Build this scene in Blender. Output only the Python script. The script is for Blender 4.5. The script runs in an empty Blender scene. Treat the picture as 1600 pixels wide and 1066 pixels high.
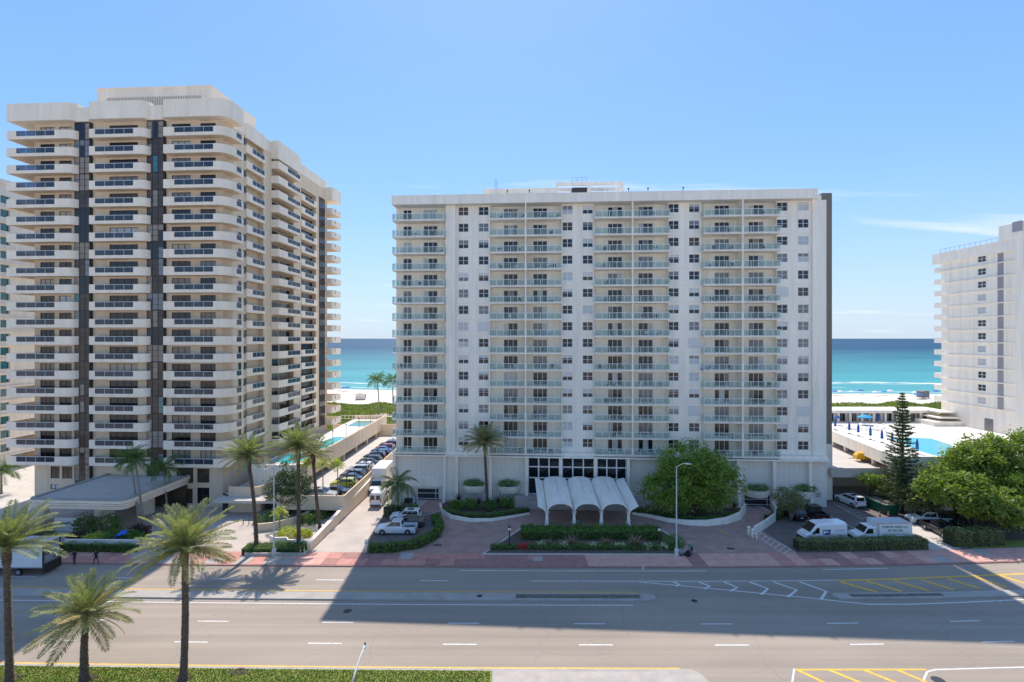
import bpy, bmesh, math, random
import numpy as np
from mathutils import Vector, Matrix
random.seed(7); rng = np.random.default_rng(7)
R = math.radians
sc = bpy.context.scene
COL = sc.collection

# ------------------------------------------------------------------ camera, world, sun, exposure
CAM_H = 27.5           # camera stands on a tenth-floor balcony
FPX, CX, HY = 816.0, 800.0, 529.0    # survey constants of the 1600x1066 photograph (focal length px, centre, horizon)
cam = bpy.data.cameras.new('camera'); camo = bpy.data.objects.new('camera', cam); COL.objects.link(camo)
camo.location = (0, 0, CAM_H); camo.rotation_euler = (R(90), 0, 0)
cam.sensor_width = 36.0; cam.lens = FPX / 1600 * 36.0
cam.shift_y = -(533 - HY) / 1600.0
cam.clip_start = 0.5; cam.clip_end = 90000
sc.camera = camo

SUN_EL, SUN_AZ = 54.2, 2.4         # elevation; azimuth left of the view axis (+Y)
sx, sy = -math.sin(R(SUN_AZ)), math.cos(R(SUN_AZ))
to_sun = Vector((sx * math.cos(R(SUN_EL)), sy * math.cos(R(SUN_EL)), math.sin(R(SUN_EL))))
world = bpy.data.worlds.new('World'); sc.world = world; world.use_nodes = True
wt = world.node_tree; wt.nodes.clear()
def wn(t, **k):
    n = wt.nodes.new(t)
    for a, b in k.items(): setattr(n, a, b)
    return n
sky = wn('ShaderNodeTexSky', sky_type='NISHITA', sun_disc=False)
sky.sun_elevation = R(SUN_EL); sky.sun_rotation = R(-SUN_AZ)
sky.altitude = 10; sky.air_density = 1.0; sky.dust_density = 0.25; sky.ozone_density = 3.2
bgd = wn('ShaderNodeBackground'); bgd.inputs['Strength'].default_value = 0.15
wout = wn('ShaderNodeOutputWorld')
# thin cirrus, laid out on a plane high above (direction projected on a flat layer)
tc = wn('ShaderNodeTexCoord'); sep = wn('ShaderNodeSeparateXYZ'); wt.links.new(tc.outputs['Generated'], sep.inputs[0])
def wmath(op, a, b=None, clamp=False):
    n = wn('ShaderNodeMath', operation=op); n.use_clamp = clamp
    for i, v in enumerate((a, b)):
        if v is None: continue
        if isinstance(v, (int, float)): n.inputs[i].default_value = v
        else: wt.links.new(v, n.inputs[i])
    return n.outputs[0]
zc = wmath('ADD', wmath('MAXIMUM', sep.outputs['Z'], 0.0), 0.06)
cu = wmath('DIVIDE', sep.outputs['X'], zc); cv = wmath('DIVIDE', sep.outputs['Y'], zc)
comb = wn('ShaderNodeCombineXYZ'); wt.links.new(cu, comb.inputs[0]); wt.links.new(cv, comb.inputs[1])
mp = wn('ShaderNodeMapping'); mp.inputs['Rotation'].default_value = (0, 0, R(-35)); mp.inputs['Scale'].default_value = (0.32, 1.0, 1); mp.inputs['Location'].default_value = (30, 4, 0)
wt.links.new(comb.outputs[0], mp.inputs[0])
nz = wn('ShaderNodeTexNoise'); nz.inputs['Scale'].default_value = 0.9; nz.inputs['Detail'].default_value = 9; nz.inputs['Roughness'].default_value = 0.58; nz.inputs['Distortion'].default_value = 0.7
wt.links.new(mp.outputs[0], nz.inputs['Vector'])
cr = wn('ShaderNodeValToRGB'); cr.color_ramp.elements[0].position = 0.575; cr.color_ramp.elements[1].position = 0.72
wt.links.new(nz.outputs['Fac'], cr.inputs[0])
lowb = wmath('SUBTRACT', 1.0, wmath('MULTIPLY', wmath('ABSOLUTE', wmath('SUBTRACT', sep.outputs['Z'], 0.10)), 3.2), clamp=True)   # more cloud low over the sea all round
cfac = wmath('MULTIPLY', cr.outputs[0], wmath('ADD', wmath('MULTIPLY', lowb, 0.25), 0.42))
mixc = wn('ShaderNodeMix', data_type='RGBA'); mixc.inputs[7].default_value = (2.6, 2.7, 2.8, 1)
wt.links.new(cfac, mixc.inputs[0])
gam = wn('ShaderNodeGamma'); gam.inputs['Gamma'].default_value = 0.50       # a flatter, hazier subtropical sky than the clear-air model
wt.links.new(sky.outputs[0], gam.inputs['Color'])
tint = wn('ShaderNodeMix', data_type='RGBA', blend_type='MULTIPLY'); tint.inputs[0].default_value = 1.0; tint.inputs[7].default_value = (0.92, 0.985, 1.14, 1)
wt.links.new(gam.outputs[0], tint.inputs[6])
haze_f = wmath('MULTIPLY', wmath('POWER', wmath('SUBTRACT', 1.0, wmath('DIVIDE', wmath('MAXIMUM', sep.outputs['Z'], 0.0), 0.30), clamp=True), 1.6), 0.75)
mixh = wn('ShaderNodeMix', data_type='RGBA'); mixh.inputs[7].default_value = (1.35, 1.75, 2.2, 1)
wt.links.new(haze_f, mixh.inputs[0]); sat = wn('ShaderNodeHueSaturation'); sat.inputs['Saturation'].default_value = 1.42
wt.links.new(tint.outputs[2], sat.inputs['Color']); wt.links.new(sat.outputs[0], mixh.inputs[6]); wt.links.new(mixh.outputs[2], mixc.inputs[6])
wt.links.new(mixc.outputs[2], bgd.inputs['Color']); wt.links.new(bgd.outputs[0], wout.inputs['Surface'])

sun = bpy.data.lights.new('sun', 'SUN'); sun.energy = 2.0; sun.angle = R(0.53); sun.color = (1.0, 0.92, 0.82)
suno = bpy.data.objects.new('sun', sun); COL.objects.link(suno)
suno.rotation_euler = (-to_sun).to_track_quat('-Z', 'Y').to_euler(); suno.location = (0, 60, 120)
sc.view_settings.view_transform = 'Standard'; sc.view_settings.look = 'None'
sc.view_settings.gamma = 1.0; sc.view_settings.use_curve_mapping = False
sc.view_settings.exposure = 1.42
sc.render.engine = 'CYCLES'
sc.cycles.max_bounces = 8; sc.cycles.transparent_max_bounces = 16

# ------------------------------------------------------------------ survey: photograph measurements -> metres
def G(px, py, z=0.0):
    d = FPX * (CAM_H - z) / (py - HY)
    return Vector(((px - CX) / FPX * d, d, z))
def ZAT(py, d): return CAM_H - (py - HY) * d / FPX
def XAT(px, d): return (px - CX) / FPX * d
TH = R(3.45); CT, ST = math.cos(TH), math.sin(TH)     # the buildings stand 3.45 degrees off the view plane
def S_of(O, px, t):
    k = (px - CX) / FPX
    return (k * (O[1] + t * CT) - O[0] - t * ST) / (CT + k * ST)
def T_of(O, px, s):
    k = (px - CX) / FPX
    return (O[0] + s * CT - k * (O[1] - s * ST)) / (k * CT - ST)
def ROAD(x):           # the road's bend: offset in depth
    if x < 20: return 0.0002 * (x - 20) ** 2 - 0.22
    if x < 70: return 0.0009 * (x - 20) ** 2 - 0.22
    return 2.03 + 0.09 * (x - 70)

# ------------------------------------------------------------------ materials
MATS = {}
def mat(name, col, rough=0.7, var=0.0, nscale=1.0, bump=0.0, bscale=None, metal=0.0, spec=0.5, col2=None, stretch=None, coat=0.0, transl=0.0, emis=None, detail=6):
    m = bpy.data.materials.new(name); m.use_nodes = True; MATS[name] = m
    nt = m.node_tree; b = nt.nodes['Principled BSDF']
    b.inputs['Base Color'].default_value = (*col, 1); b.inputs['Roughness'].default_value = rough
    b.inputs['Metallic'].default_value = metal; b.inputs['Specular IOR Level'].default_value = spec
    if coat: b.inputs['Coat Weight'].default_value = coat; b.inputs['Coat Roughness'].default_value = 0.05
    L = nt.links.new
    src = None
    if var or bump:
        g = nt.nodes.new('ShaderNodeNewGeometry'); src = g.outputs['Position']
        if stretch:
            mpn = nt.nodes.new('ShaderNodeMapping'); mpn.inputs['Scale'].default_value = stretch
            L(src, mpn.inputs[0]); src = mpn.outputs[0]
    if var:
        n = nt.nodes.new('ShaderNodeTexNoise'); n.inputs['Scale'].default_value = nscale; n.inputs['Detail'].default_value = detail; n.inputs['Roughness'].default_value = 0.6
        L(src, n.inputs['Vector'])
        rp = nt.nodes.new('ShaderNodeValToRGB'); rp.color_ramp.elements[0].position = 0.3; rp.color_ramp.elements[1].position = 0.7
        c2 = col2 or tuple(c * (1 - var) for c in col)
        rp.color_ramp.elements[0].color = (*c2, 1)
        rp.color_ramp.elements[1].color = (*(col if col2 else tuple(min(1, c * (1 + var * 0.5)) for c in col)), 1)
        L(n.outputs['Fac'], rp.inputs[0]); L(rp.outputs[0], b.inputs['Base Color'])
        csock = rp.outputs[0]
    if bump:
        n2 = nt.nodes.new('ShaderNodeTexNoise'); n2.inputs['Scale'].default_value = bscale or nscale * 8; n2.inputs['Detail'].default_value = 4
        L(src, n2.inputs['Vector'])
        bp = nt.nodes.new('ShaderNodeBump'); bp.inputs['Strength'].default_value = bump; bp.inputs['Distance'].default_value = 0.05
        L(n2.outputs['Fac'], bp.inputs['Height']); L(bp.outputs[0], b.inputs['Normal'])
    if transl:
        tr = nt.nodes.new('ShaderNodeBsdfTranslucent'); mx = nt.nodes.new('ShaderNodeMixShader'); mx.inputs[0].default_value = transl
        if var: 
            mul = nt.nodes.new('ShaderNodeMix'); mul.data_type = 'RGBA'; mul.blend_type = 'MULTIPLY'; mul.inputs[0].default_value = 1.0
            mul.inputs[7].default_value = (1.35, 1.5, 0.55, 1); L(csock, mul.inputs[6]); L(mul.outputs[2], tr.inputs['Color'])
        else: tr.inputs['Color'].default_value = (*col, 1)
        out = nt.nodes['Material Output']
        L(b.outputs[0], mx.inputs[1]); L(tr.outputs[0], mx.inputs[2]); L(mx.outputs[0], out.inputs['Surface'])
    return m
def glass_panel(name, tint, gloss=0.5, alpha=0.75, refl=None):
    m = bpy.data.materials.new(name); m.use_nodes = True; MATS[name] = m
    nt = m.node_tree; nt.nodes.clear(); L = nt.links.new
    out = nt.nodes.new('ShaderNodeOutputMaterial'); t = nt.nodes.new('ShaderNodeBsdfTransparent'); t.inputs[0].default_value = (*tint, 1)
    gl = nt.nodes.new('ShaderNodeBsdfPrincipled'); gl.inputs['Base Color'].default_value = (*(refl or (tint[0] * .25, tint[1] * .3, tint[2] * .32)), 1); gl.inputs['Roughness'].default_value = 0.04; gl.inputs['Specular IOR Level'].default_value = 0.9
    mx = nt.nodes.new('ShaderNodeMixShader'); mx.inputs[0].default_value = 1 - alpha
    L(t.outputs[0], mx.inputs[1]); L(gl.outputs[0], mx.inputs[2]); L(mx.outputs[0], out.inputs[0])
    return m

mat('white_stucco', (0.92, 0.84, 0.715), 0.85, var=0.13, nscale=0.9, bump=0.05, bscale=6, stretch=(1.3, 1.3, 0.10), detail=10)
mat('white_paint', (0.91, 0.82, 0.70), 0.6, var=0.12, nscale=1.1, stretch=(1, 1, 0.3), detail=10)
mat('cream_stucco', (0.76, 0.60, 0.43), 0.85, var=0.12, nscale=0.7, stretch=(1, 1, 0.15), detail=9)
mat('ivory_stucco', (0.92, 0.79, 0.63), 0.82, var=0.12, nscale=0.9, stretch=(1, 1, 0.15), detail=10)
mat('soffit', (0.74, 0.70, 0.63), 0.9, var=0.08, nscale=0.7)
mat('fin_brown', (0.22, 0.185, 0.15), 0.7, var=0.15, nscale=0.5, stretch=(1, 1, 0.15))
mat('rail_white', (0.86, 0.82, 0.76), 0.45)
mat('frame_white', (0.72, 0.72, 0.71), 0.5)
mat('frame_bronze', (0.035, 0.028, 0.024), 0.45)
mat('pane_dark', (0.010, 0.013, 0.019), 0.06, spec=0.6, var=0.5, nscale=0.35)
mat('pane_blind', (0.19, 0.185, 0.19), 0.18, spec=0.8, var=0.25, nscale=0.6)
mat('pane_light', (0.50, 0.53, 0.53), 0.25, spec=0.7, var=0.15, nscale=0.8)
mat('pane_brown', (0.085, 0.058, 0.043), 0.16, spec=0.45, var=0.5, nscale=0.7)
mat('pane_beige', (0.30, 0.24, 0.19), 0.25, spec=0.4, var=0.2, nscale=0.7)
mat('pane_teal', (0.03, 0.16, 0.19), 0.1, spec=0.9, var=0.3, nscale=0.6)
mat('shutter', (0.66, 0.65, 0.63), 0.6, var=0.06, nscale=1.2)
mat('shutter_beige', (0.52, 0.44, 0.36), 0.6, var=0.06, nscale=1.2)
mat('grille_grey', (0.34, 0.32, 0.33), 0.6)
glass_panel('rail_glass', (0.86, 0.94, 0.93), alpha=0.87, refl=(0.45, 0.53, 0.52))
glass_panel('rail_glass_blue', (0.20, 0.24, 0.33), alpha=0.45)
def asphalt_mat():
    """sun-bleached asphalt: long traffic streaks, patches, stains and hairline cracks"""
    m = mat('asphalt', (0.36, 0.298, 0.238), 0.92); nt = m.node_tree; b = nt.nodes['Principled BSDF']; L = nt.links.new
    g = nt.nodes.new('ShaderNodeNewGeometry')
    def noise(scale, stretch, detail=8, rough=.6, dist=0.0):
        mp_ = nt.nodes.new('ShaderNodeMapping'); mp_.inputs['Scale'].default_value = stretch; L(g.outputs['Position'], mp_.inputs[0])
        n = nt.nodes.new('ShaderNodeTexNoise'); n.inputs['Scale'].default_value = scale; n.inputs['Detail'].default_value = detail; n.inputs['Roughness'].default_value = rough; n.inputs['Distortion'].default_value = dist; L(mp_.outputs[0], n.inputs['Vector']); return n.outputs['Fac']
    def ramp(f, p0, p1, c0, c1):
        r = nt.nodes.new('ShaderNodeMapRange'); r.inputs[1].default_value = p0; r.inputs[2].default_value = p1; r.inputs[3].default_value = c0; r.inputs[4].default_value = c1; L(f, r.inputs[0]); return r.outputs[0]
    def mul(a, c): 
        n = nt.nodes.new('ShaderNodeMath'); n.operation = 'MULTIPLY'; L(a, n.inputs[0]); L(c, n.inputs[1]); return n.outputs[0]
    streak = ramp(noise(1.0, (.012, .9, 1), 6), .3, .7, .84, 1.08); patch = ramp(noise(.07, (.6, 1.6, 1), 3, .5), .42, .58, .92, 1.04); speck = ramp(noise(7, (1, 1, 1), 4), .3, .7, .93, 1.07)
    stain = ramp(noise(.8, (.35, 1, 1), 6, .7, .6), .63, .74, 1.0, .80); drip = ramp(noise(2.6, (1, 1, 1), 2), .70, .76, 1.0, .72)
    mp_ = nt.nodes.new('ShaderNodeMapping'); mp_.inputs['Scale'].default_value = (.10, .16, 1); L(g.outputs['Position'], mp_.inputs[0])
    wv = nt.nodes.new('ShaderNodeTexNoise'); wv.inputs['Scale'].default_value = 3.0; wv.inputs['Detail'].default_value = 6; L(mp_.outputs[0], wv.inputs['Vector'])
    mxv = nt.nodes.new('ShaderNodeMix'); mxv.data_type = 'RGBA'; mxv.inputs[0].default_value = .12; L(mp_.outputs[0], mxv.inputs[6]); L(wv.outputs['Color'], mxv.inputs[7])
    vo = nt.nodes.new('ShaderNodeTexVoronoi'); vo.feature = 'DISTANCE_TO_EDGE'; vo.inputs['Scale'].default_value = 1.0; L(mxv.outputs[2], vo.inputs['Vector'])
    crack = ramp(vo.outputs['Distance'], .0, .004, .80, 1.0)
    f = mul(mul(mul(streak, patch), mul(speck, stain)), mul(drip, crack))
    vm = nt.nodes.new('ShaderNodeVectorMath'); vm.operation = 'SCALE'; vm.inputs[0].default_value = (0.36, 0.298, 0.238); L(f, vm.inputs[3]); L(vm.outputs[0], b.inputs['Base Color'])
    n2 = noise(28, (1, 1, 1), 3); bp = nt.nodes.new('ShaderNodeBump'); bp.inputs['Strength'].default_value = .15; bp.inputs['Distance'].default_value = .02; L(n2, bp.inputs['Height']); L(bp.outputs[0], b.inputs['Normal'])
asphalt_mat()
mat('asphalt_dark', (0.17, 0.14, 0.125), 0.9, var=0.25, nscale=0.5, bump=0.1, bscale=25)
mat('road_white', (0.74, 0.73, 0.70), 0.7, var=0.3, nscale=3.0, detail=9)
mat('road_yellow', (0.85, 0.50, 0.06), 0.7, var=0.3, nscale=3.0, detail=9)
mat('concrete', (0.42, 0.385, 0.34), 0.9, var=0.18, nscale=0.5, bump=0.1, bscale=12)
mat('concrete_pale', (0.56, 0.51, 0.455), 0.9, var=0.12, nscale=0.4, bump=0.08, bscale=9)
mat('concrete_pink', (0.52, 0.445, 0.39), 0.9, var=0.16, nscale=0.35, bump=0.06, bscale=9)
mat('paver_plum', (0.44, 0.28, 0.235), 0.85, var=0.22, nscale=0.6, bump=0.15, bscale=10)
mat('slab_pink', (0.70, 0.38, 0.31), 0.88, var=0.16, nscale=0.9, bump=0.1, bscale=14)
mat('slab_rose', (0.58, 0.27, 0.22), 0.88, var=0.2, nscale=0.9, bump=0.1, bscale=14)
mat('slab_maroon', (0.40, 0.205, 0.175), 0.88, var=0.2, nscale=0.9, bump=0.1, bscale=14)
mat('slab_grey', (0.46, 0.40, 0.36), 0.88, var=0.18, nscale=0.9, bump=0.1, bscale=14)
mat('soil', (0.19, 0.16, 0.13), 0.95, var=0.4, nscale=2.0, bump=0.4, bscale=9)
mat('mulch', (0.14, 0.105, 0.08), 0.95, var=0.45, nscale=2.5, bump=0.4, bscale=9)
mat('grass', (0.17, 0.25, 0.03), 0.9, var=0.5, nscale=0.9, col2=(0.24, 0.25, 0.05), bump=0.5, bscale=14)
mat('sand', (0.72, 0.62, 0.51), 0.95, var=0.10, nscale=0.06, bump=0.2, bscale=0.7)
mat('deck_pale', (0.72, 0.66, 0.59), 0.9, var=0.08, nscale=0.3)
mat('metal_grey', (0.42, 0.42, 0.42), 0.45, metal=0.5)
mat('metal_pale', (0.60, 0.60, 0.58), 0.5, var=0.1, nscale=1.5)
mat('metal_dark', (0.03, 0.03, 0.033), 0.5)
mat('hvac', (0.045, 0.042, 0.042), 0.6)
mat('rubber', (0.018, 0.018, 0.018), 0.8)
mat('rim', (0.45, 0.45, 0.46), 0.35, metal=0.7)
mat('car_glass', (0.012, 0.015, 0.018), 0.04, spec=0.8)
mat('lamp_clear', (0.75, 0.75, 0.74), 0.12)
mat('lamp_red', (0.40, 0.02, 0.015), 0.2)
for nme, c in dict(white=(0.80, 0.80, 0.80), black=(0.014, 0.014, 0.016), silver=(0.40, 0.41, 0.42), grey=(0.13, 0.135, 0.14), blue=(0.02, 0.07, 0.24), navy=(0.02, 0.03, 0.06), red=(0.32, 0.02, 0.02), yellow=(0.46, 0.42, 0.03), darkgrey=(0.05, 0.05, 0.055)).items():
    mat('paint_' + nme, c, 0.32, coat=0.6, var=0.04, nscale=2.0)
mat('truck_white', (0.76, 0.76, 0.75), 0.5, var=0.05, nscale=1.2)
mat('truck_roof', (0.55, 0.56, 0.57), 0.5, var=0.12, nscale=1.0)
mat('print_green', (0.03, 0.22, 0.14), 0.6)
mat('print_blue', (0.01, 0.06, 0.28), 0.5)
mat('print_red', (0.5, 0.05, 0.04), 0.5)
mat('print_dark', (0.05, 0.04, 0.06), 0.6)
mat('dumpster_green', (0.01, 0.12, 0.065), 0.55, var=0.25, nscale=1.5)
mat('debris', (0.26, 0.22, 0.19), 0.95, var=0.4, nscale=2.2, bump=0.5, bscale=6)
mat('orange', (0.75, 0.12, 0.02), 0.6); mat('cone_green', (0.16, 0.62, 0.05), 0.6)
mat('machine_yellow', (0.78, 0.42, 0.01), 0.5, var=0.1, nscale=2)
mat('canvas_blue', (0.02, 0.11, 0.40), 0.8, var=0.2, nscale=3); mat('canvas_azure', (0.02, 0.34, 0.68), 0.8, var=0.15, nscale=3)
mat('tarp_blue', (0.01, 0.13, 0.62), 0.6, var=0.2, nscale=3)
mat('canopy_white', (0.92, 0.85, 0.75), 0.55, var=0.13, nscale=0.9, stretch=(1.5, .3, 1), detail=9)
mat('skin', (0.36, 0.20, 0.13), 0.6); mat('hair', (0.02, 0.015, 0.012), 0.7)
mat('cloth_black', (0.015, 0.015, 0.018), 0.85); mat('cloth_teal', (0.0, 0.30, 0.20), 0.8); mat('cloth_denim', (0.16, 0.30, 0.46), 0.85); mat('cloth_navy', (0.03, 0.04, 0.08), 0.85)
# foliage
mat('leaf_date', (0.33, 0.33, 0.165), 0.6, var=0.4, nscale=1.3, col2=(0.20, 0.235, 0.10), transl=0.3)
mat('leaf_date_dry', (0.528, 0.400, 0.184), 0.7, var=0.4, nscale=1.3, col2=(0.272, 0.248, 0.104), transl=0.25)
mat('leaf_coconut', (0.136, 0.216, 0.048), 0.5, var=0.4, nscale=1.0, col2=(0.056, 0.136, 0.032), transl=0.3)
mat('leaf_ficus', (0.30, 0.40, 0.05), 0.5, var=0.4, nscale=0.9, col2=(0.08, 0.17, 0.03), transl=0.3)
mat('leaf_almond', (0.28, 0.325, 0.06), 0.5, var=0.4, nscale=0.5, col2=(0.088, 0.176, 0.032), transl=0.38)
mat('leaf_olive', (0.272, 0.264, 0.120), 0.6, var=0.4, nscale=0.9, col2=(0.112, 0.144, 0.056), transl=0.3)
mat('leaf_pine', (0.15, 0.19, 0.065), 0.65, var=0.4, nscale=1.2, col2=(0.032, 0.067, 0.026), transl=0.15)
mat('leaf_hedge', (0.19, 0.33, 0.05), 0.55, var=0.4, nscale=1.6, col2=(0.064, 0.136, 0.029), transl=0.25)
mat('leaf_hedge_pale', (0.34, 0.36, 0.17), 0.6, var=0.4, nscale=1.6, col2=(0.136, 0.160, 0.064), transl=0.25)
mat('leaf_lime', (0.560, 0.576, 0.064), 0.55, var=0.3, nscale=1.6, col2=(0.304, 0.368, 0.048), transl=0.3)
mat('leaf_maroon', (0.120, 0.048, 0.048), 0.6, var=0.5, nscale=2.0, col2=(0.056, 0.032, 0.029), transl=0.2)
mat('leaf_bronze', (0.38, 0.28, 0.19), 0.6, var=0.4, nscale=2.0, col2=(0.160, 0.088, 0.064), transl=0.2)
mat('leaf_silver', (0.544, 0.600, 0.416), 0.6, var=0.3, nscale=2.0, transl=0.25)
mat('leaf_dune', (0.21, 0.235, 0.04), 0.7, var=0.4, nscale=0.15, col2=(0.136, 0.208, 0.035), transl=0.3)
mat('flower_red', (0.55, 0.015, 0.02), 0.6)
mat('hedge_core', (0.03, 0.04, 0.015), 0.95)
mat('bark_date', (0.14, 0.10, 0.068), 0.95, var=0.5, nscale=6, bump=0.6, bscale=9)
mat('bark_grey', (0.27, 0.24, 0.205), 0.9, var=0.25, nscale=3, bump=0.3, bscale=10)
mat('bark_brown', (0.10, 0.075, 0.055), 0.95, var=0.4, nscale=3, bump=0.4, bscale=10)

def water_mat(name, shallow, deep, y0, y1, rough, bscale, bstr, stretch=(1, 1, 1)):
    m = bpy.data.materials.new(name); m.use_nodes = True; MATS[name] = m
    nt = m.node_tree; b = nt.nodes['Principled BSDF']; L = nt.links.new
    g = nt.nodes.new('ShaderNodeNewGeometry'); sp = nt.nodes.new('ShaderNodeSeparateXYZ'); L(g.outputs['Position'], sp.inputs[0])
    mr = nt.nodes.new('ShaderNodeMapRange'); mr.inputs[1].default_value = y0; mr.inputs[2].default_value = y1; L(sp.outputs['Y'], mr.inputs[0])
    nn = nt.nodes.new('ShaderNodeTexNoise'); nn.inputs['Scale'].default_value = 0.012; nn.inputs['Detail'].default_value = 7
    mp_ = nt.nodes.new('ShaderNodeMapping'); mp_.inputs['Scale'].default_value = (0.35, 1.6, 1); L(g.outputs['Position'], mp_.inputs[0]); L(mp_.outputs[0], nn.inputs['Vector'])
    pw = nt.nodes.new('ShaderNodeMath'); pw.operation = 'POWER'; pw.inputs[1].default_value = 0.42; L(mr.outputs[0], pw.inputs[0])
    ad = nt.nodes.new('ShaderNodeMath'); ad.operation = 'MULTIPLY_ADD'; ad.inputs[1].default_value = 0.5; L(nn.outputs['Fac'], ad.inputs[0])
    sb = nt.nodes.new('ShaderNodeMath'); sb.operation = 'SUBTRACT'; sb.inputs[1].default_value = 0.25; L(pw.outputs[0], sb.inputs[0]); L(sb.outputs[0], ad.inputs[2])
    rp = nt.nodes.new('ShaderNodeValToRGB'); e = rp.color_ramp.elements
    e[0].position = 0.0; e[0].color = (*shallow, 1); e[1].position = 1.0; e[1].color = (*deep, 1)
    k = rp.color_ramp.elements.new(0.35); k.color = (shallow[0] * 0.45, shallow[1] * 0.80, shallow[2] * 0.86, 1)
    L(ad.outputs[0], rp.inputs[0]); L(rp.outputs[0], b.inputs['Base Color'])
    b.inputs['Roughness'].default_value = rough; b.inputs['Specular IOR Level'].default_value = 0.10
    n2 = nt.nodes.new('ShaderNodeTexNoise'); n2.inputs['Scale'].default_value = bscale; n2.inputs['Detail'].default_value = 5
    m2 = nt.nodes.new('ShaderNodeMapping'); m2.inputs['Scale'].default_value = stretch; L(g.outputs['Position'], m2.inputs[0]); L(m2.outputs[0], n2.inputs['Vector'])
    bp = nt.nodes.new('ShaderNodeBump'); bp.inputs['Strength'].default_value = bstr; bp.inputs['Distance'].default_value = 0.4; L(n2.outputs['Fac'], bp.inputs['Height']); L(bp.outputs[0], b.inputs['Normal'])
    return m
water_mat('sea_water', (0.13, 0.37, 0.36), (0.004, 0.055, 0.115), 268, 1500, 0.5, 0.35, 0.9, (0.4, 1.3, 1))
mat('pool_water', (0.02, 0.45, 0.50), 0.08, var=0.12, nscale=0.8, bump=0.25, bscale=2.5)
mat('pool_water_green', (0.10, 0.26, 0.20), 0.1, var=0.12, nscale=0.6, bump=0.2, bscale=2.5)
mat('foam', (0.86, 0.89, 0.89), 0.8, var=0.15, nscale=0.2, stretch=(0.3, 1.5, 1))
def block_mat():
    m = mat('block_wall', (0.76, 0.70, 0.60), 0.85); nt = m.node_tree; b = nt.nodes['Principled BSDF']; L = nt.links.new
    tcn = nt.nodes.new('ShaderNodeTexCoord'); sp = nt.nodes.new('ShaderNodeSeparateXYZ'); cb = nt.nodes.new('ShaderNodeCombineXYZ')
    L(tcn.outputs['Object'], sp.inputs[0]); L(sp.outputs['X'], cb.inputs[0]); L(sp.outputs['Z'], cb.inputs[1])
    br = nt.nodes.new('ShaderNodeTexBrick'); br.offset = 0.0; br.inputs['Scale'].default_value = 1.0; br.inputs['Brick Width'].default_value = 0.8; br.inputs['Row Height'].default_value = 0.4; br.inputs['Mortar Size'].default_value = 0.018
    br.inputs['Color1'].default_value = (0.84, 0.77, 0.67, 1); br.inputs['Color2'].default_value = (0.80, 0.73, 0.63, 1); br.inputs['Mortar'].default_value = (0.62, 0.57, 0.50, 1)
    L(cb.outputs[0], br.inputs['Vector']); L(br.outputs['Color'], b.inputs['Base Color'])
    bp = nt.nodes.new('ShaderNodeBump'); bp.inputs['Strength'].default_value = 0.4; bp.inputs['Distance'].default_value = 0.02; bp.invert = True
    L(br.outputs['Fac'], bp.inputs['Height']); L(bp.outputs[0], b.inputs['Normal'])
block_mat()

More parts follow.
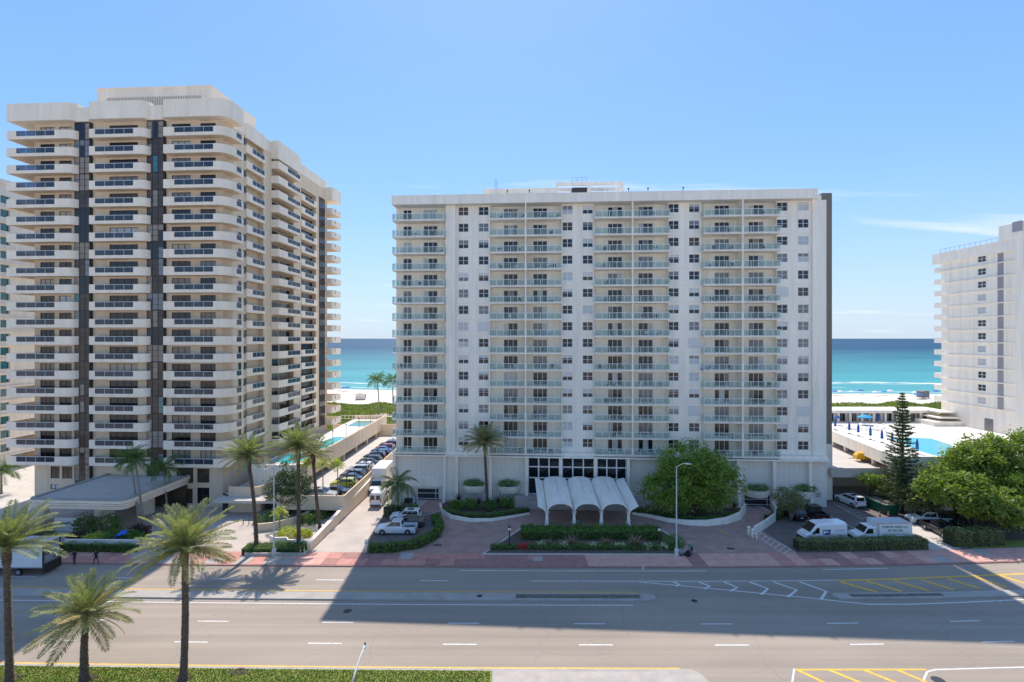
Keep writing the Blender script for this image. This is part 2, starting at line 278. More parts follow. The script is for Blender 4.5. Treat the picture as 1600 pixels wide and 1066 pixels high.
# ------------------------------------------------------------------ mesh helpers
class MB:
    def __init__(s): s.v = []; s.f = []; s.m = []; s.M = None
    def _add(s, vs, fs, mi=0):
        b = len(s.v)
        if s.M is not None: vs = [tuple(s.M @ Vector(p)) for p in vs]
        s.v += [tuple(p) for p in vs]; s.f += [tuple(b + i for i in f) for f in fs]; s.m += [mi] * len(fs)
        return s
    def box(s, x0, x1, y0, y1, z0, z1, mi=0):
        return s._add([(x0, y0, z0), (x1, y0, z0), (x1, y1, z0), (x0, y1, z0), (x0, y0, z1), (x1, y0, z1), (x1, y1, z1), (x0, y1, z1)],
                      [(0, 3, 2, 1), (4, 5, 6, 7), (0, 1, 5, 4), (1, 2, 6, 5), (2, 3, 7, 6), (3, 0, 4, 7)], mi)
    def quad(s, a, b, c, d, mi=0): return s._add([a, b, c, d], [(0, 1, 2, 3)], mi)
    def prism(s, pts, z0, z1, mi=0):      # polygon in xy (ccw), extruded in z; z may be callables of (x,y)
        n = len(pts); f0 = z0 if callable(z0) else (lambda x, y: z0); f1 = z1 if callable(z1) else (lambda x, y: z1)
        vs = [(x, y, f0(x, y)) for x, y in pts] + [(x, y, f1(x, y)) for x, y in pts]
        fs = [tuple(range(n - 1, -1, -1)), tuple(range(n, 2 * n))] + [(i, (i + 1) % n, n + (i + 1) % n, n + i) for i in range(n)]
        return s._add(vs, fs, mi)
    def xprism(s, pts, x0, x1, mi=0):     # polygon in yz extruded along x
        n = len(pts); vs = [(x0, y, z) for y, z in pts] + [(x1, y, z) for y, z in pts]
        fs = [tuple(range(n - 1, -1, -1)), tuple(range(n, 2 * n))] + [(i, (i + 1) % n, n + (i + 1) % n, n + i) for i in range(n)]
        return s._add(vs, fs, mi)
    def yprism(s, pts, y0, y1, mi=0):     # polygon in xz extruded along y
        n = len(pts); vs = [(x, y0, z) for x, z in pts] + [(x, y1, z) for x, z in pts]
        fs = [tuple(range(n)), tuple(range(2 * n - 1, n - 1, -1))] + [(i, n + i, n + (i + 1) % n, (i + 1) % n) for i in range(n)]
        return s._add(vs, fs, mi)
    def tube(s, pts, rad, n=8, mi=0, cap=True):
        pts = [Vector(p) for p in pts]; rads = rad if isinstance(rad, (list, tuple)) else [rad] * len(pts)
        vs = []; fs = []
        for i, p in enumerate(pts):
            d = (pts[min(i + 1, len(pts) - 1)] - pts[max(i - 1, 0)]).normalized()
            a = d.cross(Vector((0, 0, 1))) if abs(d.z) < 0.95 else d.cross(Vector((1, 0, 0)))
            a.normalize(); b = d.cross(a)
            for k in range(n):
                t = 2 * math.pi * k / n; vs.append(tuple(p + (a * math.cos(t) + b * math.sin(t)) * rads[i]))
        for i in range(len(pts) - 1):
            for k in range(n):
                fs.append((i * n + k, i * n + (k + 1) % n, (i + 1) * n + (k + 1) % n, (i + 1) * n + k))
        if cap:
            fs.append(tuple(range(n - 1, -1, -1))); fs.append(tuple((len(pts) - 1) * n + k for k in range(n)))
        return s._add(vs, fs, mi)
    def lathe(s, prof, c=(0, 0), n=16, mi=0):   # prof: (r,z)
        vs = []; fs = []
        for r, z in prof:
            for k in range(n):
                t = 2 * math.pi * k / n; vs.append((c[0] + r * math.cos(t), c[1] + r * math.sin(t), z))
        for i in range(len(prof) - 1):
            for k in range(n): fs.append((i * n + k, i * n + (k + 1) % n, (i + 1) * n + (k + 1) % n, (i + 1) * n + k))
        fs.append(tuple(range(n - 1, -1, -1))); fs.append(tuple((len(prof) - 1) * n + k for k in range(n)))
        return s._add(vs, fs, mi)
    def strip(s, left, right, mi=0):      # ribbon between two point lists
        n = len(left); return s._add(list(left) + list(right), [(i, i + 1, n + i + 1, n + i) for i in range(n - 1)], mi)
    def mesh(s, name, mats, smooth=False):
        me = bpy.data.meshes.new(name); me.from_pydata(s.v, [], s.f); me.update()
        mats = mats if isinstance(mats, (list, tuple)) else [mats]
        for m in mats: me.materials.append(MATS[m])
        if len(mats) > 1: me.polygons.foreach_set('material_index', s.m)
        if smooth: me.polygons.foreach_set('use_smooth', [True] * len(s.f))
        return me
    def build(s, name, mats, parent=None, smooth=False, loc=None, **tags):
        return ob(name, s.mesh(name, mats, smooth), parent, loc, **tags)
def ob(name, me, parent=None, loc=None, rot=None, scale=None, **tags):
    o = bpy.data.objects.new(name, me); COL.objects.link(o)
    if parent is not None: o.parent = parent
    if loc is not None: o.location = loc
    if rot is not None: o.rotation_euler = rot
    if scale is not None: o.scale = scale
    for k, v in tags.items(): o[k] = v
    return o
def thing(name, label, category, loc=(0, 0, 0), rz=0.0, group=None):
    o = bpy.data.objects.new(name, None); COL.objects.link(o); o.location = loc; o.rotation_euler = (0, 0, rz); o.empty_display_size = 0.3
    o['label'] = label; o['category'] = category
    if group: o['group'] = group
    return o
def copy_tree(o, parent=None):
    c = o.copy(); COL.objects.link(c)
    if parent is not None: c.parent = parent
    for ch in list(o.children): copy_tree(ch, c)
    return c
def tagd(o, label, category, group=None):
    o['label'] = label; o['category'] = category
    if group: o['group'] = group
    return o
def struct(o): o['kind'] = 'structure'; return o
def holed_wall(mb, u0, u1, z0, z1, holes, y, depth, mi=0, axis='x', sign=1):
    """wall in the plane y (local), facing -y, with rectangular openings and their reveals"""
    us = sorted({u0, u1, *[h[0] for h in holes], *[h[1] for h in holes]}); zs = sorted({z0, z1, *[h[2] for h in holes], *[h[3] for h in holes]})
    us = [u for u in us if u0 <= u <= u1]; zs = [z for z in zs if z0 <= z <= z1]
    P = (lambda u, d, z: (u, y + d, z)) if axis == 'x' else (lambda u, d, z: (y - sign * d, u, z))
    import bisect
    filled = [[True] * (len(zs) - 1) for _ in range(len(us) - 1)]
    for h in holes:
        for i in range(bisect.bisect_left(us, h[0]), bisect.bisect_left(us, h[1])):
            for j in range(bisect.bisect_left(zs, h[2]), bisect.bisect_left(zs, h[3])):
                if i < len(us) - 1 and j < len(zs) - 1: filled[i][j] = False
    for i in range(len(us) - 1):
        j = 0
        while j < len(zs) - 1:
            if not filled[i][j]: j += 1; continue
            k = j
            while k < len(zs) - 1 and filled[i][k]: k += 1
            mb.quad(P(us[i], 0, zs[j]), P(us[i + 1], 0, zs[j]), P(us[i + 1], 0, zs[k]), P(us[i], 0, zs[k]), mi); j = k
    for a, b, c, d in [h[:4] for h in holes]:
        mb.quad(P(a, 0, c), P(a, depth, c), P(a, depth, d), P(a, 0, d), mi); mb.quad(P(b, 0, d), P(b, depth, d), P(b, depth, c), P(b, 0, c), mi)
        mb.quad(P(a, 0, d), P(a, depth, d), P(b, depth, d), P(b, 0, d), mi); mb.quad(P(a, depth, c), P(a, 0, c), P(b, 0, c), P(b, depth, c), mi)
def pick(ws):
    r = random.random() * sum(w for _, w in ws)
    for v, w in ws:
        r -= w
        if r <= 0: return v
    return ws[-1][0]

# ================================================================== THE SETTING
def sheet(name, pts, z, m, parent=None):
    mb = MB(); mb._add([(p[0], p[1], z) for p in pts], [tuple(range(len(pts)))]); o = mb.build(name, m, parent)
    return o if parent is not None else struct(o)
def XS(x0, x1, step=3.0):
    n = max(2, int(abs(x1 - x0) / step) + 1); return [x0 + (x1 - x0) * i / (n - 1) for i in range(n)]
def band(mb, d0, d1, x0, x1, z, mi=0, step=3.0):       # a strip along the road between two depths
    xs = XS(x0, x1, step); return mb.strip([(x, d0 + ROAD(x), z) for x in xs], [(x, d1 + ROAD(x), z) for x in xs], mi)
def kerbed(mb, d0, d1, x0, x1, z0, z1, mi=0, step=3.0):  # solid raised strip along the road
    xs = XS(x0, x1, step); n = len(xs)
    vs = [(x, d + ROAD(x), z) for z in (z0, z1) for d in (d0, d1) for x in xs]
    i00, i01, i10, i11 = 0, n, 2 * n, 3 * n; fs = []
    for i in range(n - 1):
        fs += [(i10 + i, i10 + i + 1, i11 + i + 1, i11 + i), (i00 + i, i00 + i + 1, i10 + i + 1, i10 + i), (i11 + i, i11 + i + 1, i01 + i + 1, i01 + i)]
    fs += [(i00, i10, i11, i01), (i00 + n - 1, i01 + n - 1, i11 + n - 1, i10 + n - 1)]
    return mb._add(vs, fs, mi)

# ground: one sheet to the shore and back behind the camera; beach, sea
sheet('ground', [(-900, -500), (900, -500), (900, 158), (-900, 158)], -0.03, 'concrete_pale')
mb = MB(); xs = [-900 + 60 * i for i in range(31)]
shore = lambda x: 279 - 0.09 * x + 3.0 * math.sin(x * 0.035) + 1.2 * math.sin(x * 0.11 + 1)
xs = sorted(set(xs + [-200 + 5 * i for i in range(110)]))
rows = [(0.0, lambda x: 155), (0.25, lambda x: 190), (0.3, lambda x: 225), (0.05, lambda x: shore(x) - 22), (-0.75, lambda x: shore(x) + 18)]
n = len(xs)
vs = [(x, f(x), z - 0.02) for z, f in rows for x in xs]
mb._add(vs, [(r * n + i, r * n + i + 1, (r + 1) * n + i + 1, (r + 1) * n + i) for r in range(len(rows) - 1) for i in range(n - 1)])
struct(mb.build('beach', 'sand', smooth=True))
sheet('sea', [(-60000, 240), (60000, 240), (60000, 80000), (-60000, 80000)], -0.42, 'sea_water')
# surf: rolls of foam, thin raised ribbons on the water
def foam(x0, x1, off, w, z=-0.37, seed=0):
    r = random.Random(seed); mb = MB(); xs = XS(x0, x1, 2.2)
    k = len(xs); a = []; b = []
    for i, x in enumerate(xs):
        e = max(0.0, math.sin(math.pi * i / (k - 1))) ** 0.5; ww = w * e * (0.55 + 0.45 * math.sin(x * 0.33 + seed) * math.sin(x * 0.13 + 2 * seed)) + 0.05
        c = shore(x) + off + 1.6 * math.sin(x * 0.09 + seed) + r.uniform(-.3, .3); a.append((x, c - ww / 2, z)); b.append((x, c + ww / 2, z + 0.05))
    mb.strip(a, b); o = mb.build('surf_foam', 'foam'); o['kind'] = 'stuff'; return o
foam(195, 300, 68, 8.0, seed=1); foam(120, 250, 58, 2.0, seed=2); foam(90, 300, 9, 1.3, seed=3); foam(-110, -40, 10, 1.6, seed=4); foam(-110, -70, 36, 4.0, seed=5); foam(110, 190, 34, 1.4, seed=6)
foam(-90, -45, 62, 1.4, seed=8)

# street
mb = MB(); band(mb, 24, 63.2, -160, 160, 0.0); struct(mb.build('road', 'asphalt'))
def line(name, d0, d1, x0, x1, m): 
    mb = MB(); band(mb, d0, d1, x0, x1, 0.005, step=2.0); return struct(mb.build(name, m))
def polyline(name, pts, w, m, z=0.005):
    mb = MB(); L = []; Rr = []
    for i, p in enumerate(pts):
        a = pts[max(i - 1, 0)]; b = pts[min(i + 1, len(pts) - 1)]; dx, dy = b[0] - a[0], b[1] - a[1]; l = math.hypot(dx, dy); nx, ny = -dy / l * w / 2, dx / l * w / 2
        L.append((p[0] + nx, p[1] + ny, z)); Rr.append((p[0] - nx, p[1] - ny, z))
    mb.strip(Rr, L); return struct(mb.build(name, m))
for k in range(-6, 6):
    line('lane_dash', 50.45, 50.6, -6.2 + 12.2 * k, -3.15 + 12.2 * k, 'road_white')
    line('lane_dash', 46.98, 47.13, -6.2 + 12.2 * k, -3.15 + 12.2 * k, 'road_white')
for k in range(-6, 1): line('lane_dash', 59.3, 59.45, -10.4 + 11.9 * k, -7.3 + 11.9 * k, 'road_white')
line('edge_line', 59.3, 59.45, 2.2, 37.2, 'road_white'); line('edge_line', 61.9, 62.05, -6.2, 23.0, 'road_white'); line('edge_line', 62.05, 62.2, 37, 45, 'road_white')
line('median_line', 56.72, 56.88, -110, 13.6, 'road_yellow'); line('edge_line', 53.95, 54.1, -110, 12.5, 'road_white')
line('median_line', 43.62, 43.8, -110, 14.0, 'road_yellow')
GP = lambda *a: G(*a).xy
polyline('edge_line', [GP(1000, 909.6), GP(1130, 921.5), GP(1250, 933), GP(1356, 944.4), GP(1420, 944.5), GP(1500, 941.5), GP(1600, 937), GP(1700, 932)], 0.17, 'road_white')
for a, b, c in [((1052, 909.5), (1062, 913.5), (1056, 916)), ((1092, 909.5), (1109, 916), (1100, 920.5)), ((1131, 909.3), (1152, 918), (1141, 924)), ((1171, 909.3), (1200, 920), (1189, 929)), ((1208, 909.3), (1245, 922), (1231, 933)), ((1249, 909), (1291, 924), (1283, 937))]:
    polyline('chevron_marking', [GP(*a), GP(*b), GP(*c)], 0.30, 'road_white', 0.006)
polyline('hatch_line', [GP(1309, 907.5), GP(1400, 904.8), GP(1500, 901), GP(1600, 896.6), GP(1720, 890)], 0.3, 'road_yellow')
for a, b in [((1312, 909), (1371, 925.5)), ((1354, 908), (1409, 924.5)), ((1396, 907), (1452, 923.5)), ((1439, 905.8), (1491, 922)), ((1480, 904), (1532, 920)), ((1525, 901.5), (1574, 918)), ((1563, 899.5), (1612, 915))]:
    polyline('hatch_stripe', [GP(*a), GP(*b)], 0.42, 'road_yellow', 0.008)
polyline('hatch_line', [GP(1243, 1046.5), GP(1340, 1046.5), GP(1447, 1046.3)], 0.2, 'road_yellow')
for a, b in [((1246, 1047), (1295, 1070)), ((1296, 1047), (1352, 1070)), ((1350, 1047), (1408, 1070)), ((1402, 1047), (1450, 1067))]:
    polyline('hatch_stripe', [GP(*a), GP(*b)], 0.30, 'road_yellow', 0.008)
polyline('edge_line', [GP(1241, 1045), GP(1237, 1072)], 0.14, 'road_white'); polyline('edge_line', [GP(1443, 1075), GP(1444, 1060), GP(1449, 1049.5), GP(1462, 1046.5), GP(1530, 1044.5), GP(1610, 1042.3), GP(1700, 1039)], 0.15, 'road_white')
# manholes and drains in the asphalt
def disc(name, p, r, m, z=0.007, k=18, ry=None):
    mb = MB(); mb.prism([(p[0] + r * math.cos(2 * math.pi * i / k), p[1] + (ry or r) * math.sin(2 * math.pi * i / k)) for i in range(k)], z - 0.006, z)
    return struct(mb.build(name, m))
for px, py, r in [(543, 955, 0.42), (749.5, 933.5, 0.3), (1085, 939, 0.32), (1466, 1063, 0.5)]: disc('manhole_cover', G(px, py), r, 'metal_dark', 0.008 if py > 940 or px > 1000 else 0.158)
# kerbed medians
def median(name, d0, d1, x0, x1, top, label=None):
    mb = MB(); kerbed(mb, d0, d1, x0, x1, 0, 0.15)
    xe = x1; c = (d0 + d1) / 2; r = (d1 - d0) / 2
    mb.prism([(xe + r * math.cos(a) * 1.3, c + ROAD(xe) + r * math.sin(a)) for a in [R(-90 + 18 * i) for i in range(11)]], 0, 0.15)
    o = struct(mb.build(name, 'concrete')); return o
m1 = median('road_median', 54.75, 56.3, -120, 14.2, None)
mb = MB(); band(mb, 55.15, 56.0, 0.4, 13.6, 0.156); mb.build('planting_soil', 'soil', m1)
m2 = MB(); xs = XS(34.5, 110, 3); yy = lambda x: 55.15 + 0.0016 * (x - 34) ** 2
m2.prism([(x, yy(x) - 0.2) for x in xs] + [(x, yy(x) + 1.0) for x in reversed(xs)] + [(34.0, yy(34) + 0.4)], 0, 0.15)
m2 = struct(m2.build('road_median', 'concrete')); mb = MB(); xs = XS(36, 46, 2); mb.strip([(x, yy(x) + 0.12, 0.157) for x in xs], [(x, yy(x) + 0.72, 0.157) for x in xs]); mb.build('planting_soil', 'soil', m2)
# near median: kerb, lawn, concrete nose
mb = MB(); kerbed(mb, 38.2, 43.42, -120, 14.6, 0, 0.15); mb.prism([(14.6 + 1.2 * math.cos(a), 40.81 + ROAD(14.6) + 2.61 * math.sin(a)) for a in [R(-90 + 15 * i) for i in range(13)]], 0, 0.15)
nearmed = struct(mb.build('road_median', 'concrete'))
mb = MB(); band(mb, 38.4, 43.1, -120, -1.6, 0.17); mb.build('lawn', 'grass', nearmed)
mb = MB(); band(mb, 38.7, 43.05, -1.4, 13.8, 0.156); mb.build('worn_paving', 'slab_grey', nearmed)
def grass_blades(name, n, fx, fy, z, h, m):
    x = rng.uniform(*fx, n); y = rng.uniform(*fy, n); hh = h * rng.uniform(0.5, 1.2, n); a = rng.uniform(0, 6.28, n); w = 0.035
    v = np.empty((n * 3, 3), 'f4'); lx = rng.normal(0, 0.04, n); ly = rng.normal(0, 0.04, n)
    yo = y + np.array([ROAD(q) for q in x])
    v[0::3] = np.c_[x - w * np.cos(a), yo - w * np.sin(a), np.full(n, z)]; v[1::3] = np.c_[x + w * np.cos(a), yo + w * np.sin(a), np.full(n, z)]; v[2::3] = np.c_[x + lx, yo + ly, z + hh]
    return tri_mesh(name, v, m)
def tri_mesh(name, v, m, k=3):
    n = len(v) // k; me = bpy.data.meshes.new(name); me.vertices.add(len(v)); me.vertices.foreach_set('co', v.astype('f4').ravel())
    me.loops.add(n * k); me.loops.foreach_set('vertex_index', np.arange(n * k, dtype='i4')); me.polygons.add(n)
    me.polygons.foreach_set('loop_start', np.arange(0, n * k, k, dtype='i4')); me.polygons.foreach_set('loop_total', np.full(n, k, 'i4'))
    me.update(); me.materials.append(MATS[m]); return me
g = ob('grass_blades', grass_blades('grass_blades', 45000, (-46, -1.8), (39.5, 43.05), 0.168, 0.09, 'grass'), nearmed); g['kind'] = 'stuff'
for px, py in [(20, 1062), (140, 1063), (286, 1064), (372, 1053)]:      # bare earth rings under the palms
    p = G(px, py); mb = MB(); mb._add([(p.x + 0.9 * math.cos(a) * random.uniform(.75, 1.1), p.y + 0.5 * math.sin(a) * random.uniform(.75, 1.1), 0.176) for a in [i * 0.4488 for i in range(14)]], [tuple(range(14))]); mb.build('bare_earth', 'mulch', nearmed)

# sidewalk: kerb and slabs laid one by one
mb = MB(); kerbed(mb, 62.75, 62.95, -120, 120, -0.02, 0.12); kerb = struct(mb.build('kerb', 'slab_maroon'))
mb = MB(); kerbed(mb, 62.95, 66.75, -120, 120, -0.02, 0.085); walk = struct(mb.build('sidewalk', 'concrete'))
SLM = {}
def slab_mesh(m):
    if m not in SLM:
        b = MB(); w, d, c = 0.885, 0.92, 0.02
        b.prism([(-w, -d), (w, -d), (w, d), (-w, d)], 0, 0.032); b.prism([(-w + c, -d + c), (w - c, -d + c), (w - c, d - c), (-w + c, d - c)], 0.0325, 0.037); SLM[m] = b.mesh('paving_slab', m)
    return SLM[m]
x = -88.0
while x < 84:
    for r in range(2):
        if x < -64: ws = [('slab_grey', 3), ('slab_rose', 2)]
        elif x < -47: ws = [('slab_rose', 5), ('slab_pink', 3), ('slab_grey', 1)]
        elif x < -34: ws = [('slab_grey', 3), ('slab_pink', 2), ('slab_rose', 1)]
        elif x < -24: ws = [('slab_pink', 6), ('slab_rose', 3), ('slab_grey', 2)]
        elif x < -6: ws = [('slab_grey', 1), ('slab_rose', 3), ('slab_maroon', 3)] if r else [('slab_rose', 4), ('slab_maroon', 3)]
        elif x < 9: ws = [('slab_maroon', 8), ('slab_rose', 1)]
        elif x < 20: ws = [('slab_pink', 9), ('slab_rose', 1)]
        elif x < 22: ws = [('slab_maroon', 1)]
        elif x < 36: ws = [('slab_pink', 8), ('slab_rose', 1)]
        elif x < 52: ws = [('slab_rose', 4), ('slab_maroon', 4), ('slab_grey', 1), ('slab_pink', 2)]
        else: ws = [('slab_pink', 4), ('slab_grey', 3)]
        ob('paving_slab', slab_mesh(pick(ws)), walk, (x + 0.9, 63.95 + 1.87 * r + ROAD(x + 0.9), 0.0845 + random.uniform(0, 0.004)), rot=(0, 0, math.atan(ROAD(x + 1.4) - ROAD(x + 0.4)) + random.uniform(-.004, .004)))
    x += 1.8
# inland surfaces behind the sidewalk
ZI = 0.12
BACK = lambda x: 66.75 + ROAD(x)
def ground_poly(name, pts, m, dz=0.0): return sheet(name, [tuple(p)[:2] for p in pts], ZI + dz, m)
gi = lambda px, py: G(px, py, ZI)
sheet('courtyard', [(x, BACK(x) - 0.02) for x in XS(-120, 120, 4)] + [(120, 154), (-120, 154)], ZI - 0.012, 'concrete_pale')
ground_poly('forecourt', [(x, BACK(x)) for x in XS(-78, -27.2, 4)] + [(-26.6, 79), (-44, 86), (-78, 88)], 'concrete_pink')
ground_poly('ramp_driveway', [(x, BACK(x)) for x in XS(-25.9, -17.2, 2)] + [gi(570, 850)[:2], gi(598, 806)[:2], (-20.9, 86), (-20.9, 132), (-25.6, 132)], 'concrete_pink', 0.004)
ground_poly('drop_off_driveway', [(x, BACK(x)) for x in XS(-17.2, 36.2, 3)] + [gi(1190, 829)[:2], gi(1206, 800)[:2], (39, 86.5), (-14, 89.5), gi(652, 796)[:2], gi(598, 808)[:2], gi(570, 850)[:2]], 'paver_plum', 0.008)
ground_poly('parking_lot', [gi(1190, 829)[:2], (36.4, BACK(36.4))] + [(x, BACK(x)) for x in XS(38, 52.5, 2)] + [gi(1470, 835)[:2], gi(1520, 852)[:2], gi(1540, 842)[:2], gi(1440, 785)[:2], gi(1400, 775)[:2], (52, 92), (41, 92), gi(1206, 800)[:2]], 'asphalt_dark', 0.012)
ground_poly('exit_driveway', [(x, BACK(x)) for x in XS(52.5, 56.4, 2)] + [gi(1503, 857)[:2], gi(1430, 812)[:2], gi(1412, 826)[:2]], 'concrete_pale', 0.016)
ground_poly('tree_bed', [(x, BACK(x)) for x in XS(57, 110, 4)] + [(110, 92), (62, 90), gi(1400, 788)[:2], gi(1450, 800)[:2], gi(1520, 825)[:2], gi(1560, 850)[:2]], 'mulch', 0.016)
ground_poly('lawn', [(x, BACK(x) + 0.1) for x in XS(60, 100, 4)] + [(100, 72), (62, 70.5)], 'grass', 0.022)
ground_poly('parked_cars_bay', [gi(573, 866)[:2], gi(690, 840)[:2], gi(690, 800)[:2], gi(598, 806)[:2], gi(570, 850)[:2]], 'asphalt_dark', 0.015)
# painted lines of the parking lot and drop-off
for a, b in [((1269, 793), (1338, 827)), ((1303, 787), (1348, 812)), ((1258, 812), (1278, 822)), ((1258, 820), (1268, 825)), ((1430, 812), (1470, 833)), ((1425, 820), (1440, 828)), ((1186, 832), (1238, 860)), ((1181, 837), (1225, 867)), ((635, 820), (650, 820)), ((590, 834), (604, 834))]:
    polyline('bay_line', [gi(*a)[:2], gi(*b)[:2]], 0.1, 'road_white', ZI + 0.024)
for i in range(7):
    f = i / 6; a = (1189 + 46 * f, 833.5 + 25 * f); b = (1181 + 40 * f + 3, 838 + 27 * f)
    polyline('bay_hatch', [gi(*a)[:2], gi(*b)[:2]], 0.1, 'road_white', ZI + 0.03)
for i in range(7):
    f = i / 6; polyline('bay_hatch', [gi(1305 + 42 * f, 786 + 23 * f)[:2], gi(1315 + 44 * f, 787 + 21 * f)[:2]], 0.1, 'road_white', ZI + 0.03)
for a, b in [((880, 816.5), (907, 816.5)), ((922, 817.5), (952, 817.5)), ((1119, 825.5), (1143, 838))]: polyline('yellow_stripe', [gi(*a)[:2], gi(*b)[:2]], 0.2, 'road_yellow', ZI + 0.02)
polyline('stop_line', [gi(660, 806)[:2], gi(690, 798)[:2]], 0.15, 'road_white', ZI + 0.02)
for px, py, w in [(684, 852, 0.5), (1142, 857.5, 0.5)]:
    p = gi(px, py); mb = MB(); mb.box(p.x - w, p.x + w, p.y - 0.25, p.y + 0.25, ZI, ZI + 0.016); struct(mb.build('drain_grate', 'metal_dark'))
p = gi(840, 873.5); mb = MB(); mb.box(p.x - .6, p.x + .6, p.y - .6, p.y + .6, 0.1, 0.131); mb.build('utility_cover', 'slab_grey', walk)

# ================================================================== WHITE APARTMENT BLOCK (centre)
OB = (-20.3, 88.1)
apt = thing('apartment_block', 'wide white apartment block with rows of glass-railed balconies and white canopy', 'building', (OB[0], OB[1], 0), -TH)
def to_world(O, s, t, z): return Vector((O[0] + s * CT + t * ST, O[1] - s * ST + t * CT, z))
sb = lambda px, t=0.0: S_of(OB, px, t)
FL = [47.5 - 2.8 * k for k in range(15)]; ZB, ZT = 8.1, 50.06
TW, TBK = 1.5, 2.5
bays = [(612.6, 693.5), (764.5, 878), (929, 1047.3), (1100, 1220)]
dividers = [None, 821.3, 988.6, 1160.8]
bs = [(sb(a), sb(b)) for a, b in bays]; ds = [sb(p) if p else None for p in dividers]
wincols = [(715.8, 732.5), (747.4, 764), (878.2, 895), (909.8, 927), (1043, 1060), (1076, 1093.6), (1212.5, 1230), (1247, 1263.6)]
doors = [[(630, 643.5, 2), (661.5, 684, 3)], [(786, 810, 3), (831.8, 856, 3)], [(949, 973, 3), (996.5, 1021, 3)], [(1115, 1141, 3), (1168.7, 1194, 3)]]
WW, WH = 1.72, 1.46; DW = {2: 1.46, 3: 2.42}; DH = 2.18
wc = [(sb(a, TW) + sb(b, TW)) / 2 for a, b in wincols]
dc = [[((sb(a, TBK) + sb(b, TBK)) / 2, n) for a, b, n in row] for row in doors]
S_END = sb(1289.5, TW)
mb = MB()
segs = []; cur = 0.0
for (a, b) in bs:
    if a - cur > 0.3: segs.append((cur, a))
    cur = b
segs.append((cur, S_END))
wc = [next((min(max(c, a + WW / 2 + 0.04), b - WW / 2 - 0.04) for a, b in segs if a - 1.2 < c < b + 1.2), c) for c in wc]
for a, b in segs:
    hs = [(c - WW / 2, c + WW / 2, f + 0.92, f + 0.92 + WH) for c in wc if a < c < b or abs(c - a) < 1.2 for f in FL]
    hs = [h for h in hs if h[0] > a - 0.01 and h[1] < b + 0.01]
    holed_wall(mb, a, b, ZB, ZT, hs, TW, 0.16)
for i, (a, b) in enumerate(bs):
    hs = [(c - DW[n] / 2, c + DW[n] / 2, f + 0.06, f + 0.06 + DH) for c, n in dc[i] for f in FL]
    holed_wall(mb, a, b, ZB, ZT, hs, TBK, 0.14)
    if i: mb.quad((a, TBK, ZB), (a, TW, ZB), (a, TW, ZT), (a, TBK, ZT))
    mb.quad((b, TW, ZB), (b, TBK, ZB), (b, TBK, ZT), (b, TW, ZT))
mb.build('facade_wall', 'white_stucco', apt)
mb = MB(); mb.box(0.35, S_END, TBK + 0.2, 19, 0.1, 51.2); mb.build('building_core', 'white_stucco', apt)
# pier beside the left bay, grooves in the wall as thin recessed-looking ribs at each floor
mb = MB(); a, b = sb(696.3, 0.9), sb(711.5, 0.9); mb.box(a, b, 0.9, TW - 0.003, 0.1, ZT - 0.003); mb.build('pier', 'white_stucco', apt)
mb = MB(); a, b = sb(1270, 1.1), sb(1288, 1.1) ; mb.box(a, S_END - 0.003, 1.15, TW - 0.003, 0.1, ZT - 0.003); mb.build('pier', 'white_stucco', apt)
for k in range(15):
    for a, b in segs: mb = MB(); mb.box(a + 0.02, b - 0.02, TW - 0.012, TW - 0.002, FL[k] - 0.02, FL[k] + 0.02); mb.build('floor_joint', 'soffit', apt)
# roof fascia, roof, rooftop plant
mb = MB(); e = sb(1278, -0.05); mb.box(0.0, e, -0.05, 0.3, ZT, 51.5); mb.box(-0.02, e + 0.02, -0.1, 0.4, 51.503, 51.58)
mb.box(0.003, 0.3, 0.303, 18, ZT, 51.5); mb.prism([(e - 0.3, 0.303), (e, 0.303), (S_END + 0.4, 6), (S_END + 0.1, 6)], ZT, 51.5); mb.build('roof_fascia', 'white_stucco', apt)
mb = MB(); mb.box(0.31, e - 0.31, 0.31, TBK + 0.15, ZT + 0.003, ZT + 0.2); mb.box(0.31, S_END, TBK + 0.16, 18.9, 51.203, 51.25); mb.build('roof', 'soffit', apt)
mb = MB(); mb.box(sb(1284, 5), sb(1300, 5), 5.0, 18, 9.6, 52.2); mb.build('fin_wall', 'fin_brown', apt)
mb = MB(); mb.box(sb(1284, 5), sb(1300.5, 5), 4.97, 18, 0.1, 9.597); mb.build('fin_base', 'white_stucco', apt)
a, b, t = sb(755, 8), sb(868, 8), 8.0
mb = MB(); mb.box(a, b, t, t + 6, 51.2, 54.6); mb.box(a - 0.08, b, t - 0.08, t + 6, 54.603, 54.72); pent = mb.build('penthouse', 'white_stucco', apt)
mb = MB(); p0, p1 = sb(830.5, 8), sb(844.5, 8); mb.box(p0, p1, t - 0.05, t - 0.004, 51.9, 53.3); mb.build('louvre', 'grille_grey', pent)
c, d = sb(868.5, 8), sb(975, 8)
mb = MB(); mb.box(c, d, t, t + 0.4, 55.1, 55.7); mb.box(c, c + 0.3, t, t + 0.4, 51.2, 55.097); mb.box(d - 0.4, d, t, t + 0.4, 51.2, 55.097)
q = sb(919, 8); mb.box(q, q + 0.5, t + 0.01, t + 0.39, 51.2, 55.097); mb.yprism([(d - 2.2, 51.2), (d - 1.7, 51.2), (d - 0.45, 54.9), (d - 0.95, 54.9)], t + 0.05, t + 0.35); mb.box(c, d, t + 3.6, t + 4.0, 55.1, 55.7); mb.build('roof_frame', 'white_stucco', apt)
mb = MB(); a, b = sb(893.5, 9), sb(917, 9); mb.box(a, b, t + 0.6, t + 4, 51.2, 54.9); a2, b2 = sb(933, 9), sb(957, 9); mb.box(a2, b2, t + 0.8, t + 4, 51.2, 53.5)
mb.build('cooling_unit', 'hvac', apt)
mb = MB()
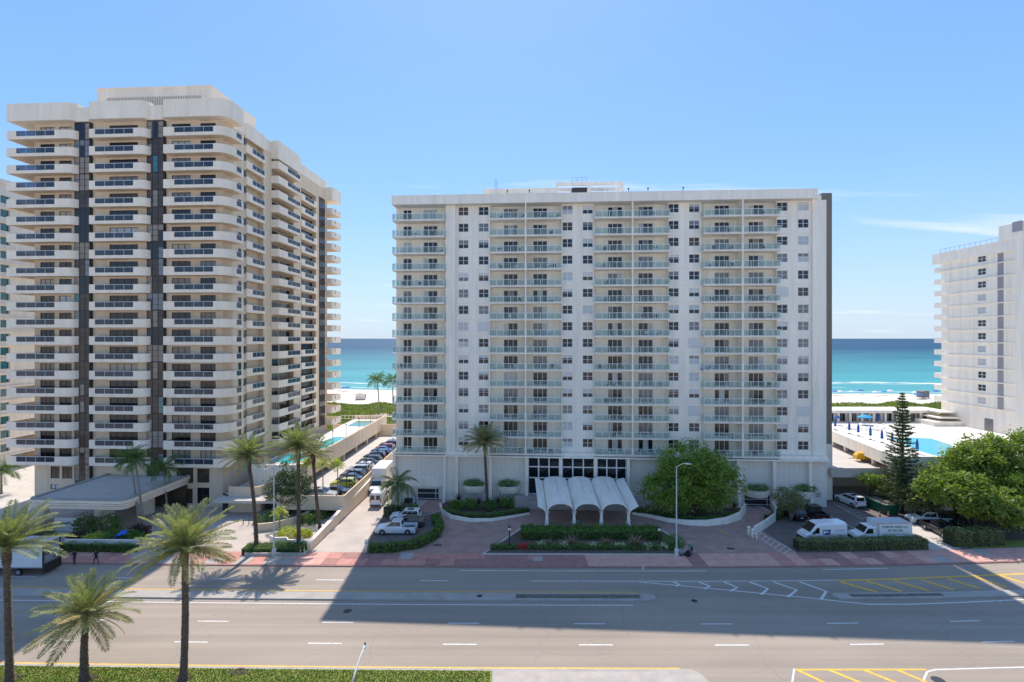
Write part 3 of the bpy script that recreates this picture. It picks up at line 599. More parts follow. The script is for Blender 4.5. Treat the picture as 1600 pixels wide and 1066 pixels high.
for aa, bb, z0 in [(a, b, 55.7), (a2, b2, 53.5)]:
    for z in (z0 + 0.5, z0 + 1.0): mb.tube([(aa, t + 0.7, z), (bb, t + 0.7, z)], 0.035, 5)
    for i in range(4): x = aa + (bb - aa) * i / 3; mb.tube([(x, t + 0.7, z0), (x, t + 0.7, z0 + 1.0)], 0.035, 5)
mb.build('roof_railing', 'metal_grey', apt)
for px in (773.5, 776.5):
    mb = MB(); s = sb(px, 7); mb.tube([(s, 7, 51.2), (s, 7, 56.2)], 0.05, 5); mb.build('vent_pipe', 'grille_grey', apt)
for px in (793, 827, 982, 1012.5, 1067.5):
    mb = MB(); s = sb(px, 0.2); mb.tube([(s, 0.2, 51.5), (s, 0.2, 52.1)], 0.05, 5); mb.lathe([(0.05, 52.0), (0.16, 52.1), (0.13, 52.25), (0.03, 52.3)], (s, 0.2), 7); mb.build('roof_lamp', 'metal_dark', apt)
# windows: shared meshes, each window an object with its glass a sub-part
def frame_mesh(w, h, cols, rows, fr=0.07, bar=0.045, d=0.06, name='window', m='frame_white'):
    mb = MB(); mb.box(-w / 2, w / 2, 0, d, 0, fr); mb.box(-w / 2, w / 2, 0, d, h - fr, h); mb.box(-w / 2, -w / 2 + fr, 0, d, fr, h - fr); mb.box(w / 2 - fr, w / 2, 0, d, fr, h - fr)
    for i in range(1, cols): x = -w / 2 + w * i / cols; mb.box(x - bar, x + bar, 0.004, d - 0.004, fr, h - fr)
    for j in range(1, rows): z = h * j / rows; mb.box(-w / 2 + fr, w / 2 - fr, 0.008, d - 0.008, z - bar * .6, z + bar * .6)
    return mb.mesh(name, m)
def pane_mesh(w, h, m, name='pane'):
    mb = MB(); mb.box(-w / 2 + 0.02, w / 2 - 0.02, 0.035, 0.05, 0.02, h - 0.02); return mb.mesh(name, m)
win_f = frame_mesh(WW, WH, 2, 2); door_f = {n: frame_mesh(DW[n], DH, n, 1, name='balcony_door') for n in (2, 3)}
PT = [('pane_dark', 62), ('pane_blind', 20), ('pane_light', 8), ('pane_brown', 10)]
win_p = {m: pane_mesh(WW, WH, m) for m, _ in PT}; door_p = {(n, m): pane_mesh(DW[n], DH, m) for n in (2, 3) for m, _ in PT}
shut = MB(); shut.box(-1.0, 1.0, -0.07, -0.01, -0.08, WH + 0.08); shut = shut.mesh('storm_shutter', 'shutter')
wbl = {}
for m in ('pane_light', 'shutter', 'pane_blind'):
    for h in (.45, .75): q = MB(); q.box(-WW / 2 + .08, WW / 2 - .08, .022, .03, WH - .06 - h, WH - .06); wbl[(m, h)] = q.mesh('blind', m)
curt = {}
for m in ('pane_light', 'shutter', 'pane_blind', 'pane_beige'):
    for j in range(3): q = MB(); w = DW[3] / 3; q.box(-DW[3] / 2 + w * j + .06, -DW[3] / 2 + w * (j + 1) - .06, .022, .03, .08, DH - .08); curt[(m, j)] = q.mesh('curtain', m)
for c in wc:
    for f in FL:
        o = ob('window', win_f, apt, (c, TW + 0.09, f + 0.92)); ob('pane', win_p[pick(PT)], o)
        if random.random() < 0.38: ob('blind', random.choice(list(wbl.values())), o)
        if random.random() < 0.04: ob('storm_shutter', shut, o, (0, -0.09, 0))
for i in range(4):
    for c, n in dc[i]:
        for f in FL:
            o = ob('balcony_door', door_f[n], apt, (c, TBK + 0.07, f + 0.06)); ob('pane', door_p[(n, pick(PT))], o)
            if n == 3 and random.random() < 0.5: ob('curtain', random.choice(list(curt.values())), o)
# balconies: slab > railing, glass_panel
def balcony_parts(w, left_end, right_end):
    s = MB(); s.box(0, w, 0, TBK - 0.003, -0.2, 0)
    r = MB(); g = MB(); H = 1.06
    n = max(3, round(w / 1.25))
    r.box(0.02, w - 0.02, 0.03, 0.09, H - 0.06, H); r.box(0.02, w - 0.02, 0.035, 0.085, 0.06, 0.11)
    for i in range(n + 1): x = 0.045 + (w - 0.09) * i / n; r.box(x - 0.03, x + 0.03, 0.032, 0.088, 0.0, H - 0.062)
    g.box(0.05, w - 0.05, 0.055, 0.067, 0.1, H - 0.055)
    for on, x in ((left_end, 0.02), (right_end, w - 0.08)):
        if on:
            r.box(x, x + 0.06, 0.09, TW, H - 0.06, H); r.box(x, x + 0.06, TW / 2, TW / 2 + 0.06, 0, H - 0.06); g.box(x + 0.025, x + 0.037, 0.1, TW, 0.1, H - 0.055)
    return s.mesh('balcony', 'white_paint'), r.mesh('railing', 'rail_white'), g.mesh('glass_panel', 'rail_glass')
units = []
for i, (a, b) in enumerate(bs):
    if ds[i] is None: units.append((a, b, True, True))
    else: units += [(a, ds[i] - 0.1, True, False), (ds[i] + 0.1, b, False, True)]
for a, b, le, re in units:
    sm, rm, gm = balcony_parts(b - a, le, re)
    for f in FL:
        o = ob('balcony', sm, apt, (a, 0, f)); ob('railing', rm, o); ob('glass_panel', gm, o)
for d in ds:
    if d: mb = MB(); mb.box(d - 0.1, d + 0.1, -0.02, TBK - 0.003, ZB, ZT - 0.003); mb.build('balcony_partition', 'white_paint', apt)
# balcony furniture (things of their own, standing on the slabs)
def chair_mesh(m):
    b = MB(); b.box(-.26, .26, -.26, .26, .36, .43); b.box(-.26, .26, .2, .27, .43, .86)
    for x in (-.24, .2):
        for y in (-.24, .2): b.box(x, x + .05, y, y + .05, 0, .36)
    b.box(-.3, -.25, -.26, .27, .58, .62); b.box(.25, .3, -.26, .27, .58, .62); return b.mesh('patio_chair', m)
def table_mesh(m): b = MB(); b.lathe([(.42, .68), (.42, .72)], n=12); b.tube([(0, 0, 0.03), (0, 0, .68)], .04, 6); b.lathe([(.25, 0), (.22, .03)], n=10); return b.mesh('patio_table', m)
def lounge_mesh(m):
    b = MB(); b.box(-.3, .3, -.3, .9, .28, .36); b.xprism([(-.9, .75), (-.84, .78), (-.28, .36), (-.3, .28)], -.3, .3)
    for x in (-.28, .23):
        for y in (-.25, .8): b.box(x, x + .05, y, y + .05, 0, .28)
    return b.mesh('sun_lounger', m)
chm = [chair_mesh(m) for m in ('metal_dark', 'metal_dark', 'frame_white', 'bark_brown')]; tbm = [table_mesh(m) for m in ('metal_dark', 'metal_grey')]; lgm = [lounge_mesh(m) for m in ('metal_dark', 'canvas_blue', 'frame_white')]
CHL = ['dark patio chair behind a glass railing on the white apartment block', 'dark patio chair behind a glass railing on the white apartment block', 'white patio chair behind a glass railing on the white apartment block', 'brown wooden patio chair behind a glass railing on the white apartment block']
TBL = ['black round patio table on a balcony of the white apartment block', 'grey round patio table on a balcony of the white apartment block']
LGL = ['dark sun lounger on a balcony of the white apartment block', 'blue sun lounger on a balcony of the white apartment block', 'white sun lounger on a balcony of the white apartment block']
rz = random.Random(3)
for k, f in enumerate(FL):
    for u, (a, b, le, re) in enumerate(units):
        n = rz.choice([0, 1, 2, 2, 3]) if k > 1 else rz.choice([0, 1, 2])
        for j in range(n):
            s = a + 0.6 + (b - a - 1.2) * (j + rz.uniform(.1, .9)) / n; t = rz.uniform(0.6, 1.3); p = to_world(OB, s, t, f); r0 = -TH + rz.choice([0, 0, 3.14, 1.57, -1.57]) + rz.uniform(-.4, .4); q = rz.random()
            if q < 0.6: i = rz.randrange(4); tagd(ob('patio_chair', chm[i], None, p, (0, 0, r0)), CHL[i], 'chair', 'chairs on the white block balconies ' + ('dark', 'dark', 'white', 'brown')[i])
            elif q < 0.85: i = rz.randrange(2); tagd(ob('patio_table', tbm[i], None, p, (0, 0, r0)), TBL[i], 'table', 'tables on the white block balconies ' + ('black', 'grey')[i])
            else: i = rz.randrange(3); tagd(ob('sun_lounger', lgm[i], None, to_world(OB, s, 1.1, f), (0, 0, -TH + 1.57)), LGL[i], 'lounger', 'loungers on the white block balconies ' + ('dark', 'blue', 'white')[i])
# podium: block panels, flared columns, lobby glazing, gates, planters
mb = MB(); sL, sR = sb(614, 1.1), S_END
lobL, lobR = sb(825, 1.1), sb(979, 1.1)
mb.box(0.3, lobL, 1.1, TBK + 0.19, 0.1, ZB - 0.003); mb.box(lobR, S_END - 0.003, 1.1, TBK + 0.19, 0.1, ZB - 0.003); mb.box(lobL + 0.002, lobR - 0.002, 1.3, TBK + 0.19, 7.65, ZB - 0.003)
mb.build('podium_wall', 'block_wall', apt)
mb = MB(); mb.box(0.0, S_END, 0.05, 1.097, ZB - 0.45, ZB - 0.203)
for a, b in segs: mb.box(a + 0.003, b - 0.003, 0.6, TW - 0.004, ZB - 0.2, ZB + 0.35)
mb.build('podium_beam', 'white_paint', apt)
for px in (615.5, 694.5, 713.5, 766.5, 822.8, 876, 930.5, 982, 1154, 1210.5, 1267):
    s = sb(px, 0.2); mb = MB(); mb.xprism([(0.25, ZB - 0.46), (0.2, 5.0), (0.08, 3.2), (-0.12, 1.8), (-0.5, 0.1), (1.09, 0.1), (1.09, ZB - 0.46)], s - 0.24, s + 0.24); mb.build('flared_column', 'white_paint', apt)
for a, b in [(825.5, 874), (878.5, 928), (933, 978.5)]:
    a, b = sb(a, 1.2), sb(b, 1.2); w = b - a; zs = [1.4, 4.1, 5.95, 7.6]
    mb = MB()
    for i in range(4): x = a + w * i / 3; mb.box(x - 0.1, x + 0.1, 1.12, 1.28, 1.4, 7.65)
    for j, z in enumerate(zs): mb.box(a, b, 1.13, 1.27, z - 0.09, z + 0.09)
    fr = mb.build('lobby_window', 'rail_white', apt)
    for i in range(3):
        for j in range(3):
            mb = MB(); mb.box(a + w * i / 3 + 0.1, a + w * (i + 1) / 3 - 0.1, 1.18, 1.22, zs[j] + 0.09, zs[j + 1] - 0.09); mb.build('pane', 'pane_dark', fr)
def gate(px0, px1, t, z1):
    a, b = sb(px0, t), sb(px1, t); mb = MB(); mb.box(a, b, t, t + 0.08, 0.12, z1, 0)
    for z in (0.35, z1 * 0.6, z1 - 0.08): mb.box(a, b, t - 0.05, t - 0.004, z - 0.04, z + 0.04, 1)
    mb.box(b - 0.5, b - 0.42, t - 0.06, t - 0.004, 0.12, z1, 1); mb.box(a - 0.15, b + 0.15, t - 0.02, t + 0.1, z1 + 0.003, z1 + 0.3, 2); mb.build('garage_gate', ['metal_dark', 'rail_white', 'white_paint'], apt)
gate(653, 685, 0.95, 2.1); gate(1164, 1203, 0.95, 2.0)
mb = MB(); a, b = sb(634, 0.7), sb(692, 0.7); mb.box(a, b, 0.6, 1.09, 2.45, 3.6); mb.build('garage_lintel', 'white_paint', apt)
for px, w, k in [(740, 2.1, 0), (794.5, 2.0, 1), (1186, 2.1, 2), (1258, 1.75, 3)]:
    s = sb(px, 0); mb = MB(); arc = [R(180 + 15 * i) for i in range(13)]
    prof = [(1.75, 0.82), (2.35, 0.95), (2.95, 1.0)]; vs = []; n = 13
    for z, q in prof: vs += [(s + w * q * math.cos(a), 0.95 + 1.75 * q * math.sin(a), z) for a in arc]
    vs += [(s + (w - 0.12) * math.cos(a), 0.95 + 1.63 * math.sin(a), 2.95) for a in arc] + [(s + (w - 0.12) * math.cos(a), 0.95 + 1.63 * math.sin(a), 2.6) for a in arc]
    fs = [(r * n + i, r * n + i + 1, (r + 1) * n + i + 1, (r + 1) * n + i) for r in range(4) for i in range(n - 1)] + [tuple(range(n)), tuple(4 * n + i for i in range(n))]
    mb._add(vs, fs); mb.build('bowl_planter', 'white_paint', apt)
# lobby terrace and steps
mb = MB(); a, b = sb(803, -2.5), sb(1008, -2.5); c, d = sb(850, -2.5), sb(975, -2.5)
mb.box(a, b, -1.2, 1.09, 0.1, 1.4); mb.box(a, c, -2.9, -1.203, 0.1, 1.39); mb.box(d, b, -2.9, -1.203, 0.1, 1.39)
ter = mb.build('lobby_terrace', 'slab_grey', apt)
for i in range(5):
    mb = MB(); mb.box(c + 0.003, d - 0.003, -2.9 + 0.34 * i, -1.204, 0.1 + 0.0, 0.36 + 0.22 * i); st = mb.build('step', 'concrete', ter)
    mb = MB(); mb.box(c + 0.01, d - 0.01, -2.906 + 0.34 * i, -2.84 + 0.34 * i, 0.363 + 0.22 * i, 0.375 + 0.22 * i); mb.build('nosing', 'rail_white', st)
for aa, bb in ((a, c), (d, b)):
    mb = MB()
    for z in (2.3, 1.95, 1.65): mb.tube([(aa, -2.8, z), (bb, -2.8, z)], 0.03, 5)
    for i in range(5): x = aa + (bb - aa) * i / 4; mb.tube([(x, -2.8, 1.38), (x, -2.8, 2.3)], 0.03, 5)
    mb.build('terrace_railing', 'metal_grey', apt)
mb = MB(); s = sb(1279, 1.1); mb.box(s - 0.5, s + 0.5, 1.1, 1.147, 1.6, 2.5, 0)
for j in range(3): mb.box(s - 0.4, s + 0.4 - 0.15 * j, 1.085, 1.098, 2.3 - 0.25 * j, 2.38 - 0.25 * j, 1)
mb.build('wall_plaque', ['white_paint', 'print_blue'], apt)

# vaulted entrance canopy: thin white shell on four flared columns, front and back
cano = thing('entrance_canopy', 'white three-vault entrance canopy on slim tapered columns over the driveway', 'canopy', (0, 0, ZI))
D0, D1 = 75.3, 85.0; cxs = [XAT(p, D0) for p in (854.5, 897, 939.5, 982)]; half = (cxs[1] - cxs[0]) / 2
wings = (cxs[0] - 1.3, cxs[-1] + 1.35)
def crown(x):          # shell height above the springing as a function of x
    if x <= cxs[0]: u = (cxs[0] - x) / half; return 1.30 * min(1, u) ** 0.6
    if x >= cxs[-1]: u = (x - cxs[-1]) / half; return 1.30 * min(1, u) ** 0.6
    i = min(2, int((x - cxs[0]) / (2 * half))); u = (x - cxs[0] - 2 * half * i) / half - 1
    return 1.42 * (1 - abs(u) ** 2.6) ** 0.62 if abs(u) < 1 else 0
xg = sorted(set([wings[0] + (wings[1] - wings[0]) * i / 96 for i in range(97)] + cxs)); yg = [D0 - 0.35, D0, 78.5, 81.8, D1]
zb = lambda y: 2.25 + (y - D0) / (D1 - D0) * 1.75
amp = lambda y: 1.0 - 0.42 * max(0, (y - D0) / (D1 - D0))
mb = MB(); n = len(xg)
for lay, dz in ((0, 0.0), (1, 0.11)):
    vs = [(x, y, zb(y) + crown(x) * amp(y) + dz) for y in yg for x in xg]
    mb._add(vs, [(r * n + i, r * n + i + 1, (r + 1) * n + i + 1, (r + 1) * n + i) if lay else (r * n + i, (r + 1) * n + i, (r + 1) * n + i + 1, r * n + i + 1) for r in range(len(yg) - 1) for i in range(n - 1)])
off = n * len(yg)
fs = [(i, i + 1, off + i + 1, off + i) for i in range(n - 1)] + [((len(yg) - 1) * n + i + 1, (len(yg) - 1) * n + i, off + (len(yg) - 1) * n + i, off + (len(yg) - 1) * n + i + 1) for i in range(n - 1)] + [((r + 1) * n, r * n, off + r * n, off + (r + 1) * n) for r in range(len(yg) - 1)] + [(r * n + n - 1, (r + 1) * n + n - 1, off + (r + 1) * n + n - 1, off + r * n + n - 1) for r in range(len(yg) - 1)]
mb.f += fs; mb.m += [0] * len(fs); mb.build('canopy_shell', 'canopy_white', cano)
for x in [c + half for c in cxs[:3]]:
    mb = MB(); mb.strip([(x - .03, y, zb(y) + crown(x) * amp(y) + .118) for y in yg[2:]], [(x + .03, y, zb(y) + crown(x) * amp(y) + .118) for y in yg[2:]]); mb.build('seam', 'grille_grey', cano)
for x in cxs:
    mb = MB(); mb.strip([(x - 0.05, y, zb(y) + 0.16) for y in yg[1:]], [(x + 0.05, y, zb(y) + 0.16) for y in yg[1:]]); mb.build('gutter', 'metal_dark', cano)
    for y in (D0, D1 - 0.8):
        mb = MB(); pr = [(0.34, 0.0), (0.24, 1.0), (0.17, 1.9), (0.2, 2.15), (0.34, 2.45 if y == D0 else 3.3)]
        for (w0, z0), (w1, z1) in zip(pr, pr[1:]):
            mb._add([(x - w0, y - w0 * .7, z0), (x + w0, y - w0 * .7, z0), (x + w0, y + w0 * .7, z0), (x - w0, y + w0 * .7, z0), (x - w1, y - w1 * .7, z1), (x + w1, y - w1 * .7, z1), (x + w1, y + w1 * .7, z1), (x - w1, y + w1 * .7, z1)], [(0, 1, 5, 4), (1, 2, 6, 5), (2, 3, 7, 6), (3, 0, 4, 7)])
        mb.build('column', 'canopy_white', cano)

# ================================================================== CREAM TOWER (left)
OA = (-50.1, 83.5)
tow = thing('apartment_tower', 'tall cream apartment tower with rounded white balconies and dark glass strips', 'building', (OA[0], OA[1], 0), -TH)
sa = lambda px, t=0.0: S_of(OA, px, t)
FA = [60.36 - 2.8 * k for k in range(20)]
TWA = 1.55
def arc_pts(cx, cy, r, a0, a1, n=7): return [(cx + r * math.cos(R(a0 + (a1 - a0) * i / n)), cy + r * math.sin(R(a0 + (a1 - a0) * i / n))) for i in range(n + 1)]
def offset_in(path, w):
    out = []
    for i, p in enumerate(path):
        a = path[max(i - 1, 0)]; b = path[min(i + 1, len(path) - 1)]; dx, dy = b[0] - a[0], b[1] - a[1]; l = math.hypot(dx, dy) or 1
        out.append((p[0] - dy / l * w, p[1] + dx / l * w))     # left of travel is inside (ccw path)
    return out
def balc_meshes(path, flags, back, zlo=-0.3, zhi=1.1, glassm='rail_glass_blue', wallm='ivory_stucco'):
    """path: outer edge in plan (ccw); flags: 1 = glass section; back: closing points along the wall"""
    inn = offset_in(path, 0.16); mb = MB(); g = MB(); h = MB()
    mb.prism(list(path) + list(back), zlo, -0.003)
    ip = offset_in(path, 0.12); mb._add([(x, y, zlo - 0.004) for x, y in ip + list(back)], [tuple(range(len(ip) + len(back)))], 1)  # underside in darker cream: the shade below the balcony put into its colour
    n = len(path)
    for i in range(n - 1):
        q = [path[i], path[i + 1], inn[i + 1], inn[i]]; top = 0.2 if flags[i] else zhi
        b = len(mb.v); vs = [(x, y, zlo if k in (0, 1) else 0.0) for k, (x, y) in enumerate(q)] + [(x, y, top) for x, y in q]
        fs = [(0, 1, 5, 4), (2, 3, 7, 6), (4, 5, 6, 7)]
        if i == 0 or flags[i - 1] != flags[i]: fs.append((3, 0, 4, 7))
        if i == n - 2 or flags[i + 1] != flags[i]: fs.append((1, 2, 6, 5))
        # the outer face of the prism already covers zlo..0: start the parapet at 0
        vs = [(x, y, 0.0) for x, y in q] + [(x, y, top) for x, y in q]
        mb._add(vs, fs)
        if flags[i]:
            L = math.hypot(path[i + 1][0] - path[i][0], path[i + 1][1] - path[i][1]); k = max(1, round(L / 1.6)); lerp = lambda a, b, u: (a[0] + (b[0] - a[0]) * u, a[1] + (b[1] - a[1]) * u)
            m0, m1 = lerp(path[i], inn[i], .5), lerp(path[i + 1], inn[i + 1], .5)
            g._add([(*m0, 0.2), (*m1, 0.2), (*m1, zhi - 0.08), (*m0, zhi - 0.08)], [(0, 1, 2, 3)])
            h._add([(x, y, z) for z in (zhi - 0.09, zhi - 0.01) for x, y in q], [(0, 1, 5, 4), (1, 2, 6, 5), (2, 3, 7, 6), (3, 0, 4, 7), (4, 5, 6, 7), (3, 2, 1, 0)])
            for j in range(1, k):
                c = lerp(m0, m1, j / k); h.box(c[0] - 0.03, c[0] + 0.03, c[1] - 0.03, c[1] + 0.03, 0.2, zhi - 0.09)
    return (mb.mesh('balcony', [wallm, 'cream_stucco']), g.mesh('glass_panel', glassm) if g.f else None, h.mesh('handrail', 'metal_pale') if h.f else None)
def put_balconies(ms, floors, parent):
    for f in floors:
        o = ob('balcony', ms[0], parent, (0, 0, f))
        if ms[1]: ob('glass_panel', ms[1], o); ob('handrail', ms[2], o)
def solid_band(path, back, z0, z1, name, m, parent):
    mb = MB(); mb.prism(list(path) + list(back), z0, z1); return mb.build(name, m, parent)
# plan lines of the front bays
s10, s116, s139, s229, s255 = sa(10), sa(116), sa(139), sa(229), sa(255)
s1 = S_of(OA, 367, 2.0); tEnd = T_of(OA, 380.5, s1); SW = s1 - 1.8
swl = S_of(OA, 54, TWA)
pL = [(s10, 9.0), (s10, 0), (sa(25), 0), (sa(85), 0)] + arc_pts(s116 - 1.4, 1.4, 1.4, -90, 0) + [(s116, TWA - 0.01)]
fL = [0, 0, 1] + [0] * (len(pL) - 4); bL = [(swl, TWA - 0.01), (swl, 9.0)]
pM = [(s139, TWA - 0.01), (s139, 0), (sa(148), 0), (sa(208), 0)] + arc_pts(s229 - 1.2, 1.2, 1.2, -90, 0) + [(s229, TWA - 0.01)]
fM = [0, 0, 1] + [0] * (len(pM) - 4)
pR = [(s255, TWA - 0.01), (s255, 0), (sa(272), 0), (min(sa(333), s1 - 2.2), 0)] + arc_pts(s1 - 2.0, 2.0, 2.0, -90, 0) + [(s1, 2.5), (s1, tEnd - 0.5), (s1, tEnd), (SW - 0.01, tEnd)]
fR = [0, 0, 1] + [0] * (len(pR) - 4); fR[len(pR) - 4] = 1; bR = [(SW - 0.01, TWA - 0.01)]
for p, f, b in ((pL, fL, bL), (pM, fM, []), (pR, fR, bR)): put_balconies(balc_meshes(p, f, b), FA, tow)
for p, b in ((pL, bL), (pM, []), (pR, bR)): solid_band([(x, y) for x, y in p], b, 63.05, 65.9, 'roof_fascia', 'ivory_stucco', tow)
# front wall with its door openings
doorsA = [(63, 85.5), (92.5, 112), (171, 215.5), (268.5, 298), (313, 337)]
dA = [(sa(a, TWA), sa(b, TWA)) for a, b in doorsA]
t_rear = T_of(OA, 511, SW)
mb = MB()
hs = [(a, b, f + 0.05, f + 2.2) for a, b in dA for f in FA]
low = [(sa(a, TWA), sa(b, TWA), z0, z1) for a, b, z0, z1 in [(79, 93, 4.3, 6.3), (97, 113, 4.3, 6.3), (276, 302, 3.9, 6.4), (308, 327, 4.0, 6.3), (308, 327, 0.6, 3.2), (274, 301, 0.6, 3.0), (79, 92, 2.5, 3.3)]]
holed_wall(mb, swl, SW, 0.1, 63.0, hs + low, TWA, 0.16)
mb.quad((swl, TWA + 30, 0.1), (swl, TWA, 0.1), (swl, TWA, 63), (swl, TWA + 30, 63))
frontw = mb.build('front_wall', 'cream_stucco', tow)
mb = MB(); mb.box(swl + 0.02, SW - 2.2, TWA + 0.2, t_rear, 0.1, 65.2); mb.build('building_core', 'cream_stucco', tow)
PA = [('pane_brown', 40), ('pane_dark', 40), ('pane_beige', 7), ('shutter_beige', 7), ('pane_light', 3), ('pane_blind', 4)]
PFRONT = {}
def glazed(parent, a, b, z0, z1, t, cols, ms=PA, name='balcony_door', rows=1, m=None, frm='frame_bronze'):
    w, h = round(b - a, 2), round(z1 - z0, 2); key = (w, h, cols, rows, frm)
    if key not in PFRONT: PFRONT[key] = (frame_mesh(w, h, cols, rows, 0.08, 0.05, name=name, m=frm), {})
    fm, pm = PFRONT[key]; m = m or pick(ms)
    if m not in pm: pm[m] = pane_mesh(w, h, m)
    o = ob(name, fm, parent, ((a + b) / 2, t, z0)); ob('pane', pm[m], o); return o
for i, (a, b) in enumerate(dA):
    for f in FA: glazed(tow, a, b, f + 0.05, f + 2.2, TWA + 0.08, (3, 2, 4, 3, 3)[i])
for a, b, z0, z1 in low: glazed(tow, a, b, z0, z1, TWA + 0.08, 2 if b - a < 2.2 else 3, name='window', rows=1 if z1 - z0 < 2.3 else 2)
# dark glass strips between the bays: one window per storey
for a, b in ((116, 140), (229, 255.5)):
    a, b = sa(a, 0.9), sa(b, 0.9); w = b - a
    mb = MB(); mb.box(a, b, 1.0, TWA - 0.004, 3.6, 63.0); mb.build('glazing_back', 'frame_bronze', tow)
    mb = MB(); mb.box(a - 0.02, b + 0.02, 0.7, TWA - 0.005, 63.003, 65.3); mb.build('roof_fascia', 'ivory_stucco', tow)
    for f in FA + [4.36]:
        z0 = f - 0.25
        o = glazed(tow, a + 0.01, b - 0.01, z0, z0 + 2.78, 0.92, 3, [('pane_brown', 46), ('pane_dark', 24), ('pane_beige', 18), ('pane_blind', 5), ('pane_teal', 3)], 'curtain_window', 3)
        if random.random() < 0.75:      # one light of the three has its own blind
            j = random.randrange(3); mb = MB(); mb.box(-w / 2 + w * j / 3 + 0.1, -w / 2 + w * (j + 1) / 3 - 0.1, 0.02, 0.034, 0.1, 2.68 if random.random() < .6 else 1.8); mb.build('blind', pick([('pane_beige', 3), ('pane_dark', 3), ('pane_blind', 2), ('pane_teal', 1)]), o)
# ---- the long side, facing the drive
tt = lambda px, ds=0.0: T_of(OA, px, SW + ds)
t2a, t2b = tt(386, .3), tt(415, .3); t3a, t3b = tt(425, .2), tt(470, 1.5); t4a, t4b = tt(471.5, .3), tt(496, .3)
hs = []
mb = MB()
for k, f in enumerate(FA):
    hs.append((t2a + 0.2, t2b - 0.2, f + 0.02, f + 2.5)); hs.append((t3a + 0.3, t3b - 0.1, f + 0.02, f + 2.45))
    if k: hs.append((t4a + 0.3, t4b - 0.2, f + 0.02, f + 2.5))
hs += [(t_ - 0.45, t_ + 0.45, f + 0.9, f + 2.2) for t_ in (tt(374.5), tt(383)) for f in FA]
holed_wall(mb, TWA, t_rear, 0.1, 63.0, hs, SW, 0.9, axis='y', sign=1)
mb.quad((SW - 0.9, TWA, 0.1), (SW - 0.9, t_rear, 0.1), (SW - 0.9, t_rear, 63), (SW - 0.9, TWA, 63))
mb.quad((SW, t_rear, 0.1), (SW - 12, t_rear, 0.1), (SW - 12, t_rear, 63), (SW, t_rear, 63))
mb.build('side_wall', 'cream_stucco', tow)
def side_pane(a, b, z0, z1, depth, m, cols=3):
    mb = MB(); mb.box(SW - depth, SW - depth + 0.05, a, b, z0, z1, 0)
    for i in range(cols + 1): y = a + (b - a) * i / cols; mb.box(SW - depth + 0.051, SW - depth + 0.09, y - 0.05, y + 0.05, z0, z1, 1)
    o = mb.build('side_window', [m, 'frame_bronze'], tow)
for k, f in enumerate(FA):
    side_pane(t2a + 0.25, t2a + 1.7, f + 0.05, f + 2.2, 0.88, pick(PA), 2)
    side_pane(t3a + 0.5, (t3a * .55 + t3b * .45), f + 0.5, f + 2.2, 0.86, pick([('pane_dark', 5), ('pane_blind', 2), ('shutter_beige', 1)]), 4); side_pane((t3a * .45 + t3b * .55), t3b - 0.4, f + 0.05, f + 2.2, 0.86, pick(PA), 3)
    if k: side_pane(t4a + 0.5, t4b - 0.4, f + 0.05, f + 2.3, 0.86, pick([('pane_dark', 5), ('pane_brown', 3)]), 3)
    for t_ in (tt(374.5), tt(383)): side_pane(t_ - 0.44, t_ + 0.44, f + 0.9, f + 2.2, 0.12, 'pane_dark', 1)
e2 = SW + 0.3
p2 = [(SW - 0.01, t2a), (e2, t2a), (e2, tt(395, .3)), (e2, t2b - 0.25), (e2, t2b), (SW - 0.01, t2b)]; put_balconies(balc_meshes(p2, [0, 0, 1, 0, 0], []), FA, tow)
e3 = SW + 1.5; t3m = tt(436, 1.5)
p3 = [(SW - 0.01, t3a)] + [(SW + 1.5 * math.sin(R(90 * u)), t3a + (t3m - t3a) * (1 - math.cos(R(90 * u)))) for u in (.15, .35, .55, .75, .9, 1.0)] + [(e3, tt(450, 1.5)), (e3, t3b - 0.2), (e3, t3b), (SW - 0.01, t3b)]
f3 = [0] * (len(p3) - 1); f3[-3] = 1; put_balconies(balc_meshes(p3, f3, []), FA, tow)
p4 = [(SW - 0.01, t4a), (e2, t4a), (e2, tt(477, .3)), (e2, tt(491, .3)), (e2, t4b), (SW - 0.01, t4b)]; put_balconies(balc_meshes(p4, [0, 0, 1, 0, 0], []), FA[1:], tow)
mb = MB(); a, b = tt(498.5), tt(507)
mb.box(SW - 0.02, SW + 0.12, a, b, 6.9, 60.5); st = mb.build('curtain_window', 'pane_dark', tow)
mb = MB()
for f in FA[1:]: mb.box(SW + 0.121, SW + 0.17, a, b, f - 0.12, f + 0.06); mb.box(SW + 0.121, SW + 0.16, a, b, f + 1.3, f + 1.36)
mb.build('mullion', 'frame_bronze', st)
tr0 = t_rear - 1.0; er = S_of(OA, 529, t_rear + 2.0)
p5 = [(SW - 0.01, tr0), (SW + 0.6, tr0)] + arc_pts(er - 0.8, tr0 + 0.8, 0.8, -90, 0, 4) + [(er, tr0 + 1.2), (er, tr0 + 3.6), (er, tr0 + 4.4), (SW - 6, tr0 + 4.4)]
f5 = [0] * (len(p5) - 1); f5[6] = 1; f5[-1] = 0; put_balconies(balc_meshes(p5, f5, [(SW - 6, t_rear + 0.01), (SW - 0.01, t_rear + 0.01)]), FA[1:], tow)
solid_band(p2, [], 62.6, 65.2, 'roof_fascia', 'ivory_stucco', tow); solid_band(p3, [], 61.9, 65.4, 'roof_fascia', 'ivory_stucco', tow)
solid_band(p5, [(SW - 6, t_rear + 0.01), (SW - 0.01, t_rear + 0.01)], 60.6, 63.6, 'roof_fascia', 'ivory_stucco', tow)
mb = MB(); mb.box(SW - 4, SW + 0.05, tEnd + 0.01, t_rear, 63.003, 65.1); mb.box(swl, SW - 4.003, TWA + 0.01, t_rear, 63.003, 65.0); mb.build('roof', 'ivory_stucco', tow)
a, b = sa(152, 8), sa(330, 8)
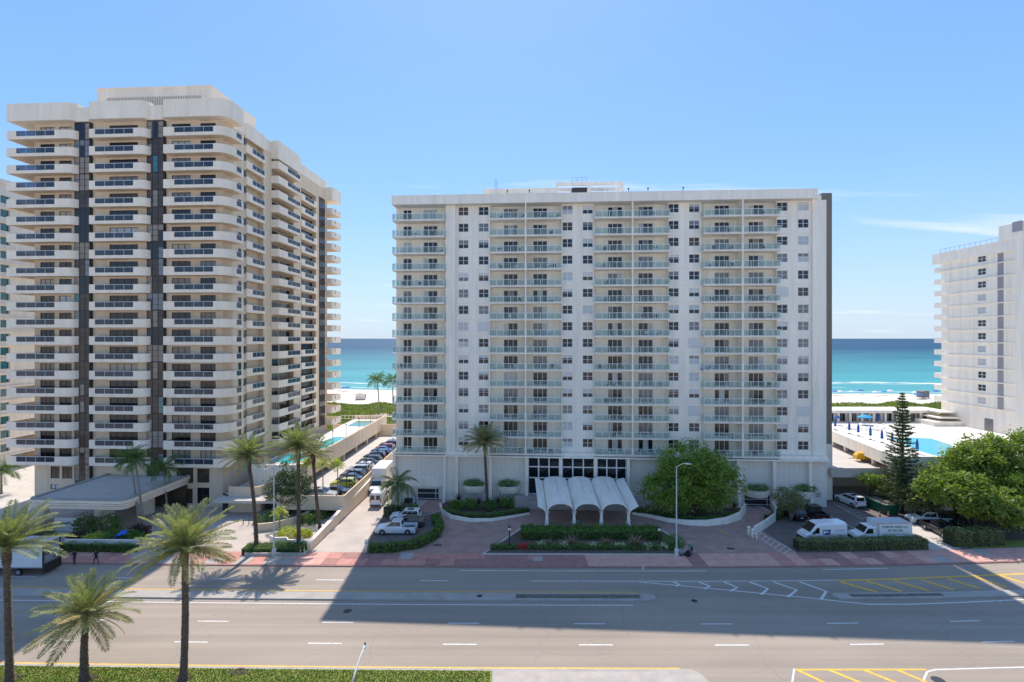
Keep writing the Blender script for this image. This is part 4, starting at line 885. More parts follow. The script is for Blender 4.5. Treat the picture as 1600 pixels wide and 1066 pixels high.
mb = MB(); mb.box(a, b, 8, 22, 65.0, 71.6); mb.box(a - 0.1, b + 0.1, 7.9, 22.1, 71.603, 72.0); ph = mb.build('roof_penthouse', 'ivory_stucco', tow)
mb = MB()
for i in range(40): x = a + 2 + (b - a - 4) * i / 39; mb.box(x - 0.1, x + 0.1, 7.9, 7.997, 67.5, 70.2)
mb.build('louvre', 'shutter_beige', ph)
# entrance porch with stepped edge and two round columns
def inv(O, x, y): dx, dy = x - O[0], y - O[1]; return (dx * CT - dy * ST, dx * ST + dy * CT)
c0, c1 = inv(OA, -67.5, 72.6), inv(OA, -53.3, 71.5)
def porch_poly(g, r=0.9):
    x0, x1, y0 = c0[0] + g, c1[0] - g, c0[1] + g
    return [(x0, TWA - 0.02)] + arc_pts(x0 + r, y0 + r, r, 180, 270, 5) + arc_pts(x1 - r, y0 + r, r, 270, 360, 5) + [(x1, TWA - 0.02)]
mb = MB()
for g, z0, z1 in ((0.5, 3.75, 4.05), (0.32, 4.053, 4.25), (0.5, 4.253, 4.36), (0.15, 4.363, 4.6), (0.3, 4.603, 4.72), (0.0, 4.723, 5.05)): mb.prism(porch_poly(g), z0, z1)
por = mb.build('entrance_porch', 'ivory_stucco', tow)
mb = MB(); mb.prism(porch_poly(0.55), 5.053, 5.10); mb.build('porch_roof', 'concrete_pale', por)
mb = MB(); o_, i_ = porch_poly(0.02), porch_poly(0.5); mb.strip([(x, y, 5.30) for x, y in o_], [(x, y, 5.30) for x, y in i_]); mb.strip([(x, y, 5.05) for x, y in o_], [(x, y, 5.30) for x, y in o_]); mb.strip([(x, y, 5.30) for x, y in i_], [(x, y, 5.08) for x, y in i_]); mb.build('porch_rim', 'concrete', por)
for wx, wy in ((-59.9, 76.8), (-70.2, 77.5), (-57.5, 82.0)):
    c = inv(OA, wx, wy); mb = MB(); mb.lathe([(1.2, 0.1), (1.2, 1.35), (1.17, 1.38), (1.17, 1.5), (1.2, 1.53), (1.2, 3.74)], c, 24); mb.build('porch_column', 'ivory_stucco', tow, smooth=False)
mb = MB(); mb.box(c0[0] + 1, c1[0] - 0.5, TWA - 0.35, TWA - 0.02, 0.13, 3.7); mb.build('porch_back_wall', 'pane_brown', tow)
# garden wall sweeping out beside the tower, its dark gate
gw = thing('garden_wall', 'curved cream garden wall with dark gate beside the tower', 'wall', (0, 0, ZI))
pts = [G(357, 801)[:2], G(372, 801.5)[:2], G(395, 802)[:2], G(408, 800)[:2], G(417, 795)[:2], G(420, 789)[:2]]
mb = MB(); inn = [(x - 0.1, y + 0.3) for x, y in pts]; mb.prism(pts + list(reversed(inn)), 0, 3.95); mb.build('wall', 'cream_stucco', gw)
a = G(348, 799)[:2]; b = G(356.5, 801)[:2]; mb = MB(); mb.prism([a, b, (b[0], b[1] + 0.1), (a[0], a[1] + 0.1)], 0, 2.7); mb.build('gate', 'metal_dark', gw)

# ================================================================== FAR-LEFT BUILDING behind the tower
hb = thing('hotel_block', 'pale hotel block with teal glass balconies behind the cream tower', 'building', (-107.6, 95, 0), -TH)
mb = MB(); hs = []
floors2 = [2.9 * k for k in range(1, 20)]
for f in floors2: hs += [(8.0, 9.6, f + 0.8, f + 2.4), (14, 16, f + 0.8, f + 2.4), (26, 29, f + 0.3, f + 2.4)]
holed_wall(mb, 0, 48, 0.1, 60, hs, 0, 0.5, axis='y'); mb.quad((-30, 0, 0.1), (0, 0, 0.1), (0, 0, 60), (-30, 0, 60)); mb.quad((-30, 0, 60), (0, 0, 60), (0, 48, 60), (-30, 48, 60)); mb.quad((-0.5, 0, 0.1), (-0.5, 48, 0.1), (-0.5, 48, 60), (-0.5, 0, 60)); mb.quad((0, 48, 0), (-30, 48, 0), (-30, 48, 60), (0, 48, 60))
mb.build('wall', 'white_stucco', hb)
mb = MB(); mb.box(-30.3, 0.5, -0.4, 48.4, 60.003, 60.8); mb.build('roof_slab', 'white_paint', hb)
for f in floors2:
    for a, b, m in ((7.9, 9.7, 'pane_teal'), (13.9, 16.1, 'pane_teal'), (25.9, 29.1, 'pane_teal')):
        mb = MB(); mb.box(-0.48, -0.4, a, b, f + 0.1, f + 2.5); mb.build('window', m, hb)
    mb = MB(); mb.box(0.003, 0.35, 0, 48, f - 0.12, f + 0.06); mb.build('ledge', 'white_paint', hb)

# ================================================================== RAISED POOL DECK between the towers
pd = thing('pool_deck', 'long beige raised pool deck with parapet beside the cream tower', 'deck', (-34.6, 85.3, 0), R(-1.2))
mb = MB(); mb.box(-8.6, -0.26, 2.0, 54, 5.45, 6.0); mb.prism([(-8.6, 1.99), (-8.6, 0.6)] + arc_pts(-2.2, 2.0, 1.9, 270, 360, 5)[0:1] + [(-2.2, 0.1)] + arc_pts(-2.0, 1.9, 1.74, 275, 355, 5) + [(-0.26, 1.99)], 3.9, 6.0); mb.build('deck_slab', 'deck_pale', pd)
mb = MB(); mb.box(-0.25, 0.0, 1.9, 54, 3.9, 7.0); mb.box(-8.6, 0, 54.003, 54.25, 3.9, 7.0); mb.box(-0.3, 0.05, 1.9, 54.3, 7.003, 7.08); mb.build('parapet', 'cream_stucco', pd)
mb = MB(); p = [(-8.6, 0.5), (-2.2, 0.1)] + arc_pts(-2.0, 2.0, 2.0, 275, 360, 6); i2 = offset_in(p, 0.2); mb.prism(p + list(reversed(i2)), 0.1, 6.75); mb.build('parapet', 'ivory_stucco', pd)
for i in range(7):
    mb = MB(); y = 6 + 8 * i; mb.box(-0.8, -0.3, y - 0.25, y + 0.25, 0.1, 5.447); mb.build('column', 'cream_stucco', pd)
mb = MB(); mb.box(-8.8, -8.5, 0.6, 54, 0.1, 5.44); mb.build('back_wall', 'concrete', pd)
def pool(name, pts, z, m, parent, rim='deck_pale'):
    mb = MB(); mb._add([(x, y, z) for x, y in pts], [tuple(range(len(pts)))]); o = mb.build(name, m, parent)
    L = []; c = (sum(p[0] for p in pts) / len(pts), sum(p[1] for p in pts) / len(pts)); mb = MB(); n = len(pts); ou = [(c[0] + (x - c[0]) * 1.06, c[1] + (y - c[1]) * 1.04) for x, y in pts]
    mb._add([(x, y, z + 0.012) for x, y in pts] + [(x, y, z + 0.012) for x, y in ou], [(i, (i + 1) % n, n + (i + 1) % n, n + i) for i in range(n)]); mb.build('coping', 'white_paint', o); return o
pool('pool', [(-8.0, 5.5), (-3.6, 4.2), (-1.0, 8.0), (-0.9, 12.0), (-4, 13.0), (-8.0, 11)], 6.03, 'pool_water', pd)
pool('pool', [(-6.5, 17), (-1.4, 16.2), (-1.0, 21), (-1.2, 28.5), (-4.6, 28.5)], 6.03, 'pool_water', pd)
pool('pool', [(-6.8, 42.5), (-1.4, 42), (-1.3, 51), (-6.8, 51)], 6.03, 'pool_water_green', pd)
mb = MB()
for z in (7.0, 6.1): mb.box(-12, 0.0, 53.5, 53.58, z, z + 0.07)
for i in range(13): mb.box(-12 + i - 0.05, -12 + i + 0.05, 53.5, 53.58, 6.0, 7.0)
mb.build('fence', 'rail_white', pd)
for i, y in enumerate((8, 15, 22.5, 31, 40)):
    mb = MB(); mb.tube([(-0.12, y, 7.08), (-0.12, y, 9.6)], 0.05, 6); mb.lathe([(0.09, 9.6), (0.14, 9.75), (0.05, 9.95)], (-0.12, y), 8); mb.build('lamp_post', 'metal_dark', pd)
# parking deck below it, walls along the drive
pk = thing('parking_deck', 'low concrete parking deck with beige front wall beside the ramp', 'deck', (0, 0, 0))
mb = MB(); mb.prism([(-46, 80.2), (-25.75, 79.7), (-25.3, 134), (-46, 134)], 2.2, 2.6); mb.build('deck_slab', 'concrete_pale', pk)
mb = MB(); mb.prism([(-36, 79.8), (-25.5, 79.4), (-25.5, 79.65), (-36, 80.05)], 1.35, 3.55); mb.build('front_wall', 'cream_stucco', pk)
mb = MB(); mb.prism([(-25.7, 79.66), (-25.5, 79.66), (-25.0, 133), (-25.2, 133)], 1.2, 3.55); mb.build('parapet', 'cream_stucco', pk)
mb = MB(); mb.prism([(-46, 134.01), (-25.0, 134.01), (-25.0, 134.3), (-46, 134.3)], 0, 5.5); mb.build('end_wall', 'cream_stucco', pk)
mb = MB(); mb.prism([(-44, 84), (-26.2, 83.5), (-26.2, 83.7), (-44, 84.2)], 0.1, 2.19); mb.build('undercroft_wall', 'metal_dark', pk)  # near-black colour paints in the shade of the void under the deck
for y in (82, 86, 93, 101, 110, 120):
    mb = MB(); mb.tube([(-25.95, y, 2.6), (-25.95, y, 5.6)], 0.05, 6); mb.lathe([(0.1, 5.6), (0.15, 5.75), (0.05, 5.95)], (-25.95, y), 8); mb.build('lamp_post', 'metal_dark', pk)
rw = thing('ramp_wall', 'long plain white wall along the ramp driveway', 'wall', (0, 0, 0))
mb = MB(); ln = [(-26.35, 67.1), (-26.0, 79.3), (-25.35, 97)]; zt = lambda x, y: 1.15 + max(0, (y - 67)) * 0.052
mb.prism([(x, y) for x, y in ln] [::-1] + [(x + 0.42, y) for x, y in ln], 0.1, zt); mb.build('wall', 'cream_stucco', rw)
mb = MB(); mb.prism([(x - 0.04, y) for x, y in ln][::-1] + [(x + 0.46, y) for x, y in ln], lambda x, y: zt(x, y) + 0.003, lambda x, y: zt(x, y) + 0.06); mb.build('coping', 'white_paint', rw)

# ================================================================== RIGHT: pool terrace, cabanas, white hotel
pt = thing('pool_terrace', 'white raised pool terrace with parapet behind the pine tree', 'deck', (0, 0, 0))
E0, E1 = G(1400, 720, 8.0), G(1290, 674, 8.0)
mb = MB(); mb.prism([(E0.x, E0.y), (101, 84.5), (101, 131), (E1.x + 1.5, 131), (E1.x, E1.y)], 7.2, 8.0); mb.build('deck_slab', 'deck_pale', pt)
dxy = Vector((E1.x - E0.x, E1.y - E0.y)).normalized(); nx, ny = -dxy.y, dxy.x
mb = MB(); q = [(E0.x, E0.y), (E1.x, E1.y), (E1.x + nx * 0.35, E1.y + ny * 0.35), (E0.x + nx * 0.35, E0.y + ny * 0.35)]; mb.prism(q, 6.7, 8.75); mb.build('parapet', 'white_stucco', pt)
mb = MB(); mb.prism([(E0.x - 0.3, E0.y - 0.4), (101, 84.1), (101, 84.45), (E0.x - 0.3, E0.y - 0.05)], 0.1, 8.7); mb.build('front_wall', 'white_stucco', pt)
mb = MB(); mb.prism([(53.6, 88), (E0.x + 4, 88), (E0.x + 8, 118), (53.6, 118)], 4.9, 5.5); mb.box(53.6, 66, 87.6, 87.997, 4.2, 5.75); mb.build('lower_deck', 'concrete_pale', pt)
mb = MB(); mb.box(53.6, 68, 97, 97.3, 0.1, 4.89); mb.build('undercroft_wall', 'white_stucco', pt)
for i in range(5):
    p = E0.lerp(E1, (i + 0.5) / 5); mb = MB(); mb.box(p.x + 0.3, p.x + 0.8, p.y - 0.25, p.y + 0.25, 5.5, 7.19); mb.build('column', 'white_stucco', pt)
pool('pool', [G(1392, 686, 8.03)[:2], G(1405, 690, 8.03)[:2], G(1430, 703, 8.03)[:2], G(1475, 716, 8.03)[:2], G(1492, 706, 8.03)[:2], G(1486, 695, 8.03)[:2], G(1455, 685.5, 8.03)[:2], G(1420, 683.5, 8.03)[:2]], 8.03, 'pool_water', pt)
cab = thing('cabana_row', 'long low white cabana row with dark doors beside the pool', 'building', (0, 0, 8.0))
mb = MB(); mb.box(58, 101, 121.6, 128, 2.1, 2.75); mb.build('roof', 'white_paint', cab)
mb = MB(); mb.box(58, 101, 123.4, 127.9, 0.01, 2.097); mb.build('back_wall', 'white_stucco', cab)
x = 70.5; i = 0
while x < 98:
    mb = MB(); mb.box(x, x + 0.45, 121.8, 122.2, 0.01, 2.097); mb.build('post', 'white_paint', cab)
    for j in range(3):
        mb = MB(); mb.box(x + 0.6 + j * 0.72, x + 1.2 + j * 0.72, 123.32, 123.39, 0.05, 1.95); mb.build('door', ['pane_dark', 'pane_blind', 'pane_blind', 'metal_dark'][(i + j) % 4], cab)
    x += 2.75; i += 1
mb = MB(); x0, x1 = XAT(1448, 118), XAT(1478, 118); mb.box(x0, 101, 116, 121.58, 0.01, 0.9); mb.box(x0 + 2, 101, 117, 121.57, 1.5, 1.8); mb.box(x0 + 3, 101, 118, 121.56, 2.6, 2.9); mb.build('stair_block', 'white_stucco', cab)
# hotel at the far right: its long side, ribbed by floor slabs
ch = thing('hotel_building', 'white hotel with floor ledges and one window column behind the trees', 'building', (100.3, 103.5, 0), 0)
FC = [43.1 - 2.75 * i for i in range(12)]
mb = MB(); wy0, wy1 = FPX * 100.3 / (1540.5 - 800) - 103.5, FPX * 100.3 / (1527.5 - 800) - 103.5; gy0, gy1 = FPX * 100.3 / (1568 - 800) - 103.5, FPX * 100.3 / (1559 - 800) - 103.5
hs = [(wy0, wy1, f + 0.75, f + 2.05) for f in FC]; 
holed_wall(mb, 0, 18.5, 8.0, 45.0, hs, 0, 0.2, axis='y', sign=-1)
mb.box(0.3, 26, 0.01, 18.49, 0, 44.99); mb.quad((26, 0, 0), (0, 0, 0), (0, 0, 45), (26, 0, 45)); mb.quad((0, 18.5, 0), (26, 18.5, 0), (26, 18.5, 45), (0, 18.5, 45)); mb.build('wall', 'white_stucco', ch)
for f in FC:
    mb = MB(); mb.box(-0.28, -0.003, -0.1, 18.5, f - 0.12, f + 0.1); mb.build('ledge', 'white_paint', ch)
    mb = MB(); mb.box(0.0, 9, 18.503, 20.6, f - 0.15, f + 1.05); mb.build('balcony', 'white_paint', ch)
    mb = MB(); mb.box(0.12, 0.2, wy0, wy1, f + 0.75, f + 2.05); w = mb.build('window', pick([('pane_dark', 5), ('pane_light', 3)]), ch)
    mb = MB(); ym = (wy0 + wy1) / 2; zm = f + 1.4
    for y in (wy0 + 0.04, ym, wy1 - 0.04): mb.box(0.06, 0.117, y - 0.05, y + 0.05, f + 0.75, f + 2.05)
    mb.box(0.065, 0.115, wy0, wy1, zm - 0.04, zm + 0.04); mb.build('frame', 'frame_white', w)
    mb = MB(); mb.box(-0.06, -0.004, gy0, gy1, f + 0.12, f + 2.6)
    for j in range(3): y = gy0 + (gy1 - gy0) * (j + .5) / 3; mb.box(-0.1, -0.062, y - 0.12, y + 0.12, f + 0.14, f + 2.58)
    mb.build('louvre', 'grille_grey', ch)
mb = MB(); mb.box(-0.45, 26, -0.3, 20.6, 45.003, 47.4); mb.build('roof_parapet', 'white_paint', ch)
mb = MB(); mb.box(-0.9, 26, -3.5, -0.31, 0, 47.4); mb.build('end_pier', 'white_stucco', ch)
mb = MB(); mb.box(-0.6, 20, -3, 3.5, 47.403, 50.4); mb.box(-0.7, -0.61, -1.5, 0.5, 48.6, 50.6, 1); mb.build('roof_penthouse', ['white_stucco', 'grille_grey'], ch)
mb = MB()
for i in range(12): y = 4 + 1.3 * i; mb.box(-0.35, -0.29, y, y + 0.06, 47.403, 48.3)
mb.box(-0.34, -0.3, 4, 18.4, 48.2, 48.26); mb.build('roof_railing', 'metal_grey', ch)
mb = MB(); y0, y1 = FPX * 100.3 / (1552 - 800) - 103.5, FPX * 100.3 / (1538.5 - 800) - 103.5; mb.box(-0.06, -0.004, y0, y1, 8.05, 10.6); mb.build('door', 'pane_blind', ch)


# ================================================================== VEGETATION
def quads_mesh(name, v, m): return tri_mesh(name, v, m, 4)
def leaf_quads(P, size, up=0.35, seed=0, asp=0.5, droop=0.0):
    r = np.random.default_rng(seed); n = len(P)
    d = r.normal(size=(n, 3)); d[:, 2] -= droop; d /= np.linalg.norm(d, axis=1)[:, None]
    nrm = r.normal(size=(n, 3)); nrm[:, 2] += up * 2; nrm -= (nrm * d).sum(1)[:, None] * d; nrm /= np.linalg.norm(nrm, axis=1)[:, None] + 1e-9
    w = np.cross(nrm, d); L = (size * r.uniform(0.6, 1.3, n))[:, None]
    v = np.empty((n * 4, 3)); v[0::4] = P - d * L / 2; v[1::4] = P + w * L * asp / 2; v[2::4] = P + d * L / 2; v[3::4] = P - w * L * asp / 2
    return v
def blob_points(blobs, n, seed, clump=0.5, per=34):
    r = np.random.default_rng(seed); vols = np.array([b[1][0] * b[1][1] * b[1][2] for b in blobs]) ** 0.67; out = []
    for (c, rad), k in zip(blobs, (vols / vols.sum() * n).astype(int)):
        m = max(1, k // per); u = r.normal(size=(m, 3)); u /= np.linalg.norm(u, axis=1)[:, None]
        rr = r.uniform(0.35, 1.0, m) ** 0.45 * (1 + 0.12 * r.normal(size=m)); cc = u * rr[:, None] * np.array(rad) + np.array(c)
        out.append((cc[:, None, :] + r.normal(size=(m, per, 3)) * clump * np.array([1, 1, 0.6])).reshape(-1, 3))
    return np.concatenate(out)
def limbs(base, forks, r0, name, m, parent):
    mb = MB(); b = Vector(base)
    for i, e in enumerate(forks):
        e = Vector(e); mid = b.lerp(e, 0.5) + Vector((random.uniform(-.3, .3), random.uniform(-.3, .3), 0.1 * (e - b).length)); mid.x = b.x + (mid.x - b.x) * 0.7
        mb.tube([b, b.lerp(mid, .6), mid, e], [r0, r0 * .75, r0 * .5, r0 * .15], 7)
    return mb.build(name, m, parent, smooth=True)
def tree(name, label, base, blobs, n, size, m, bark='bark_brown', r0=0.22, seed=1, clump=0.5, asp=0.5, droop=0.0, group=None, up=0.35):
    t = thing(name, label, 'tree', base, 0, group); bl = [((c[0] - base[0], c[1] - base[1], c[2] - base[2]), r) for c, r in blobs]
    P = blob_points(bl, n, seed, clump * 1.15); P = P[P[:, 2] > 0.25]
    ob('crown', quads_mesh('crown', leaf_quads(P, size, seed=seed, asp=asp, droop=droop, up=up), m), t)
    forks = []
    for c, r in bl:
        for k in range(4): a = k * 1.57 + seed; forks.append((c[0] + r[0] * .55 * math.cos(a), c[1] + r[1] * .55 * math.sin(a), c[2] + r[2] * random.uniform(-.1, .5)))
    limbs((0, 0, 0), forks, r0, 'trunk', bark, t); return t
def path_len(p): return [math.hypot(b[0] - a[0], b[1] - a[1]) for a, b in zip(p, p[1:])]
def hedge(name, label, path, width, z0, h, m, size=0.13, dens=330, seed=0, group=None, cat='hedge', top_m=None):
    """clipped hedge along a plan path: leafy shell around a twiggy core"""
    r = np.random.default_rng(seed + 11); ls = path_len(path); tot = sum(ls); n = int(tot * (width + 2 * h) * dens / 2.2)
    seg = r.choice(len(ls), n, p=np.array(ls) / tot); u = r.random(n); A = np.array(path)[:-1][seg]; B = np.array(path)[1:][seg]; c = A + (B - A) * u[:, None]
    t = (B - A) / np.linalg.norm(B - A, axis=1)[:, None]; nn = np.c_[-t[:, 1], t[:, 0]]
    per = width + 2 * h; w = r.random(n) * per; x = np.where(w < h, -width / 2, np.where(w < h + width, w - h - width / 2, width / 2)); z = np.where(w < h, w, np.where(w < h + width, h, per - w))
    wav = 0.10 * np.sin(c[:, 0] * 1.9 + seed) + 0.06 * np.sin(c[:, 0] * 4.3 + c[:, 1] * 3)
    P = np.c_[c + nn * (x + np.sign(x) * 0 + r.normal(size=n) * 0.06 + wav * np.sign(x))[:, None], z0 + np.maximum(0.03, z + (z > h - .02) * wav + r.normal(size=n) * 0.05)]
    ax, ay = sum(p[0] for p in path) / len(path), sum(p[1] for p in path) / len(path)
    o = thing(name, label, cat, (ax, ay, z0), 0, group); P -= np.array([ax, ay, z0])
    ob('foliage', quads_mesh('foliage', leaf_quads(P, size, seed=seed, up=0.6), m), o)
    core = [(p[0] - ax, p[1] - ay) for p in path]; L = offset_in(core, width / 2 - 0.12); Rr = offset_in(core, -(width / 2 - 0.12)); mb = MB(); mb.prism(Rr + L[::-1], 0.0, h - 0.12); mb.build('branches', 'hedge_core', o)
    return o
def shrub(name, label, c, rad, n, size, m, seed=0, group=None, cat='shrub', asp=0.5, clump=0.18):
    o = thing(name, label, cat, c, 0, group); P = blob_points([((0, 0, rad[2] * 0.55), rad)], n, seed, clump, 8); P = P[P[:, 2] > 0.02]
    ob('foliage', quads_mesh('foliage', leaf_quads(P, size, seed=seed, asp=asp), m), o)
    mb = MB()
    for k in range(5): a = k * 1.257 + seed; mb.tube([(0, 0, 0), (rad[0] * .5 * math.cos(a), rad[1] * .5 * math.sin(a), rad[2] * .8)], [0.04, 0.012], 5)
    mb.build('stem', 'bark_brown', o); return o
def blades(n, L, w, e0, e1, seed, droop=0.6):
    r = random.Random(seed); mb = MB()
    for i in range(n):
        az = i * 2.39996 + r.uniform(-.2, .2); el = R(e0 + (e1 - e0) * ((i + .5) / n) + r.uniform(-6, 6)); l = L * r.uniform(.75, 1.1); pts = []
        x = z = 0.0; a = el; k = 5
        for j in range(k + 1):
            pts.append((x, z)); x += l / k * math.cos(a); z += l / k * math.sin(a); a -= droop / k
        for j in range(k):
            w0 = w * (1 - (j / k) ** 1.5) * .5 + .004; w1 = w * (1 - ((j + 1) / k) ** 1.5) * .5 + .004; c, s = math.cos(az), math.sin(az)
            q = lambda p, ww: (p[0] * c - ww * s, p[0] * s + ww * c, p[1])
            mb.quad(q(pts[j], -w0), q(pts[j + 1], -w1), q(pts[j + 1], w1), q(pts[j], w0))
    return mb
def spiky(name, label, c, L, m, n=26, w=0.09, e=(80, 5), seed=0, group=None, cat='plant'):
    o = thing(name, label, cat, c, 0, group); blades(n, L, w, e[0], e[1], seed).build('leaf_rosette', m, o); return o
# ---- palms
def frond_mesh(L, droop, leaf, m, seed, n=54, vee=0.5, hang=0.2, lw=0.085, pet=0.13):
    r = random.Random(seed); mb = MB(); N = 14; pts = []; x = z = 0.0; a = 0.0
    for j in range(N + 1):
        pts.append((Vector((x, 0, z)), a)); a -= droop / N * (0.5 + j / N); x += L / N * math.cos(a); z += L / N * math.sin(a)
    P = lambda u: pts[min(N, int(u * N))][0].lerp(pts[min(N, int(u * N) + 1)][0], u * N - int(u * N))
    mb.tube([p for p, _ in pts[::2]], [0.045 * (1 - 0.85 * j / 7) for j in range(8)], 4)
    for i in range(n):
        u = pet + (1 - pet) * (i + r.uniform(-.3, .3)) / n; u = min(max(u, pet), 0.995); p = P(u); an = pts[min(N, int(u * N))][1]
        T = Vector((math.cos(an), 0, math.sin(an))); Nn = Vector((-math.sin(an), 0, math.cos(an))); l = leaf * (0.45 + 1.1 * math.sin(math.pi * (0.12 + 0.83 * u)) ** 0.8) * r.uniform(.85, 1.1) * (0.75 if u > .93 else 1)
        for sgn in (-1, 1):
            d = (T * r.uniform(.45, .75) + Vector((0, sgn, 0)) * r.uniform(.75, 1) + Nn * vee * r.uniform(.5, 1.2)).normalized(); tip = p + d * l; tip.z -= hang * l; mid = p + d * l * .5; mid.z -= hang * l * .15
            wv = T * lw * .5; mb._add([p, mid - wv, tip, mid + wv], [(0, 1, 2, 3)])
    return mb.mesh('frond', m)
DATE = [frond_mesh(4.1, d, 0.46, 'leaf_date', s) for s, d in ((1, 0.42), (2, 0.62), (3, 0.85))]; DRY = [frond_mesh(3.9, d, 0.42, 'leaf_date_dry', s, vee=0.15) for s, d in ((4, 0.55), (5, 0.8))]
COCO = [frond_mesh(3.6, d, 0.62, 'leaf_coconut', s, 36, vee=0.05, hang=0.75, lw=0.07) for s, d in ((6, 1.1), (7, 1.5), (8, 1.9))]
FAN = [frond_mesh(1.5, d, 0.42, 'leaf_lime', s, 14, vee=0.2, hang=0.2, lw=0.07, pet=0.35) for s, d in ((9, 0.6), (10, 1.0))]
def trunk_mesh(pts, r0, r1, m, ring=0.0, step=0.22, boss=0.0, n=11):
    """leaf-scarred palm trunk along a gentle curve"""
    P = [Vector(p) for p in pts]; L = sum((b - a).length for a, b in zip(P, P[1:])); k = max(4, int(L / step)); out = []; rad = []
    for i in range(k * 2 + 1):
        u = i / (k * 2); f = u * (len(P) - 1); j = min(len(P) - 2, int(f)); out.append(P[j].lerp(P[j + 1], f - j))
        r = r0 + (r1 - r0) * u + (ring if i % 2 else -ring) * random.uniform(.6, 1.3); r += r0 * .45 * math.exp(-u * L / 0.5)
        if boss and u > 0.86: r += boss * math.sin((u - .86) / .14 * math.pi * .75)
        rad.append(r)
    mb = MB(); mb.tube(out, rad, n); return mb
def palm(name, label, base, head, kind='date', n=46, scale=1.0, r0=0.27, r1=0.21, seed=0, bend=(0, 0), group=None, emin=-14):
    r = random.Random(seed); base = Vector(base); hd = Vector(head) - base; t = thing(name, label, 'palm tree', base, 0, group)
    mid = hd * .5 + Vector((bend[0], bend[1], 0)); q1 = hd * .25 + Vector((bend[0], bend[1], 0)) * .7; q3 = hd * .75 + Vector((bend[0], bend[1], 0)) * .7
    date = kind == 'date'
    trunk_mesh([(0, 0, 0), q1, mid, q3, hd], r0, r1, 'x', 0.042 if date else 0.008, 0.2 if date else 0.3, 0.10 if date else 0.0).build('trunk', 'bark_date' if date else 'bark_grey', t, smooth=not date)
    for i in range(n):
        u = (i + .5) / n; el = 82 - (82 - emin) * u ** 0.85 + r.uniform(-7, 7); az = i * 2.39996 + r.uniform(-.25, .25)
        if kind == 'date': me = r.choice(DRY) if (el < 2 and r.random() < .72) or r.random() < .1 else (DATE[0] if el > 55 else r.choice(DATE))
        elif kind == 'coco': me = COCO[0] if el > 45 else r.choice(COCO)
        else: me = r.choice(FAN)
        s = scale * r.uniform(.85, 1.08) * (0.86 if el > 60 else 1)
        ob('frond', me, t, hd + Vector((0, 0, 0.12 * (1 - u))), (r.uniform(-.5, .5), -R(el), az), (s, s, s))
    if date:
        mb = MB()
        for i in range(22): a = i * 2.4; e = R(r.uniform(5, 60)); l = r.uniform(.3, .55); d = Vector((math.cos(a) * math.cos(e), math.sin(a) * math.cos(e), math.sin(e))); p = hd + Vector((0, 0, -0.35 + .02 * i)); mb.tube([p + d * .12, p + d * l], [0.06, 0.03], 4)
        mb.build('frond_stub', 'leaf_date_dry', t)
    return t
gz = 0.16
palm('date_palm', 'tall date palm on the roadside lawn, the one nearest the box truck', (-39.8, 41.4, gz), (XAT(10, 41.2), 41.2, 10.9), seed=1, n=46, emin=2, scale=1.0)
palm('date_palm', 'tall date palm on the roadside lawn, the one nearer the median lamp', (-26.3, 41.8, gz), (-26.1, 41.6, 10.7), seed=2, n=60, scale=1.02, bend=(.12, 0))
palm('date_palm', 'short date palm on the roadside lawn between two taller palms', (-34.2, 41.8, gz), (-33.9, 41.6, 5.4), seed=3, n=52, emin=-22, scale=0.98, r0=.3, r1=.2, bend=(-.12, 0))
palm('date_palm', 'date palm rising from the hedge bed next to the street lamp', (-33.0, 67.5, ZI), (XAT(387, 67.5), 67.5, 12.2), seed=4, n=60, scale=.86, r0=.26, bend=(.25, 0))
palm('date_palm', 'tallest date palm among the yellow shrubs by the ramp wall', (XAT(467, 68.6), 68.6, ZI), (XAT(466, 68.6), 68.6, 13.1), seed=5, n=62, scale=.9, r0=.27)
palm('date_palm', 'leaning date palm in front of the beige parking deck wall', (XAT(501, 73.4), 73.4, ZI), (XAT(489, 73.2), 73.2, 11.1), seed=6, n=52, scale=.8, r0=.24, bend=(-.1, 0))
palm('date_palm', 'date palm growing in front of the white apartment block podium', (-3.9, 83.3, .5), (XAT(757, 83.3), 83.3, 10.9), seed=7, n=62, scale=.92, r0=.24, r1=.2)
palm('coconut_palm', 'low coconut palm beside the garage gate and white vans', (XAT(622, 82), 82, ZI), (XAT(621, 81.6), 81.6, 4.8), 'coco', 26, 0.98, .2, .13, seed=8, emin=-35)
palm('coconut_palm', 'coconut palm leaning left from its twin in front of the porch', (-53.0, 74.2, ZI), (XAT(203, 74.4), 74.4, 10.6), 'coco', 20, .8, .16, .1, seed=9, bend=(.15, 0))
palm('coconut_palm', 'coconut palm standing straighter than its twin in front of the porch', (-52.4, 74.3, ZI), (XAT(211, 74.6), 74.7, 9.8), 'coco', 18, .76, .16, .1, seed=10, bend=(.1, 0))
palm('coconut_palm', 'shorter coconut palm at the inner corner of the porch roof', (-53.0, 80.4, ZI), (XAT(256, 80.2), 80.2, 7.6), 'coco', 22, .85, .15, .1, seed=11)
palm('coconut_palm', 'tall slim coconut palm above the dune behind the pool deck', (XAT(592, 150), 150, 0), (XAT(589.5, 150), 150, 15.6), 'coco', 24, 1.05, .2, .13, seed=12, bend=(.3, 0))
palm('coconut_palm', 'coconut palm above the dune touching the white apartment block', (XAT(616, 152), 152, 0), (XAT(613, 152), 152, 15.4), 'coco', 22, 1.0, .2, .13, seed=13)
palm('coconut_palm', 'coconut palm left of the cream tower near the sunlit path', (XAT(2, 92), 92, 0), (XAT(2, 92), 92, 4.2), 'coco', 22, 1.0, .18, .12, seed=14)
